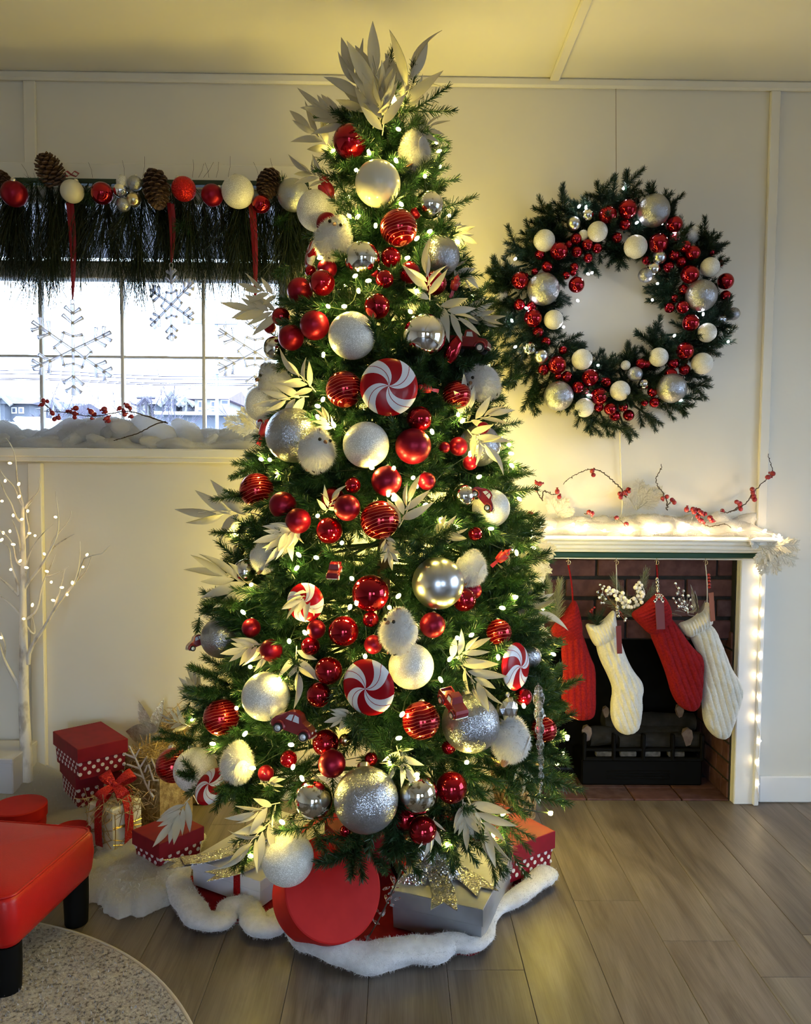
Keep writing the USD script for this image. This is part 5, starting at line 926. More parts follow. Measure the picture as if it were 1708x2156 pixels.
# px, py of the base, direction in the picture (degrees, 0 = towards the mantel, 90 = up), length in px, lean towards the room, label
SPR = [(800, 265, 96, 165, 0.1, 'tallest white leaf spray of the crown, standing straight up'), (775, 250, 112, 140, 0.3, 'white leaf spray of the crown leaning toward the window'), (835, 255, 72, 170, 0.1, 'white leaf spray of the crown leaning toward the wreath'), (805, 285, 90, 110, 0.8, 'frontmost white leaf spray of the crown, above the highest red ball'), (785, 270, 70, 120, 0.9, 'low wide white leaf spray at the base of the crown'),
       (735, 270, 150, 105, 0.2, 'white leaf spray reaching out beside the highest red ball'), (705, 320, 140, 110, 0.1, 'white leaf spray reaching toward the wall above the garland end'), (690, 385, 155, 80, 0.2, 'white leaf spray over the last silver garland ball'), (860, 285, 20, 80, 0.1, 'white leaf spray beside the perched top bird'), (850, 240, 55, 75, 0.3, 'short white leaf spray under the crown on the wreath side'),
       (930, 480, -20, 70, -0.2, 'thin white leaf spray against the wall above the upper silver glitter ball'), (945, 560, -30, 70, -0.2, 'thin white leaf spray against the wall below the upper silver glitter ball'), (905, 640, 100, 110, 0.6, 'white leaf spray in front of the upper red balls, above the mirror ball'), (920, 640, -40, 110, 0.5, 'white leaf spray drooping over the large mirror silver ball'), (965, 660, -10, 90, 0.1, 'white leaf spray pointing at the wreath above the toy truck'),
       (600, 660, 175, 110, 0.1, 'white leaf spray crossing the window beside red balls'), (590, 625, 165, 80, 0.1, 'small white leaf spray at the window edge above the red cluster'), (665, 825, 140, 95, 0.6, 'white leaf spray above the window-side bird'), (650, 835, 195, 105, 0.5, 'white leaf spray spreading below the window-side bird'), (705, 905, 130, 60, 0.6, 'short white leaf spray over the big silver ball with lights'),
       (985, 880, 100, 80, 0.4, 'white leaf spray before the lined ball under the truck'), (975, 890, 15, 95, 0.3, 'brightly lit white leaf spray pointing at the wreath'), (985, 905, -45, 105, 0.5, 'white leaf spray falling over the wreath-side silver ball'), (550, 1085, 178, 155, 0.1, 'white leaf spray reaching over the bare wall at mid height'), (555, 1240, 160, 150, 0.2, 'white leaf spray reaching over the wall above the toy car'),
       (640, 1110, 200, 100, 0.6, 'white leaf spray below the slanting row of red balls'), (625, 1110, 235, 90, 0.6, 'white leaf spray hanging before the hidden window-side bird'), (685, 1080, 60, 70, 0.7, 'white petals across the central red cluster'), (840, 1110, 70, 110, 0.5, 'yellow-lit white leaf spray beside the central lined ball'), (905, 1130, 10, 85, 0.5, 'white leaf spray over the top of the satin silver ball'), (810, 1125, -75, 70, 0.4, 'single drooping white leaf spray below the central lined ball'),
       (1065, 1215, 70, 80, 0.3, 'white leaf spray with the mantel-side cardinal'), (1070, 1270, -15, 110, 0.2, 'white leaf spray pointing at the first stocking'), (1090, 1275, -50, 95, 0.1, 'white leaf spray drooping before the first stocking'), (665, 1235, 225, 90, 0.6, 'white leaf spray in front of the tilted peppermint disc'), (560, 1355, 190, 85, 0.6, 'white leaf spray over the bluish silver glitter ball'), (575, 1355, 240, 60, 0.6, 'small white leaf spray hanging above the lower matte ball'),
       (625, 1360, -80, 105, 0.5, 'white leaf spray hanging down beside the small red balls'), (945, 1390, 35, 95, 0.5, 'white leaf spray rising beside the squashed white ball'), (965, 1390, -45, 125, 0.6, 'long white leaf spray falling onto the stocking-side silver ball'), (750, 1500, 190, 65, 0.6, 'white leaf spray under the lower peppermint disc'), (835, 1570, -60, 85, 0.6, 'white leaf spray above the lowest mercury ball'), (845, 1570, 250, 75, 0.6, 'white leaf spray above the biggest silver ball'),
       (400, 1530, 155, 60, 0.2, 'small white leaf spray above the gold wrapped box'), (420, 1480, 100, 80, 0.2, 'white leaf spray at the window-side edge above the lined ball'), (400, 1680, 235, 95, 0.3, 'white leaf spray hanging over the small polka dot box'), (590, 1690, 190, 100, 0.6, 'white leaf spray over the white gift box lid'), (575, 1725, 225, 120, 0.6, 'white leaf spray beside the lowest white ball'), (545, 1650, 20, 60, 0.5, 'white leaf spray below the glowing bird'),
       (985, 1680, -55, 130, 0.4, 'white leaf spray hanging over the silver gift box'), (975, 1680, -85, 85, 0.5, 'bluish white leaf spray beside the lowest red balls'), (915, 1720, 255, 70, 0.6, 'white leaf spray hanging over the silver glitter bow'), (1095, 1600, -80, 60, 0.2, 'small white leaf spray under the cream bird'), (1100, 1150, 40, 60, -0.1, 'white leaf spray before the mantel end')]
for i, (px, py, deg, L, lean, lab) in enumerate(SPR):
    p = on_tree(px, py, 0.90 if lean > 0.3 else 0.8); a = math.radians(deg); d = unit(CR * math.cos(a) + CU * math.sin(a) - _f * lean); L = L * mpp(p) * 1.15
    z = d; y = unit(_f - z * np.dot(_f, z)); x = np.cross(y, z); copy(SPRAY[i % 5], 'leaf_spray', lab, 'leaf spray', np.stack([x, y, z], 1) * L, p)

# ------------------------------------------------------------------ trunk, limbs and needles
tree = thing('christmas_tree', 'tall artificial fir tree densely hung with red white and silver ornaments', 'christmas tree', (TX, TY, 0))
part(tree, 'trunk', tube(np.array([[TX, TY, 0.03], [TX, TY, 0.6], [TX, TY, 1.4], [TX, TY, ZTOP - 0.16]]), [0.022, 0.02, 0.016, 0.006], 10), wood_m)
part(tree, 'stand', join(*[tube(np.array([[TX, TY, 0.09], [TX + 0.14 * math.cos(q), TY + 0.14 * math.sin(q), 0.05], [TX + 0.24 * math.cos(q), TY + 0.24 * math.sin(q), 0.02]]), 0.011, 6) for q in (0.4, 1.97, 3.54, 5.11)]), black_m)
rgt = np.random.default_rng(42)
SC = np.array([s[0] for s in SPH]); SR = np.array([s[1] for s in SPH]); SP, SZ = proj(SC); SPR_px = SR / SZ * F_
def clear(a, b, m=0.004):
    """How far a twig keeps out of the ornaments, and out of the line of sight to their middles."""
    q = np.linspace(0, 1, 7)[:, None]; p = a + (b - a) * q; d = np.linalg.norm(p[:, None] - SC[None], axis=2) - SR[None]
    if (d < m).any(): return False
    pp, z = proj(p); dd = np.linalg.norm(pp[:, None] - SP[None], axis=2); return not ((dd < SPR_px[None] * 0.74) & (z[:, None] < SZ[None])).any()
def limb(z, phi, R, droop, rg, tuft=0.115, dens=2300, nb=(7, 10)):
    o = np.array([math.cos(phi), math.sin(phi), 0]); root = np.array([TX, TY, z]) + o * R * 0.30; d = unit(o + np.array([0, 0, droop])); L = R * 0.70 / max(math.cos(math.atan(droop)), 0.3); tuft = min(tuft, L * 0.9)
    ms = [tube(root + d * L * np.linspace(-0.35, 0.85, 4)[:, None], np.linspace(0.005, 0.002, 4), 4)]; s = frame(d); n = 0
    for i in range(rg.integers(nb[0], nb[1] + 1) + 1):
        for _ in range(5):
            if i == 0: q = root + d * (L - tuft); e = unit(d + rg.normal(0, 0.08, 3))
            else: q = root + d * (L - tuft * rg.uniform(0.6, 1.9)); a = rg.random() * 6.283; e = unit(d * 0.75 + (s[:, 0] * math.cos(a) + s[:, 1] * math.sin(a) * 0.8) * 0.75)
            l = tuft * rg.uniform(0.65, 1.0)
            if clear(q, q + e * (l + 0.008)): ms.append(brush(q, e, l, int(dens * l), 0.0245, rg, 0.0013, 0.05, (1.15, 0.55), tip=0.85)); n += 1; break
    return join(*ms) if n else None
count = 0; tries = 0
def wanted(rg):
    while True:
        z = rg.uniform(prof_z[0], ZTOP - 0.12)
        if rg.random() < max(RZ(z) / 0.56, 0.06): return z
while count < 300 and tries < 900:
    tries += 1; z = wanted(rgt); back = rgt.random() < 0.12
    phi = rgt.uniform(0.25, math.pi - 0.25) if back else rgt.uniform(-math.pi - 0.25, 0.25)
    R = RZ(z) * rgt.uniform(0.90, 1.06); R = min(R, 0.42 / max(math.sin(phi), 0.05)); q = (z - prof_z[0]) / (ZTOP - prof_z[0]); droop = -0.22 + 0.62 * q + rgt.normal(0, 0.15)
    m = limb(z - R * droop * 0.8, phi, R, droop, rgt, 0.12 if z < 1.6 else 0.085)
    if m is not None: part(tree, 'branch', m, fir_m); count += 1
V = []
for i in range(900):                                     # the closer needles nearer the trunk
    z = wanted(rgt); phi = rgt.uniform(0, 6.283); R = min(RZ(z) * rgt.uniform(0.3, 0.86), 0.36 / max(math.sin(phi), 0.05)); o = np.array([math.cos(phi), math.sin(phi), 0]); q = np.array([TX, TY, z]) + o * R; e = unit(o + rgt.normal(0, 0.55, 3))
    if clear(q, q + e * 0.11): V.append(brush(q, e, 0.11, 120, 0.026, rgt, 0.0016, 0.02))
part(tree, 'inner_needles', join(*V), fir_m, kind='stuff')
# named outer twigs of the photograph: the tips that stick out of the outline
for (px, py, tx, ty) in ((815, 190, 826, 104), (830, 205, 838, 180), (745, 262, 700, 232), (860, 270, 890, 245), (880, 375, 905, 340), (905, 410, 930, 392), (560, 985, 492, 975), (540, 1050, 475, 1035), (530, 1120, 448, 1122), (1015, 1030, 1050, 1000), (1060, 1120, 1105, 1085), (1075, 1160, 1112, 1140), (1075, 1230, 1103, 1210), (1085, 1340, 1155, 1335), (1110, 1400, 1155, 1420), (520, 1270, 432, 1265), (480, 1440, 398, 1405), (440, 1560, 326, 1555), (1120, 1580, 1195, 1610), (520, 1650, 455, 1665), (1030, 1700, 1115, 1790), (940, 1720, 955, 1840), (1020, 1740, 1045, 1860), (430, 1640, 380, 1630), (540, 1770, 490, 1830), (660, 1740, 690, 1805), (1050, 1640, 1105, 1720), (400, 1480, 385, 1500), (420, 1300, 415, 1330), (610, 560, 580, 575), (990, 650, 1020, 690)):
    a, b = on_tree(px, py, 0.86), on_tree(px, py, 0.97); b = deep(tx, ty, depth(b)); d = b - a; L = np.linalg.norm(d)
    ms = [brush(a, d, L, int(2100 * L), 0.023, rgt, 0.0010, 0.0, (1.15, 0.5))]
    for _ in range(2): ms.append(brush(a + d * 0.3, unit(unit(d) + rgt.normal(0, 0.35, 3)), L * 0.6, int(1400 * L), 0.022, rgt, 0.0010))
    V2 = part(tree, 'branch_tip', join(*ms), fir_m)

# ------------------------------------------------------------------ lights on the tree
LB = [(828, 208), (839, 272), (701, 318), (777, 321), (834, 338), (750, 358), (895, 371), (845, 430), (736, 455), (754, 456), (791, 475), (905, 487), (878, 502), (674, 543), (858, 543), (748, 581), (776, 591), (877, 613), (755, 612), (691, 645), (725, 645), (864, 656), (681, 747), (680, 841), (669, 855), (669, 878), (703, 894), (910, 909), (965, 873), (974, 886), (990, 956), (550, 967), (568, 968), (783, 985), (829, 987), (582, 1000), (818, 1040), (828, 1050), (495, 1122), (720, 1143), (669, 1086), (666, 1174), (629, 1168), (625, 1196), (529, 1231), (741, 1218), (737, 1278), (751, 1269), (512, 1289), (642, 1332), (609, 1350), (1009, 1004), (870, 1006), (877, 1023), (896, 1063), (928, 1096), (942, 1110), (959, 1109), (1034, 1113), (1088, 1164), (1086, 1258), (1058, 1280), (839, 1255), (820, 1279), (993, 1337), (963, 1343),
      (527, 1404), (589, 1431), (498, 1491), (406, 1514), (516, 1545), (448, 1566), (532, 1617), (636, 1639), (769, 1382), (594, 1731), (613, 1568), (617, 1615), (947, 1388), (928, 1431), (847, 1504), (1049, 1384), (1103, 1486), (840, 1554), (822, 1605), (983, 1605), (1060, 1713), (1039, 1756), (878, 1631), (944, 1779), (527, 1802)]
lt = thing('string_lights', 'warm yellow fairy lights wound through the christmas tree', 'string lights', (TX, TY, 0.2))
bp = []
for px, py in LB: bp.append(on_tree(px, py, 0.96, -0.005))
for i in range(140):                                       # round the sides and the back
    z = wanted(rgt); phi = rgt.uniform(-0.35, 2.55); R = min(RZ(z) * 0.97, 0.44 / max(math.sin(phi), 0.05)); bp.append(np.array([TX + R * math.cos(phi), TY + R * math.sin(phi), z]))
for c in bp: part(lt, 'bulb', bulb(c, 0.0048, rgt.normal(size=3)), warm_e)
bs = sorted(bp, key=lambda c: (round((c[2]) / 0.16), math.atan2(c[1] - TY, c[0] - TX) * (1 if round(c[2] / 0.16) % 2 else -1)))
wl = [];
for a, b in zip(bs[:-1], bs[1:]):
    m = (a + b) / 2; m[:2] = [TX, TY] + (m[:2] - [TX, TY]) * 0.85; q = np.array([a, m, b]); wl.append(tube(smooth_path(q, 6), 0.0011, 3))
part(lt, 'wire', join(*wl), wire_m)

# ================================================================== under the tree
rgf = np.random.default_rng(31)
def ribbon_bow(t, c, size, m, face, up, loops=4, tails=2, w=0.4, seed=0, name='loop'):
    """A bow of band loops round a knot; face = towards the viewer, up = which way the loops lie round."""
    rg = np.random.default_rng(seed); R = frame(face, up); c = np.asarray(c)
    for i in range(loops):
        a = 2 * math.pi * (i + 0.5) / loops + rg.normal(0, 0.12); d = R[:, 0] * math.cos(a) + R[:, 1] * math.sin(a); n = R[:, 2]; wd = unit(np.cross(d, n)); L = size * rg.uniform(0.85, 1.1); q = np.linspace(0, 1, 15)
        p = c + d * (L * np.sin(math.pi * q) ** 0.8)[:, None] * 0.95 + n * (size * 0.34 * -np.cos(math.pi * q) * np.sin(math.pi * q) ** 0.6 + size * 0.12)[:, None]
        part(t, name, ribbon(p, wd, size * w * (0.45 + 0.55 * np.sin(math.pi * q)), 0.0016), m, 40)
    part(t, 'knot', ball(size * 0.16, 12, 8, c + R[:, 2] * size * 0.14, (1, 0.8, 1)), m, True)
def tail(t, pts, wd, w, m):
    p = smooth_path(np.array(pts), 14); v, f = ribbon(p, wd, np.linspace(w * 0.7, w, 14), 0.0016); e = p[-1] - p[-2]; part(t, 'tail', (v, f), m, 40)
    a, b = v[-4:].copy(), unit(e) * w * 0.55
    for s in (0, 1):                                     # swallow-tail end
        k = (0, 1) if s == 0 else (1, 0); lo, hi = v[-4 + k[0]], v[-4 + k[1]]; mid = (lo + hi) / 2; th = v[-1] - v[-4]
        part(t, 'tail_tip', hull(np.array([lo, mid, lo + b, lo + th, mid + th, lo + th + b])), m)
silver_rib_m = glitter('silver_glitter_ribbon', (0.55, 0.55, 0.58), 0.9, 0.22, 0.0022, 1.1)
red_rib_m = glitter('red_glitter_ribbon', (0.42, 0.008, 0.012), 0.4, 0.35, 0.0018, 0.8)
silver_box_m = noisy('silver_card', (0.30, 0.315, 0.35), (0.36, 0.375, 0.41), 16, 0.34, 0.05, 0.001, metal=0.55)
red_card_m = noisy('red_card', (0.16, 0.003, 0.012), (0.19, 0.004, 0.015), 30, 0.6, 0.08, 0.001, bscale=600, specular_ior_level=0.25)
red_round_m = noisy('red_round_card', (0.40, 0.006, 0.006), (0.44, 0.009, 0.008), 30, 0.6, 0.08, 0.001, bscale=600, specular_ior_level=0.25)
white_card_m = mat('white_card', (0.56, 0.56, 0.61), 0.45)
dot_m = mat('white_dot_print', (0.58, 0.54, 0.54), 0.55)
def obox(o, ux, uy, sx, sy, z0, z1, b=0.002, grow=0.0, taper=0.0):
    """A box standing on its footprint: corner o, edges ux*sx and uy*sy."""
    q = []
    for z, t_ in ((z0, taper), (z0 + b, taper), (z1 - b, 0), (z1, 0)):
        bb = b if z in (z0, z1) else 0
        g = grow - t_ - bb
        for a, c in ((-g, -g), (sx + g, -g), (sx + g, sy + g), (-g, sy + g)): q.append(np.array([o[0], o[1], z]) + ux * a + uy * c)
    return hull(np.array(q))
def axes_from(a, b):
    ux = unit((b - a) * [1, 1, 0]); uy = np.array([-ux[1], ux[0], 0]); return ux, uy
def gift(label, A, B, depth_, z0, h, lid, m, dots=False, name='gift_box', taper=0.006):
    """A lidded card box: A, B = the two ends of the edge that faces the room (B to the right of A)."""
    A, B = np.array([A[0], A[1], 0.0]), np.array([B[0], B[1], 0.0]); ux, uy = axes_from(A, B); sx = float(np.linalg.norm(B - A))
    t = thing(name, label, 'gift box', A + ux * sx / 2 + uy * depth_ / 2 + [0, 0, z0]); base = part(t, 'box_base', obox(A, ux, uy, sx, depth_, z0, z0 + h - 0.004, 0.001, -0.003, taper), m)
    part(t, 'lid', obox(A, ux, uy, sx, depth_, z0 + h - lid, z0 + h, 0.0015), m)
    if dots:
        ms = []; zt_ = z0 + h - lid
        for (o, u, n, L) in ((A, ux, -uy, sx), (A + ux * sx, uy, ux, depth_), (A + uy * depth_, -uy, -ux, depth_)):
            k = 0; z = zt_ - 0.006
            while z > z0 + 0.006:
                x = 0.010 + (k % 2) * 0.0135
                while x < L - 0.008:
                    a = np.linspace(0, 6.283, 13)[:-1]; inset = 0.003 + taper * (zt_ - z) / max(h - lid, 0.01)
                    inset = 0.003 + taper * (1 - (z - z0) / (h - 0.004)); c = o + u * x - n * inset; c[2] = z; r = 0.0058; nn = n * 1.0
                    ring = np.array([c + u * r * math.cos(q) + np.array([0, 0, 1]) * r * math.sin(q) for q in a]); ring[:, 2] = np.minimum(ring[:, 2], zt_ - 0.0003); ms.append(hull(np.vstack([ring + nn * 0.0012, ring - nn * 0.004])))
                    x += 0.027
                z -= 0.0160; k += 1
        part(t, 'polka_dots', join(*ms), dot_m)
    return t, A, ux, uy, sx
def edge_from(c, d, L): return c + d * L
def mound_z(x, y):
    a = np.clip((y + 0.45) / 0.13, 0, 1); a = a * a * (3 - 2 * a); b = np.clip((-0.80 - x) / 0.07, 0, 1); b = b * b * (3 - 2 * b); c = np.clip((y + 0.26) / 0.26, 0, 1) * np.clip((-1.10 - x) / 0.22, 0, 1)
    return 0.086 * a * b + 0.10 * c * c * (3 - 2 * c)
def on_mound(px, py):
    d = ray(px, py); t = np.linspace(1.7, 2.66, 900); p = EYE + t[:, None] * d; i = int(np.argmax(p[:, 2] < mound_z(p[:, 0], p[:, 1]))); return p[i]
# silver box with glitter bow
a, b = on(822, 1954, 0.012), on(1016, 2001, 0.012)
t, A, ux, uy, sx = gift('silver gift box with a big silver glitter bow under the tree', a, b, 0.33, 0.012, 0.098, 0.042, silver_box_m, taper=0.003)
zt_ = 0.110; c = on(903, 1818, zt_ + 0.018); ribbon_bow(t, c, 0.098, silver_rib_m, (0.05, -0.6, 0.8), (0, 0.5, 0.9), 4, seed=2, w=0.62)
tail(t, [c + [0, 0, 0.01], on(925, 1850, zt_ + 0.012), on(935, 1900, zt_ + 0.004)], ux, 0.062, silver_rib_m)
tail(t, [c + [0, 0, 0.01], on(965, 1835, zt_ + 0.010), on(1012, 1868, zt_ + 0.004)], ux + uy * 0.9, 0.062, silver_rib_m)
# round red box tipped on its edge, its lid towards the room
ctr = on(640, 1992, 0.0); dC = np.array([0.42, -0.80, 0.60]); ax = unit(dC)
C = deep(703, 1868, 1.80); Rr = 109 * mpp(C) ; t = thing('round_gift_box', 'large round red box tipped on its side in front of the tree', 'gift box', C); Rm = frame(ax)
C = on(703, 1868, Rr * math.sqrt(1 - ax[2] ** 2) + 0.12 * ax[2] + 0.006); Rr = 107 * mpp(C)
part(t, 'lid', moved(lathe([(0.0, 0.0), (Rr - 0.004, 0.0), (Rr - 0.001, -0.002), (Rr, -0.005), (Rr, -0.034), (Rr - 0.003, -0.034), (0.0, -0.030)], 72), Rm, C), red_round_m, 30)
part(t, 'box_base', moved(lathe([(0.0, -0.028), (Rr - 0.004, -0.028), (Rr - 0.004, -0.118), (Rr - 0.007, -0.120), (0.0, -0.120)], 72), Rm, C), red_round_m, 30)
# white box with silver ribbon
a, b = on(402, 1864, 0.012), on(548, 1916, 0.012)
t, A, ux, uy, sx = gift('white gift box with silver glitter ribbon lying beside the round red box', a, b, 0.36, 0.012, 0.075, 0.030, white_card_m, taper=0.002)
zt_ = 0.0875; V0 = lambda u, v, z=0.0: A + ux * sx * u + uy * 0.36 * v + np.array([0, 0, zt_ + z])
part(t, 'red_ribbon', join(ribbon(np.array([V0(0.68, -0.004, -0.07), V0(0.68, -0.003, 0.001), V0(0.68, 0.3, 0.0012), V0(0.68, 1.0, 0.0012)]), ux, 0.022, 0.001)), red_rib_m)
part(t, 'silver_ribbon', ribbon(smooth_path(np.array([V0(0.05, -0.12, 0.016), V0(0.25, 0.12, 0.006), V0(0.42, 0.45, 0.010), V0(0.55, 0.85, 0.030)]), 14), unit(ux * 0.9 - uy * 0.3), 0.055, 0.0015), silver_rib_m)
tail(t, [V0(0.5, 0.8, 0.03), V0(0.25, 0.10, 0.008), V0(0.02, -0.16, 0.014)], unit(ux * 0.9 - uy * 0.3), 0.056, silver_rib_m); tail(t, [V0(0.75, 0.35, 0.012), V0(0.7, 0.10, 0.006), V0(0.52, -0.10, 0.004)], ux, 0.05, silver_rib_m)
# polka-dot boxes
def from_corner(front, right, left_len, z=0.0):
    f, r = on(*front, z), on(*right, z); return f, r
f_, r_ = on(336, 1838, 0.034), on(430, 1796, 0.034); gift('small red polka dot box in front of the gold wrapped gift', f_, r_, np.linalg.norm(on(288, 1801, 0.034) - f_), 0.034, 0.080, 0.042, red_card_m, True)
zb_ = 0.089; f_, r_ = on(160, 1705, zb_), on(262, 1680, zb_); l_ = on(82, 1676, zb_); gift('red polka dot box at the bottom of the stack of two', f_, r_, min(np.linalg.norm(l_ - f_), 0.23), zb_, 0.105, 0.044, red_card_m, True)
zb_ = 0.1945; f_, r_ = on(164, 1647, zb_), on(270, 1620, zb_); l_ = on(97, 1594, zb_); gift('red polka dot box on top of the stack of two', f_, r_, min(np.linalg.norm(l_ - f_), 0.22), zb_, 0.100, 0.044, red_card_m, True)
f_, r_ = on(1071, 1866, 0.03), on(1168, 1826, 0.03); gift('red polka dot box under the tree on the fireplace side', f_, r_, 0.24, 0.03, 0.105, 0.050, red_card_m, True)
f_, r_ = on(735, 1890, 0.012), on(838, 1860, 0.012); gift('dark red box hidden behind the round red box', f_, r_, 0.16, 0.012, 0.14, 0.05, red_card_m)
# cream lantern box wound with twine, under a red bow
cream_m = noisy('cream_panel', (0.62, 0.58, 0.45), (0.70, 0.66, 0.54), 20, 0.6); twine_m = noisy('raffia', (0.22, 0.14, 0.055), (0.46, 0.33, 0.16), 80, 0.6); gold_wire_m = mat('gold_wire', (0.50, 0.36, 0.14), 0.35, 0.9)
A = on(205, 1795, 0.0); B = on(238, 1816, 0.0); ux = unit(on(278, 1795, 0.0) - B); ux[2] = 0; uy = np.array([-ux[1], ux[0], 0]); s = 0.105; h = 0.155
t = thing('lantern_gift', 'cream box wound with twine and topped with a red glitter bow', 'gift box', B); Bc = B * [1, 1, 0]
part(t, 'box_base', obox(Bc, ux, uy, s, s, 0.004, h, 0.004), cream_m)
tw = []
for (o, u, n) in ((Bc, ux, -uy), (Bc + uy * s, -uy, -ux)):
    for _ in range(9):
        p, q = rgf.uniform(0.02, 0.98, 2); z0, z1 = rgf.uniform(0.01, h - 0.01, 2); a_, b_ = (o + u * s * p, o + u * s * q) if rgf.random() < 0.5 else (o, o + u * s); a_, b_ = a_ + [0, 0, z0], b_ + [0, 0, z1]; tw.append(tube(np.array([a_ + n * 0.002, (a_ + b_) / 2 + n * 0.004, b_ + n * 0.002]), 0.0013, 4))
part(t, 'twine', join(*tw), gold_wire_m)
rf = []
for _ in range(140):
    c0 = Bc + ux * s * rgf.uniform(-0.15, 1.15) + uy * s * rgf.uniform(-0.15, 1.15) + np.array([0, 0, h + rgf.uniform(-0.03, 0.02)]); d = unit(rgf.normal(size=3) * [1, 1, 0.5]) * rgf.uniform(0.02, 0.045); rf.append(tube(np.array([c0 - d, c0 + rgf.normal(0, 0.006, 3) + [0, 0, 0.008], c0 + d - [0, 0, 0.012]]), 0.0012, 3))
part(t, 'raffia', join(*rf), twine_m)
top = Bc + ux * s * 0.5 + uy * s * 0.5 + np.array([0, 0, h + 0.030])
for u_, w_ in ((ux, uy), (uy, ux)):
    for sg in (-1, 1): part(t, 'ribbon', ribbon(smooth_path(np.array([top, top + u_ * sg * s * 0.35 + [0, 0, 0.002], top + u_ * sg * (s * 0.54) + [0, 0, -0.035], top + u_ * sg * (s * 0.545) + [0, 0, -h * 0.95]]), 12), w_, 0.030), red_rib_m, 40)
ribbon_bow(t, top + [0, 0, 0.01], 0.062, red_rib_m, (0.1, -0.55, 0.8), (0, 0.3, 1), 4, seed=5, w=0.62)
# gold raffia box with silver leaves
gold_weave_m = noisy('gold_raffia', (0.20, 0.13, 0.055), (0.42, 0.32, 0.16), 55, 0.45, 0.9, 0.004, metal=0.3, bscale=160)
c = on(312, 1728, 0.0); ux = unit(np.array([0.86, -0.5, 0])); uy = np.array([0.5, 0.86, 0]); o = c - ux * 0.075 + np.array([0, -0.06, 0]); o[2] = 0.0
gold_y = o[1]; t = thing('gold_gift', 'tall box wrapped in gold raffia with silver leaf trim beside the stacked boxes', 'gift box', c); part(t, 'box_base', obox(o, ux, uy, 0.155, 0.14, 0.0, 0.235, 0.006), gold_weave_m)
ms = []
for _ in range(260):
    f1 = rgf.integers(3); p, z = rgf.random(), rgf.uniform(0.01, 0.23); q = (o + ux * 0.155 * p - uy * 0.004, o - ux * 0.004 + uy * 0.14 * p, o + ux * 0.155 * p + uy * 0.14 * rgf.random() + [0, 0, 0.0])[f1] + np.array([0, 0, z if f1 < 2 else 0.24]); d = unit(rgf.normal(size=3)) * rgf.uniform(0.015, 0.04)
    ms.append(tube(np.array([q - d, q + rgf.normal(0, 0.004, 3), q + d]), 0.0014, 3))
part(t, 'raffia', join(*ms), twine_m)
foil_m = noisy('silver_foil_leaf', (0.56, 0.53, 0.42), (0.72, 0.69, 0.58), 60, 0.3, 0.8, 0.004, metal=0.35, bscale=110)
tp = on(318, 1545, 0.25)
for (tx, ty, w) in ((262, 1545, 0.045), (285, 1478, 0.024), (342, 1472, 0.020), (330, 1500, 0.02), (300, 1520, 0.04)):
    e = on(tx, ty, 0.25); e = deep(tx, ty, depth(tp) - 0.02); d = e - tp; part(t, 'silver_leaf', moved(leaf_mesh(np.linalg.norm(d), w, 0.15, 0.001, 11, 0.08), frame(d, (0.1, 1, 0.3)), tp), foil_m, True)
c = on(395, 1690, 0.0); c[2] = 0
t = thing('gold_basket', 'low gold woven box half hidden under the lowest window-side branches', 'basket', c); part(t, 'box_base', obox(c - np.array([0.06, 0.02, 0]), np.array([1.0, 0, 0]), np.array([0, 1.0, 0]), 0.14, 0.12, 0.0, 0.10, 0.008), gold_weave_m)
lat = [tube(np.array([c + [-0.058 + 0.02 * i, -0.022, 0.005], c + [-0.058 + 0.02 * i + 0.05 * sg, -0.022, 0.095]]), 0.0022, 4) for i in range(7) for sg in (-1, 1) if -0.07 < -0.058 + 0.02 * i + 0.05 * sg < 0.09]; part(t, 'lattice', join(*lat), gold_wire_m)
c = on(376, 1520, 0.0); c = deep(368, 1530, depth(on(330, 1700, 0.0)) + 0.02); t = thing('raffia_bundle', 'loose bundle of brown raffia behind the silver foil leaves', 'raffia', c)
part(t, 'strands', join(*[tube(np.array([c + rgf.normal(0, 0.03, 3), c + rgf.normal(0, 0.03, 3), c + rgf.normal(0, 0.03, 3) + [0, 0, -0.02]]), 0.0013, 3) for _ in range(90)]), twine_m, kind='stuff')
part(t, 'post', box((c[0] - 0.03, c[1] - 0.03, 0), (c[0] + 0.03, c[1] + 0.03, c[2] - 0.01), 0.004), gold_weave_m)
# glittery snowflake propped on the gold box
frost_plastic_m = mat('frosted_plastic', (0.66, 0.60, 0.56), 0.25, 0.2, transmission_weight=0.3, coat_weight=0.5)
yS = gold_y - 0.09
t = thing('snowflake_ornament', 'clear glittery snowflake propped against the gold wrapped box', 'ornament', at(300, 1620, yS))
q7 = lambda x, y: at(200 + x / 6.57, 1460 + y / 6.57, yS)
for ln in (((470, 720), (560, 900), (620, 1030), (740, 1330), (810, 1430)), ((390, 830), (550, 890)), ((440, 980), (620, 1040)), ((720, 870), (620, 1030)), ((620, 760), (560, 880)), ((500, 1090), (670, 1160)), ((740, 980), (810, 1200)), ((810, 1200), (880, 1200)), ((720, 1000), (690, 1090)), ((780, 900), (860, 1080)), ((380, 1070), (450, 1220)), ((740, 1330), (830, 1340)), ((740, 1330), (750, 1200)), ((500, 1090), (550, 1200))):
    p = np.array([q7(*k) for k in ln]); p = smooth_path(p, 8) if len(p) > 2 else np.linspace(p[0], p[1], 4); part(t, 'arm', tube(p, np.linspace(0.0028, 0.0034, len(p)), 6), frost_plastic_m, 40)
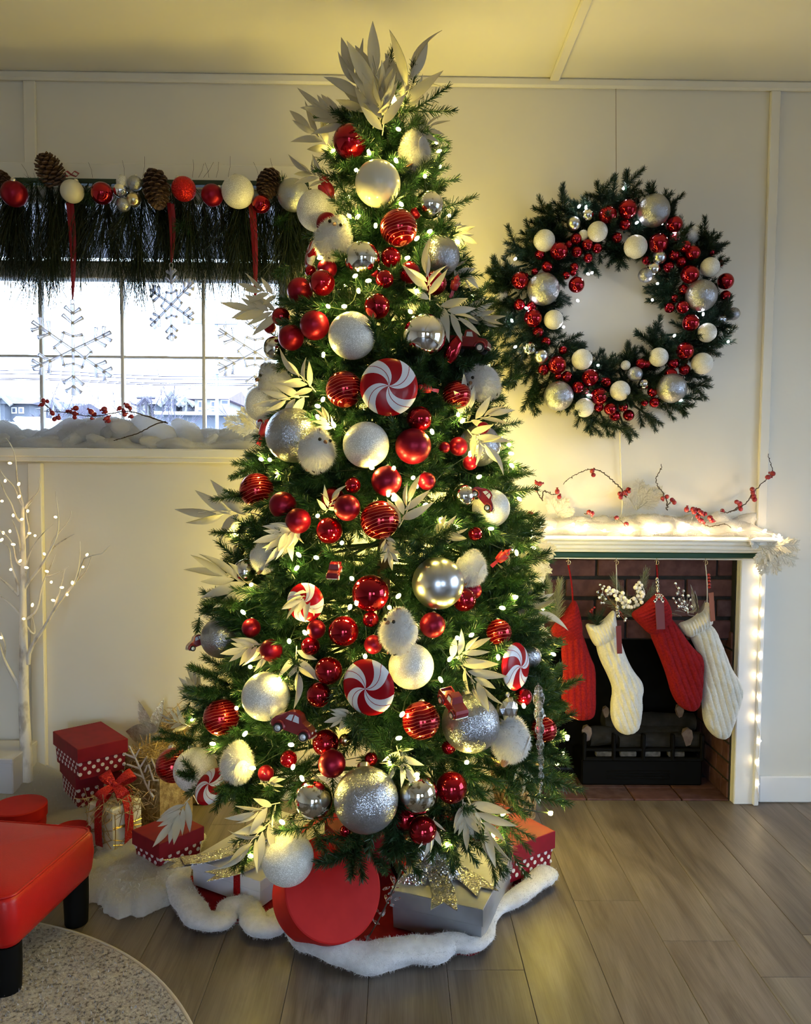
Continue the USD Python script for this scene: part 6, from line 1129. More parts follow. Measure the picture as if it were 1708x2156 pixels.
# crystal twig between the red round box and the silver box
a = on(765, 1990, 0.004); b = deep(850, 1820, depth(a) + 0.05); t = thing('crystal_twig', 'twig hung with clear crystal drops between the round red box and silver box', 'crystal branch', a); st = smooth_path(np.array([a, (a + b) / 2 + [0.01, -0.015, 0.015], b]), 12)
part(t, 'twig', tube(st, 0.0018, 5), twig_m)
ic = trimesh.creation.icosphere(1, 1.0)
for i in range(22):
    c = st[rgf.integers(1, 12)] + rgf.normal(0, 0.011, 3) * [1, 1, 0.6]; c[2] = max(c[2], 0.012); part(t, 'crystal', moved((ic.vertices * [0.0035, 0.0035, 0.010], ic.faces), frame(rgf.normal(size=3)), c), ice_m)
# basket on the fireplace side
bm = noisy('wicker', (0.20, 0.13, 0.06), (0.40, 0.29, 0.15), 60, 0.65, 0.4)
c = on(1092, 1737, 0.0); c[2] = 0; c = c + np.array([0, 0.07, 0]); t = thing('wicker_basket', 'tall wicker lattice basket under the tree on the fireplace side', 'basket', c); hb = 0.205; r0, r1 = 0.060, 0.094
part(t, 'liner', moved(lathe([(0.0, 0.004), (r0 - 0.006, 0.004), (r1 - 0.006, hb - 0.01), (r1 - 0.02, hb - 0.012), (r0 - 0.01, 0.012), (0, 0.012)], 30), None, c), noisy('basket_liner', (0.10, 0.07, 0.04), (0.16, 0.11, 0.06), 30, 0.8), 30)
for sg in (-1, 1):
    for i in range(22):
        q = np.linspace(0, 1, 9); ang = i * 6.283 / 22 + sg * 1.25 * q; rr = r0 + (r1 - r0) * q + 0.0022 * np.sin(q * 40 + i * math.pi * (sg + 1) / 2); p = np.stack([rr * np.cos(ang), rr * np.sin(ang), 0.004 + (hb - 0.008) * q], 1) + c; part(t, 'weave_strip', ribbon(p, np.stack([-np.sin(ang), np.cos(ang), 0 * ang], 1), 0.0075, 0.0016), bm)
for z, r in ((0.006, r0 + 0.002), (hb, r1 + 0.001)): part(t, 'rim', tube(np.stack([c[0] + r * np.cos(np.linspace(0, 6.283, 41)[:-1]), c[1] + r * np.sin(np.linspace(0, 6.283, 41)[:-1]), np.full(40, z)], 1), 0.0055, 8, True), bm, True)
part(t, 'raffia', join(*[tube(np.array([c + [0, 0, hb] + rgf.normal(0, 0.035, 3) * [1, 1, 0.3], c + [0, 0, hb + 0.015] + rgf.normal(0, 0.035, 3) * [1, 1, 0.3], c + [0, 0, hb] + rgf.normal(0, 0.04, 3) * [1, 1, 0.3]]), 0.0013, 3) for _ in range(80)]), twine_m)

# ------------------------------------------------------------------ tree skirt
skirt_red_m = noisy('red_velvet', (0.20, 0.004, 0.010), (0.30, 0.008, 0.016), 24, 0.85, 0.4, 0.006, specular_ior_level=0.15)
path_px = [(1150, 1850, 26), (1110, 1884, 24), (1066, 1906, 24), (1036, 1925, 22), (1028, 1960, 22), (1010, 1994, 14), (985, 2003, 14), (960, 1998, 22), (925, 2008, 32), (880, 2016, 38), (835, 2020, 40), (790, 2032, 38), (740, 2028, 36), (695, 2016, 34), (655, 1995, 32), (630, 1962, 28), (608, 1935, 24), (588, 1930, 26), (578, 1960, 28), (556, 1966, 28), (530, 1935, 26), (508, 1912, 24), (484, 1920, 26), (468, 1946, 28), (438, 1950, 30), (408, 1934, 30), (388, 1905, 28), (375, 1870, 26), (378, 1836, 22), (395, 1806, 18), (420, 1770, 16)]
P, Wd = [], []
for x, y, w in path_px:
    z = 0.014; p = on(x, y, z); P.append(p); Wd.append(w * mpp(p))
P = np.array(P); q = smooth_path(P, 150); wds = np.interp(np.linspace(0, 1, 150), np.linspace(0, 1, len(Wd)), Wd) * 0.98
q[:, 2] = wds * 0.62 + 0.004 + 0.010 * np.maximum(0, np.sin(np.linspace(0, 34, 150))) ; v, f = tube(q, 1.0, 18); cc = np.vstack([np.repeat(q, 18, 0), q[0], q[-1]]); off = v - cc; ww = np.r_[np.repeat(wds, 18), wds[0], wds[-1]]
nz = meshkit.fbm(v * 0 + (cc + off * ww[:, None]) * 21, 4, 3) - 0.47; v = cc + off * ww[:, None] * np.array([1, 1, 0.66]) * (1 + 0.75 * nz)[:, None]; v[:, 2] = np.maximum(v[:, 2], 0.002)
st_ = thing('tree_skirt', 'red velvet tree skirt with a rumpled white plush border under the tree', 'tree skirt', (TX, TY, 0)); part(st_, 'plush_border', fuzz((v, f), 16000, 0.007, 8), plush_m, True)
an = np.linspace(0, 2 * math.pi, 120, endpoint=False); edge = q[:, :2] - [TX, TY]; ea = np.arctan2(edge[:, 1], edge[:, 0]); er = np.hypot(edge[:, 0], edge[:, 1]); od = np.argsort(ea)
rad = np.interp(np.where(an > math.pi, an - 2 * math.pi, an), ea[od], er[od], period=2 * math.pi); rad = np.where((np.where(an > math.pi, an - 2 * math.pi, an) > 0.0), 0.42, rad)
rings = np.linspace(0.03, 1.0, 26); A_, R_ = np.meshgrid(an, rings, indexing='ij'); rr = R_ * rad[:, None]; X, Y = TX + rr * np.cos(A_), TY + rr * np.sin(A_); Z = 0.004 + 0.012 * meshkit.fbm(np.stack([X, Y, 0 * X], -1) * 13, 3, 6) * np.clip(1.15 - R_, 0, 1) 
n1, n2 = A_.shape; vv = np.stack([X, Y, Z], -1).reshape(-1, 3); i, j = np.meshgrid(np.arange(n1), np.arange(n2 - 1), indexing='ij'); i2 = (i + 1) % n1; qd = np.stack([i * n2 + j, i2 * n2 + j, i2 * n2 + j + 1, i * n2 + j + 1], -1).reshape(-1, 4); ff = np.vstack([qd[:, [0, 2, 1]], qd[:, [0, 3, 2]]])
lo = vv.copy(); lo[:, 2] = 0.001; part(st_, 'velvet', (np.vstack([vv, lo]), np.vstack([ff, ff[:, ::-1] + len(vv)])), skirt_red_m, True)

# ------------------------------------------------------------------ left corner: cotton, birch, boxes
def patch(label, px_poly, hgt, seed, name='cotton_snow', step=0.0055, m=None, rag=0.5):
    P = np.array([on(x, y, 0.0)[:2] for x, y in px_poly]); pg = Polygon(P).buffer(0.02).buffer(-0.02).buffer(0.01)
    from shapely.geometry import LineString
    c = np.array(pg.centroid.coords[0]); na, nr = 260, 44; an = np.arange(na) * 2 * math.pi / na; rad = []
    for a in an:
        q = pg.exterior.intersection(LineString([c, c + 3 * np.array([math.cos(a), math.sin(a)])])); rad.append(max(math.dist(c, g.coords[0]) for g in (getattr(q, 'geoms', None) or [q])))
    rad = np.array(rad); rad = (rad + np.roll(rad, 1) + np.roll(rad, -1) + np.roll(rad, 2) + np.roll(rad, -2)) / 5; rad = rad + (meshkit.fbm(np.stack([np.cos(an) * 4, np.sin(an) * 4, 0 * an + seed], -1), 4, seed) - 0.5) * 0.06
    t_ = np.linspace(0, 1, nr); R_ = rad[:, None] * t_[None]; X = c[0] + R_ * np.cos(an)[:, None]; Y = c[1] + R_ * np.sin(an)[:, None]; d = rad[:, None] - R_; n = meshkit.fbm(np.stack([X, Y, 0 * X + seed], -1) * 16, 5, seed)
    e_ = np.clip(d / (hgt * 1.2), 0, 1); Z = hgt * np.sqrt(1 - (1 - e_) ** 2) * (0.5 + 1.0 * n) + 0.002; v = np.stack([X, Y, Z], -1).reshape(-1, 3)
    i, j = np.meshgrid(np.arange(na), np.arange(nr - 1), indexing='ij'); i2 = (i + 1) % na; qd = np.stack([i * nr + j, i * nr + j + 1, i2 * nr + j + 1, i2 * nr + j], -1).reshape(-1, 4); f = np.vstack([qd[:, [0, 1, 2]], qd[:, [0, 2, 3]]]); lo = v.copy(); lo[:, 2] = 0.0005
    return solo(name, fuzz((np.vstack([v, lo]), np.vstack([f, f[:, ::-1] + len(v)])), 7000, 0.012, seed), m or cotton_m, label, 'fake snow', True)
patch('white cotton snow on the floor between the ottoman and the tree skirt', [(160, 1855), (175, 1890), (245, 1925), (300, 1930), (352, 1905), (372, 1860), (400, 1800), (330, 1760), (230, 1800)], 0.040, 3)
gx, gy = np.meshgrid(np.linspace(-1.95, -0.80, 110), np.linspace(-0.45, -0.016, 46), indexing='ij'); gz = mound_z(gx, gy); gz = gz * (1 + 0.10 * (meshkit.fbm(np.stack([gx, gy, 0 * gx], -1) * 18, 4, 7) - 0.5)) + 0.002
top = np.stack([gx, gy, gz], -1).reshape(-1, 3); lo = top.copy(); lo[:, 2] = 0.0005; f = grid_faces(110, 46)
bd_ = np.r_[np.arange(46) , np.arange(1, 110) * 46 + 45, (109 * 46 + 44) - np.arange(45), (108 - np.arange(108)) * 46]; b2 = np.roll(bd_, -1); N = len(top)
solo('cotton_snow', fuzz((np.vstack([top, lo]), np.vstack([f, f[:, ::-1] + N, np.stack([bd_, bd_ + N, b2], 1), np.stack([b2, bd_ + N, b2 + N], 1)])), 9000, 0.010, 9), cotton_m, 'mound of white cotton snow round the foot of the white twig tree', 'fake snow', True)
p = on_mound(8, 1668); wb = 0.16; zq = p[2] - 0.004; t = thing('white_box', 'plain white box at the edge of the photograph beside the white twig tree', 'box', p)
part(t, 'box_base', box((p[0] - wb + 0.035, p[1] - 0.01, zq), (p[0] + 0.035, p[1] + wb, zq + 0.115), 0.003), white_card_m); part(t, 'lid', box((p[0] - wb + 0.033, p[1] - 0.012, zq + 0.10), (p[0] + 0.037, p[1] + wb + 0.002, zq + 0.118), 0.003), white_card_m)
for (px, py, rx, z, h, lab) in ((40, 1694, 55, 0.14, 0.12, 'round red box standing behind the red ottoman'), (152, 1742, 38, 0.085, 0.08, 'smaller round red lid showing behind the ottoman corner')):
    c = on(px, py, z); r = rx * mpp(c); c0 = c * [1, 1, 0]; t = thing('round_gift_box', lab, 'gift box', c0); part(t, 'lid', moved(lathe([(0, z), (r - 0.003, z), (r, z - 0.003), (r, z - 0.035), (r - 0.004, z - 0.035), (0, z - 0.03)], 48), None, c0), red_round_m, 30); part(t, 'box_base', moved(lathe([(0, z - 0.03), (r - 0.004, z - 0.03), (r - 0.004, 0.032), (0, 0.03)], 48), None, c0), red_round_m, 30)
# lit white twig tree
bark_m = noisy('white_birch_bark', (0.44, 0.40, 0.36), (0.76, 0.73, 0.68), 38, 0.75, 0.7, 0.004, stretch=(1.0, 1.0, 0.45), lo=0.30, hi=0.5); FT = on_mound(55, 1640); Yt = FT[1]
zb = lambda x, y: (x / 3.593, 900 + y / 3.593)
tt = thing('twig_tree', 'white artificial birch twig tree with tiny warm lights, cut by the photograph edge', 'tree', FT)
def tb(l, r0, r1, dy=0.0, n=16):
    p = np.array([at(*zb(x, y), Yt + dy * k / max(len(l) - 1, 1)) for k, (x, y) in enumerate(l)]); p = smooth_path(p, n) if len(p) > 2 else np.linspace(p[0], p[1], 6); return tube(p, np.linspace(r0, r1, len(p)), 8)
part(tt, 'trunk', tb([(198, 2700), (195, 2400), (183, 2156), (180, 1800), (176, 1500), (175, 1200), (178, 1000), (172, 750), (172, 600)], 0.022, 0.006, 0, 40), bark_m, True)
for l, r in (([(175, 600), (150, 490), (130, 400), (122, 300), (45, 80)], 3), ([(175, 600), (130, 500), (90, 430), (30, 370), (0, 320), (-60, 250)], 3), ([(165, 720), (130, 690), (90, 590), (40, 500), (0, 400), (-40, 330)], 3), ([(190, 610), (240, 540), (290, 480), (300, 440), (290, 380)], 3), ([(175, 850), (215, 800), (200, 680), (250, 560)], 3), ([(150, 950), (140, 830), (90, 700)], 3), ([(195, 1100), (215, 980), (270, 870), (400, 735)], 3), ([(180, 1230), (270, 1100), (330, 1020), (385, 920), (430, 820), (440, 650), (420, 480)], 5), ([(385, 930), (440, 800), (520, 700), (540, 630)], 3), ([(390, 920), (470, 860), (565, 805)], 3), ([(200, 1450), (290, 1340), (310, 1230), (350, 1120), (420, 960)], 4), ([(350, 1130), (390, 1120), (520, 1050)], 3),
             ([(215, 1790), (250, 1640), (330, 1520), (410, 1380), (530, 1220), (590, 1130), (640, 990), (690, 970), (835, 893)], 6), ([(410, 1370), (450, 1240), (490, 1070)], 3), ([(580, 1160), (650, 1080), (690, 975)], 3), ([(560, 1190), (590, 1080), (605, 860)], 3), ([(150, 1970), (80, 1850), (30, 1750), (0, 1650), (-50, 1500)], 6), ([(30, 1740), (35, 1640), (5, 1550)], 3), ([(160, 1430), (120, 1380), (20, 1290), (0, 1275), (-80, 1200)], 4), ([(140, 1270), (60, 1190), (0, 1140), (-60, 1100)], 4), ([(140, 1270), (120, 1150), (80, 1010), (75, 940), (0, 870)], 4), ([(190, 1490), (255, 1560), (240, 1420)], 3), ([(170, 1050), (120, 1000), (100, 900), (50, 820), (0, 780)], 3)):
    part(tt, 'branch', tb(l, r * 0.0012, 0.0010, rgf.uniform(-0.10, 0.08)), bark_m, True)
for x, y in ((75, 270), (40, 403), (142, 428), (145, 523), (15, 557), (100, 665), (210, 632), (165, 695), (420, 678), (25, 797), (75, 785), (222, 800), (265, 818), (12, 850), (100, 885), (335, 957), (658, 963), (152, 1010), (82, 1075), (200, 1060), (627, 1055), (355, 1088), (388, 1170), (547, 1175), (468, 1210), (508, 1265), (403, 1308), (245, 1343), (180, 1447), (5, 1590)) + ((-40, 300), (-60, 520), (-90, 640), (-50, 760), (-80, 900), (-60, 1060), (-120, 1180), (-90, 1320), (-60, 1480)):
    part(tt, 'bulb', bulb(at(*zb(x, y), Yt - 0.03 + rgf.normal(0, 0.03)), 0.0042, rgf.normal(size=3)), birch_e)

# ------------------------------------------------------------------ ottoman and rug
leather_m = noisy('red_leather', (0.38, 0.004, 0.004), (0.42, 0.006, 0.005), 12, 0.36, 0.18, 0.0015, bscale=330, specular_ior_level=0.35)
L1, L2 = on(150, 1920, 0.0), on(14, 2070, 0.0)
zo1 = 0.235; Fc, Rc = on(22, 1892, zo1), on(200, 1740, zo1)
ux = unit((Rc - Fc) * [1, 1, 0]); uy = np.array([-ux[1], ux[0], 0]); so = float(np.linalg.norm((Rc - Fc)[:2])); O = np.array([Fc[0], Fc[1], 0])
t = thing('ottoman', 'red leather ottoman on black legs cut by the photograph edge', 'ottoman', O + ux * so / 2 + uy * so / 2); zo0 = 0.235 - 0.118
def cushion():
    n = 26; u = np.linspace(0, 1, n); U, V = np.meshgrid(u, u, indexing='ij'); e = np.minimum(np.minimum(U, 1 - U), np.minimum(V, 1 - V)); zt_ = zo1 - 0.010 + 0.016 * np.clip(e / 0.25, 0, 1) ** 0.6
    def place(u_, v_, z, g=0.0): return O + ux * (so * u_)[..., None] + uy * (so * v_)[..., None] + np.array([0, 0, 1.0]) * z[..., None]
    top = place(U, V, zt_).reshape(-1, 3); f = grid_faces(n, n)
    s = 0.022; k = np.array([(s * (1 - math.cos(a)), s * (1 - math.sin(a))) for a in np.linspace(0, math.pi / 2, 5)])
    pg = Polygon([(0, 0), (so, 0), (so, so), (0, so)]).buffer(-0.028).buffer(0.028, quad_segs=6); rings = []
    ext = np.array([pg.exterior.interpolate(d, normalized=True).coords[0] for d in np.linspace(0, 1, 140, endpoint=False)]); cen = np.array([so / 2, so / 2])
    prof = [(zo0, -0.012), (zo0 + 0.004, -0.003), (zo0 + 0.02, 0.002), (zo0 + 0.06, 0.006), (zo1 - 0.016, 0.003), (zo1 - 0.006, -0.003), (zo1 - 0.0005, -0.012), (zo1 + 0.006, -0.05), (zo1 + 0.012, -0.11), (zo1 + 0.014, -so / 2 + 0.004)]
    for z, g in prof:
        sc = (so / 2 + g) / (so / 2); xy = cen + (ext - cen) * sc; rings.append(O + ux * xy[:, :1] + uy * xy[:, 1:] + np.array([0, 0, z]))
    v = np.vstack(rings); m_ = len(ext); i, j = np.meshgrid(np.arange(len(prof) - 1), np.arange(m_), indexing='ij'); j2 = (j + 1) % m_; q_ = np.stack([i * m_ + j, i * m_ + j2, (i + 1) * m_ + j2, (i + 1) * m_ + j], -1).reshape(-1, 4); return (v, np.vstack([q_[:, [0, 1, 2]], q_[:, [0, 2, 3]]])), ext, cen
cu, ext, cen = cushion(); part(t, 'cushion', cu, leather_m, True)
sc = (so / 2 - 0.004) / (so / 2); xy = cen + (ext - cen) * sc; part(t, 'piping', tube(O + ux * xy[:, :1] + uy * xy[:, 1:] + np.array([0, 0, zo1 - 0.004]), 0.0032, 8, True), leather_m, True)
part(t, 'underside', obox(O + (ux + uy) * 0.02, ux, uy, so - 0.04, so - 0.04, zo0 - 0.004, zo0 + 0.01, 0.002), black_m)
for (u_, v_) in ((0.10, 0.10), (0.90, 0.10), (0.90, 0.90), (0.10, 0.90)):
    c = O + ux * so * u_ + uy * so * v_; part(t, 'leg', moved(lathe([(0.0, 0.0), (0.026, 0.0), (0.028, 0.003), (0.030, 0.06), (0.030, zo0), (0.0, zo0)], 28), None, c), black_m, 30)
rug_px = [(90, 1945), (190, 1968), (280, 2020), (350, 2085), (400, 2140)]
Q = np.array([on(x, y, 0.012)[:2] for x, y in rug_px]); As = np.c_[2 * Q, np.ones(len(Q))]; sol = np.linalg.lstsq(As, (Q ** 2).sum(1), rcond=None)[0]; rc = sol[:2]; rR = math.sqrt(sol[2] + rc @ rc)
rug_m = noisy('rug_pile', (0.34, 0.31, 0.30), (0.50, 0.47, 0.45), 30, 0.95, 0.9, 0.006, bscale=260, lo=0.35, hi=0.6, sheen_weight=0.3)
def rug_material():
    n = {**GEO, 'n': ('noise_texture', {'scale': 115.0, 'detail': 3.0, 'roughness': 0.6}), 'r': ('rgb_ramp', {'ramp': [(0.0, (0.05, 0.045, 0.05)), (0.37, (0.08, 0.07, 0.075)), (0.43, (0.27, 0.25, 0.25)), (0.6, (0.40, 0.38, 0.375)), (1.0, (0.46, 0.44, 0.43))]}), 'n3': ('noise_texture', {'scale': 9.0, 'detail': 3.0}), 'r3': ('rgb_ramp', {'ramp': [(0.35, (0.82, 0.80, 0.82)), (0.65, (1, 1, 1))]}), 'mu': ('mix_color', {'blend_type': 'multiply', 'fac': 1.0}), 'n2': ('noise_texture', {'scale': 300.0, 'detail': 2.0}), 'b': ('bump', {'strength': 0.8, 'distance': 0.004})}
    return mat('speckled_rug', (0.5, 0.5, 0.5), 0.95, nodes=n, links=[('g.position', 'n.vector'), ('n.fac', 'r.fac'), ('g.position', 'n3.vector'), ('n3.fac', 'r3.fac'), ('r.color', 'mu.a'), ('r3.color', 'mu.b'), ('mu.result', 'p.base_color'), ('g.position', 'n2.vector'), ('n2.fac', 'b.height'), ('b.normal', 'p.normal')], sheen_weight=0.2)
rgm_ = rug_material()
rt = thing('round_rug', 'round speckled grey rug on the floor under the ottoman', 'rug', (rc[0], rc[1], 0))
rq = np.r_[np.linspace(0.0, rR - 0.012, 26), rR - 0.006]; v, f = lathe([(max(r, 1e-4), 0.011) for r in rq] + [(rR - 0.003, 0.008), (rR - 0.003, 0.001)], 160); v[:, :2] += rc; v[:, 2] += 0.004 * (meshkit.fbm(v * 55, 3, 5) - 0.5) * (v[:, 2] > 0.009); part(rt, 'pile', (v, f), rgm_, True)
a = np.linspace(0, 6.2832, 161)[:-1]; part(rt, 'binding', tube(np.stack([rc[0] + rR * np.cos(a), rc[1] + rR * np.sin(a), np.full(160, 0.006)], 1), 0.0055, 8, True), mat('rug_binding', (0.42, 0.39, 0.37), 0.9), True)
nt = 26000; ra = rgf.random(nt) * 6.283; rr = rR * 0.985 * np.sqrt(rgf.random(nt)); bx = np.stack([rc[0] + rr * np.cos(ra), rc[1] + rr * np.sin(ra), np.full(nt, 0.009)], 1); keep = bx[:, 1] > -2.2; bx = bx[keep]; nt = len(bx)
d = unit(np.c_[rgf.normal(0, 0.5, (nt, 2)), np.ones(nt)]) * rgf.uniform(0.006, 0.012, nt)[:, None]; s_ = unit(np.c_[rgf.normal(size=(nt, 2)), np.zeros(nt)]) * 0.0022
part(rt, 'tufts', (np.stack([bx - s_, bx + s_, bx + d], 1).reshape(-1, 3), np.arange(3 * nt).reshape(-1, 3)), rgm_, kind='stuff')

# ================================================================== outside the window
rge = np.random.default_rng(60)
def far(px, py, Y): return at(px, py, Y)
GZ = -0.9
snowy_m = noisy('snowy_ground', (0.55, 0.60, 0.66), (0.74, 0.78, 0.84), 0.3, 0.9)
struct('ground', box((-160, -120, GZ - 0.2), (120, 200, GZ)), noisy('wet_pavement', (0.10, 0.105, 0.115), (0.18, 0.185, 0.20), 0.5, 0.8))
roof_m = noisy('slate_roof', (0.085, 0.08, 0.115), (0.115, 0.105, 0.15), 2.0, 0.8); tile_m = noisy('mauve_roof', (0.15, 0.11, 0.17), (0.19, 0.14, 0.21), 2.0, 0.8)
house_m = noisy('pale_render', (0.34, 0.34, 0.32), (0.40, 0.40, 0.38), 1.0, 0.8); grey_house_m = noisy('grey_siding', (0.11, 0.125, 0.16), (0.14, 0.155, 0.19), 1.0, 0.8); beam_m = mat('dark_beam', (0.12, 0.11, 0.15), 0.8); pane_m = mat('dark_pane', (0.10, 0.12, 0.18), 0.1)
YH = 55.0
def gable(x0, x1, zb, zt_, y0, y1):                     # ridge along y
    xm = (x0 + x1) / 2; p = np.array([[x0, y0, zb], [x1, y0, zb], [xm, y0, zt_], [x0, y1, zb], [x1, y1, zb], [xm, y1, zt_]]); return hull(p)
def hip(x0, x1, zb, zt_, y0, y1): return hull(np.array([[x0, y0, zb], [x1, y0, zb], [x0, y1, zb], [x1, y1, zb], [x0, (y0 + y1) / 2, zt_], [x1, (y0 + y1) / 2, zt_]]))
def house(label, px0, px1, py_eave, py_ridge, Y, wall, roof, gables=(), wins=(), name='house'):
    a, b = far(px0, py_eave, Y), far(px1, py_eave, Y); x0, x1, ze = a[0], b[0], a[2]; zr = far(px0, py_ridge, Y + 3.5)[2]; t = thing(name, label, 'house', ((x0 + x1) / 2, Y + 4, GZ))
    w = part(t, 'wall', box((x0, Y, GZ), (x1, Y + 8, ze)), wall); r = part(t, 'roof', hip(x0 - 0.4, x1 + 0.4, ze, zr, Y - 0.5, Y + 8.5), roof)
    for g0, g1, gt in gables:
        p, q = far(g0, py_eave, Y - 1.2), far(g1, py_eave, Y - 1.2); zt_ = far((g0 + g1) / 2, gt, Y - 1.2)[2]
        part(t, 'gable', join(gable(p[0], q[0], p[2], zt_, Y - 1.2, Y + 4), box((p[0] + 0.4, Y - 1.0, GZ), (q[0] - 0.4, Y, p[2]))), wall)
        xm = (p[0] + q[0]) / 2; part(t, 'verge', join(tube(np.array([[p[0] - 0.3, Y - 1.4, p[2] - 0.1], [xm, Y - 1.4, zt_ + 0.15]]), 0.17, 4), tube(np.array([[q[0] + 0.3, Y - 1.4, p[2] - 0.1], [xm, Y - 1.4, zt_ + 0.15]]), 0.17, 4), tube(np.array([[p[0] + 1.0, Y - 1.35, p[2] + 0.5], [q[0] - 1.0, Y - 1.35, p[2] + 0.5]]), 0.10, 4), tube(np.array([[xm, Y - 1.35, p[2] - 2], [xm, Y - 1.35, zt_]]), 0.08, 4)), beam_m if wall is not grey_house_m else house_m)
    for wx, wy, ww, wh in wins:
        p = far(wx, wy, Y - 0.02); s = mpp(p); f = part(t, 'window', box((p[0] - ww * s / 2 - 0.1, Y - 0.06, p[2] - wh * s / 2 - 0.1), (p[0] + ww * s / 2 + 0.1, Y + 0.02, p[2] + wh * s / 2 + 0.1)), white_m)
        part(f, 'pane', box((p[0] - ww * s / 2, Y - 0.09, p[2] - wh * s / 2), (p[0] + ww * s / 2, Y - 0.05, p[2] + wh * s / 2)), pane_m)
    return t
house('house with dark roof and two braced gables seen through the window', 326, 403, 852, 838, YH, grey_house_m, roof_m, ((346, 381, 828), (384, 402, 840)), ((352, 862, 5, 9), (362, 862, 5, 9), (390, 858, 6, 10), (358, 876, 12, 5), (372, 876, 8, 5), (393, 876, 7, 5)))
house('pale rendered house with mauve hipped roof seen near the utility pole', 410, 470, 841, 822, YH - 6, house_m, tile_m, (), ((422, 852, 5, 11), (449, 851, 5, 8), (421, 868, 6, 8), (449, 868, 6, 8), (474, 847, 12, 6)))
house('wide house with mauve roof behind the utility pole near the tree edge', 472, 560, 842, 822, YH + 2, grey_house_m, tile_m, (), ((476, 848, 8, 6), (488, 850, 10, 6), (512, 860, 10, 8)))
house('row house with dark roof half hidden behind the bare bush', 92, 130, 862, 848, YH - 4, grey_house_m, roof_m, ((102, 126, 846),), ((108, 868, 5, 7), (118, 868, 5, 7)))
house('long low house at the far window edge seen through the glass', -70, 62, 850, 834, YH + 4, grey_house_m, roof_m, ((-18, 18, 830),), ((10, 862, 8, 8), (30, 864, 6, 8), (45, 864, 6, 8)))
house('low mauve roofed house between the bare tree and the gabled house', 288, 330, 852, 839, YH + 3, house_m, tile_m, ((300, 318, 842),), ((308, 858, 6, 6), (322, 860, 5, 6)))
t = thing('garden_shed', 'long low snow-topped building standing below the houses outside', 'shed', far(420, 885, 40)); p, q = far(345, 874, 40), far(560, 874, 40); part(t, 'wall', box((p[0], 40, GZ), (q[0], 45, p[2])), grey_house_m); part(t, 'roof', box((p[0] - 0.4, 39.6, p[2]), (q[0] + 0.4, 45.4, p[2] + 0.18)), snowy_m); part(t, 'window', box((far(353, 883, 40)[0], 39.9, far(353, 886, 40)[2]), (far(358, 880, 40)[0], 40.0, far(358, 880, 40)[2])), pane_m)
p, q = far(18, 884, 9), far(76, 884, 9); t = thing('car_roof', 'snow covered vehicle roof just outside the window', 'car', ((p[0] + q[0]) / 2, 10, GZ)); part(t, 'body', box((p[0] - 0.3, 9, GZ + 0.35), (q[0] + 0.3, 10.8, p[2] - 0.02), 0.15), mat('car_pale', (0.45, 0.55, 0.60), 0.3)); part(t, 'snow', box((p[0], 9.1, p[2] - 0.03), (q[0], 10.7, p[2] + 0.06), 0.04), snowy_m)
for k, xx in enumerate((p[0] + 0.05, q[0] - 0.05)): part(t, 'wheel', moved(lathe([(0, 0), (0.3, 0), (0.33, 0.05), (0.33, 0.18), (0, 0.2)], 16), rotx(math.pi / 2), (xx, 9.15, GZ + 0.33)), black_m)
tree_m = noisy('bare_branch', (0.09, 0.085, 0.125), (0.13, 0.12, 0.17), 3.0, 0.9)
def bare(label, px, py, Y, H, spread, depth_, seed, name='bare_tree', trunk=0.08, n0=1):
    rg = np.random.default_rng(seed); base = far(px, py, Y); base[2] = GZ; t = thing(name, label, 'tree', base); ms = []
    def grow(p, d, L, r, k):
        q = p + d * L * np.linspace(0, 1, 4)[:, None] + np.array([0, 0, 1]) * (0.10 * L * np.linspace(0, 1, 4) ** 2)[:, None] + rg.normal(0, 0.02 * L, (4, 3)) * np.linspace(0, 1, 4)[:, None]; ms.append(tube(q, np.linspace(r, r * 0.65, 4), 4))
        if k > 0:
            for _ in range(3 if k > 1 else 4): e = unit(d + rg.normal(0, spread, 3) * [1, 0.8, 0.7] + [0, 0, 0.12]); i = rg.integers(1, 4); grow(q[i] if i < 4 else q[-1], e, L * rg.uniform(0.55, 0.8), r * 0.6, k - 1)
    for j in range(n0): grow(base + [0, 0, 0], unit([rg.normal(0, 0.25 * (n0 > 1)), rg.normal(0, 0.1), 1]), H, trunk, depth_)
    part(t, 'branches', join(*ms), tree_m); return t
bare('dense round bare bush seen through the middle window panes', 195, 885, 18, 1.5, 0.42, 4, 3, 'bare_bush', 0.03, 15)
bare('tall spreading bare tree beside the round bush outside', 300, 885, 24, 1.9, 0.6, 5, 14, 'bare_tree', 0.06, 2)
bare('small bare tree outside near the far window edge', 60, 885, 22, 1.7, 0.5, 4, 9, 'bare_tree', 0.06, 1)
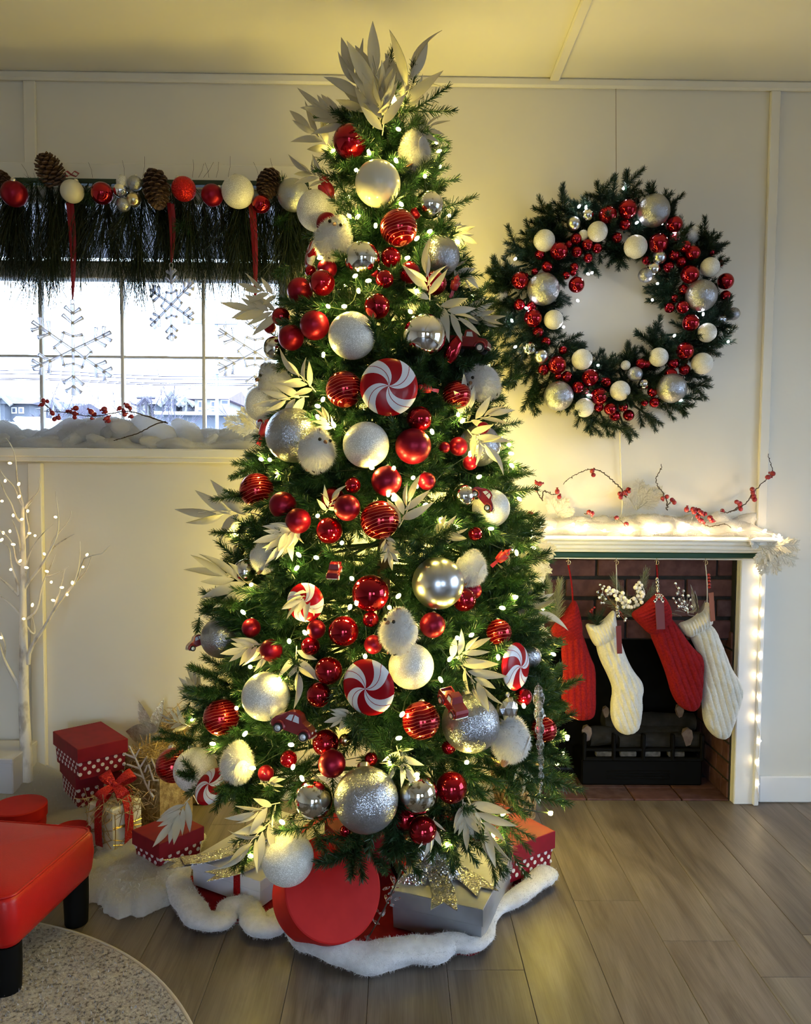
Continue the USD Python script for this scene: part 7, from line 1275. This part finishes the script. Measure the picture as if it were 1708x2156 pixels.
bare('thin bare tree outside behind the tree-edge snowflake', 520, 885, 26, 2.0, 0.5, 4, 12, 'bare_tree', 0.06, 1)
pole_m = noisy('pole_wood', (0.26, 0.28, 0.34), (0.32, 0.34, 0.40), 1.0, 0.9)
p0 = far(458, 885, 20); top = far(456, 750, 20)
t = thing('utility_pole', 'utility pole with a transformer standing outside the window', 'utility pole', (p0[0], 20, GZ)); part(t, 'pole', tube(np.array([[p0[0], 20, GZ], [p0[0] - 0.01, 20, 1.5], [top[0], 20, top[2] + 1.2]]), [0.055, 0.05, 0.045], 10), pole_m); c = far(459, 783, 19.85); part(t, 'transformer', moved(lathe([(0, -0.07), (0.07, -0.07), (0.075, 0.0), (0.07, 0.07), (0, 0.08)], 14), None, c), pole_m); part(t, 'crossarm', box((top[0] - 0.6, 19.93, top[2] + 0.9), (top[0] + 0.6, 20.0, top[2] + 0.98)), pole_m)
a = far(92, 885, 21); b = far(92, 770, 21); t = thing('street_lamp', 'thin street lamp pole seen between the window muntins', 'street lamp', (a[0], 21, GZ)); part(t, 'pole', tube(np.array([[a[0], 21, GZ], [b[0], 21, b[2]]]), 0.035, 8), pole_m); part(t, 'head', box((b[0] - 0.4, 20.95, b[2]), (b[0] + 0.02, 21.05, b[2] + 0.05), 0.01), pole_m)
for i, (y0, y1, lab) in enumerate(((781, 797, 'uppermost overhead cable crossing the window view'), (788, 803, 'second overhead cable crossing the window view'), (797, 811, 'third overhead cable crossing the window view'), (800, 815, 'lowest overhead cable crossing the window view'))):
    q = smooth_path(np.array([far(-80, y0 + 6, 20.3), far(150, y0 + 2, 20.2), far(300, (y0 + y1) / 2 + 2, 20.1), far(456, y1 - 4, 20), far(640, y1, 20.2)]), 30); solo('overhead_cable', tube(q, 0.012, 4), beam_m, lab, 'cable')
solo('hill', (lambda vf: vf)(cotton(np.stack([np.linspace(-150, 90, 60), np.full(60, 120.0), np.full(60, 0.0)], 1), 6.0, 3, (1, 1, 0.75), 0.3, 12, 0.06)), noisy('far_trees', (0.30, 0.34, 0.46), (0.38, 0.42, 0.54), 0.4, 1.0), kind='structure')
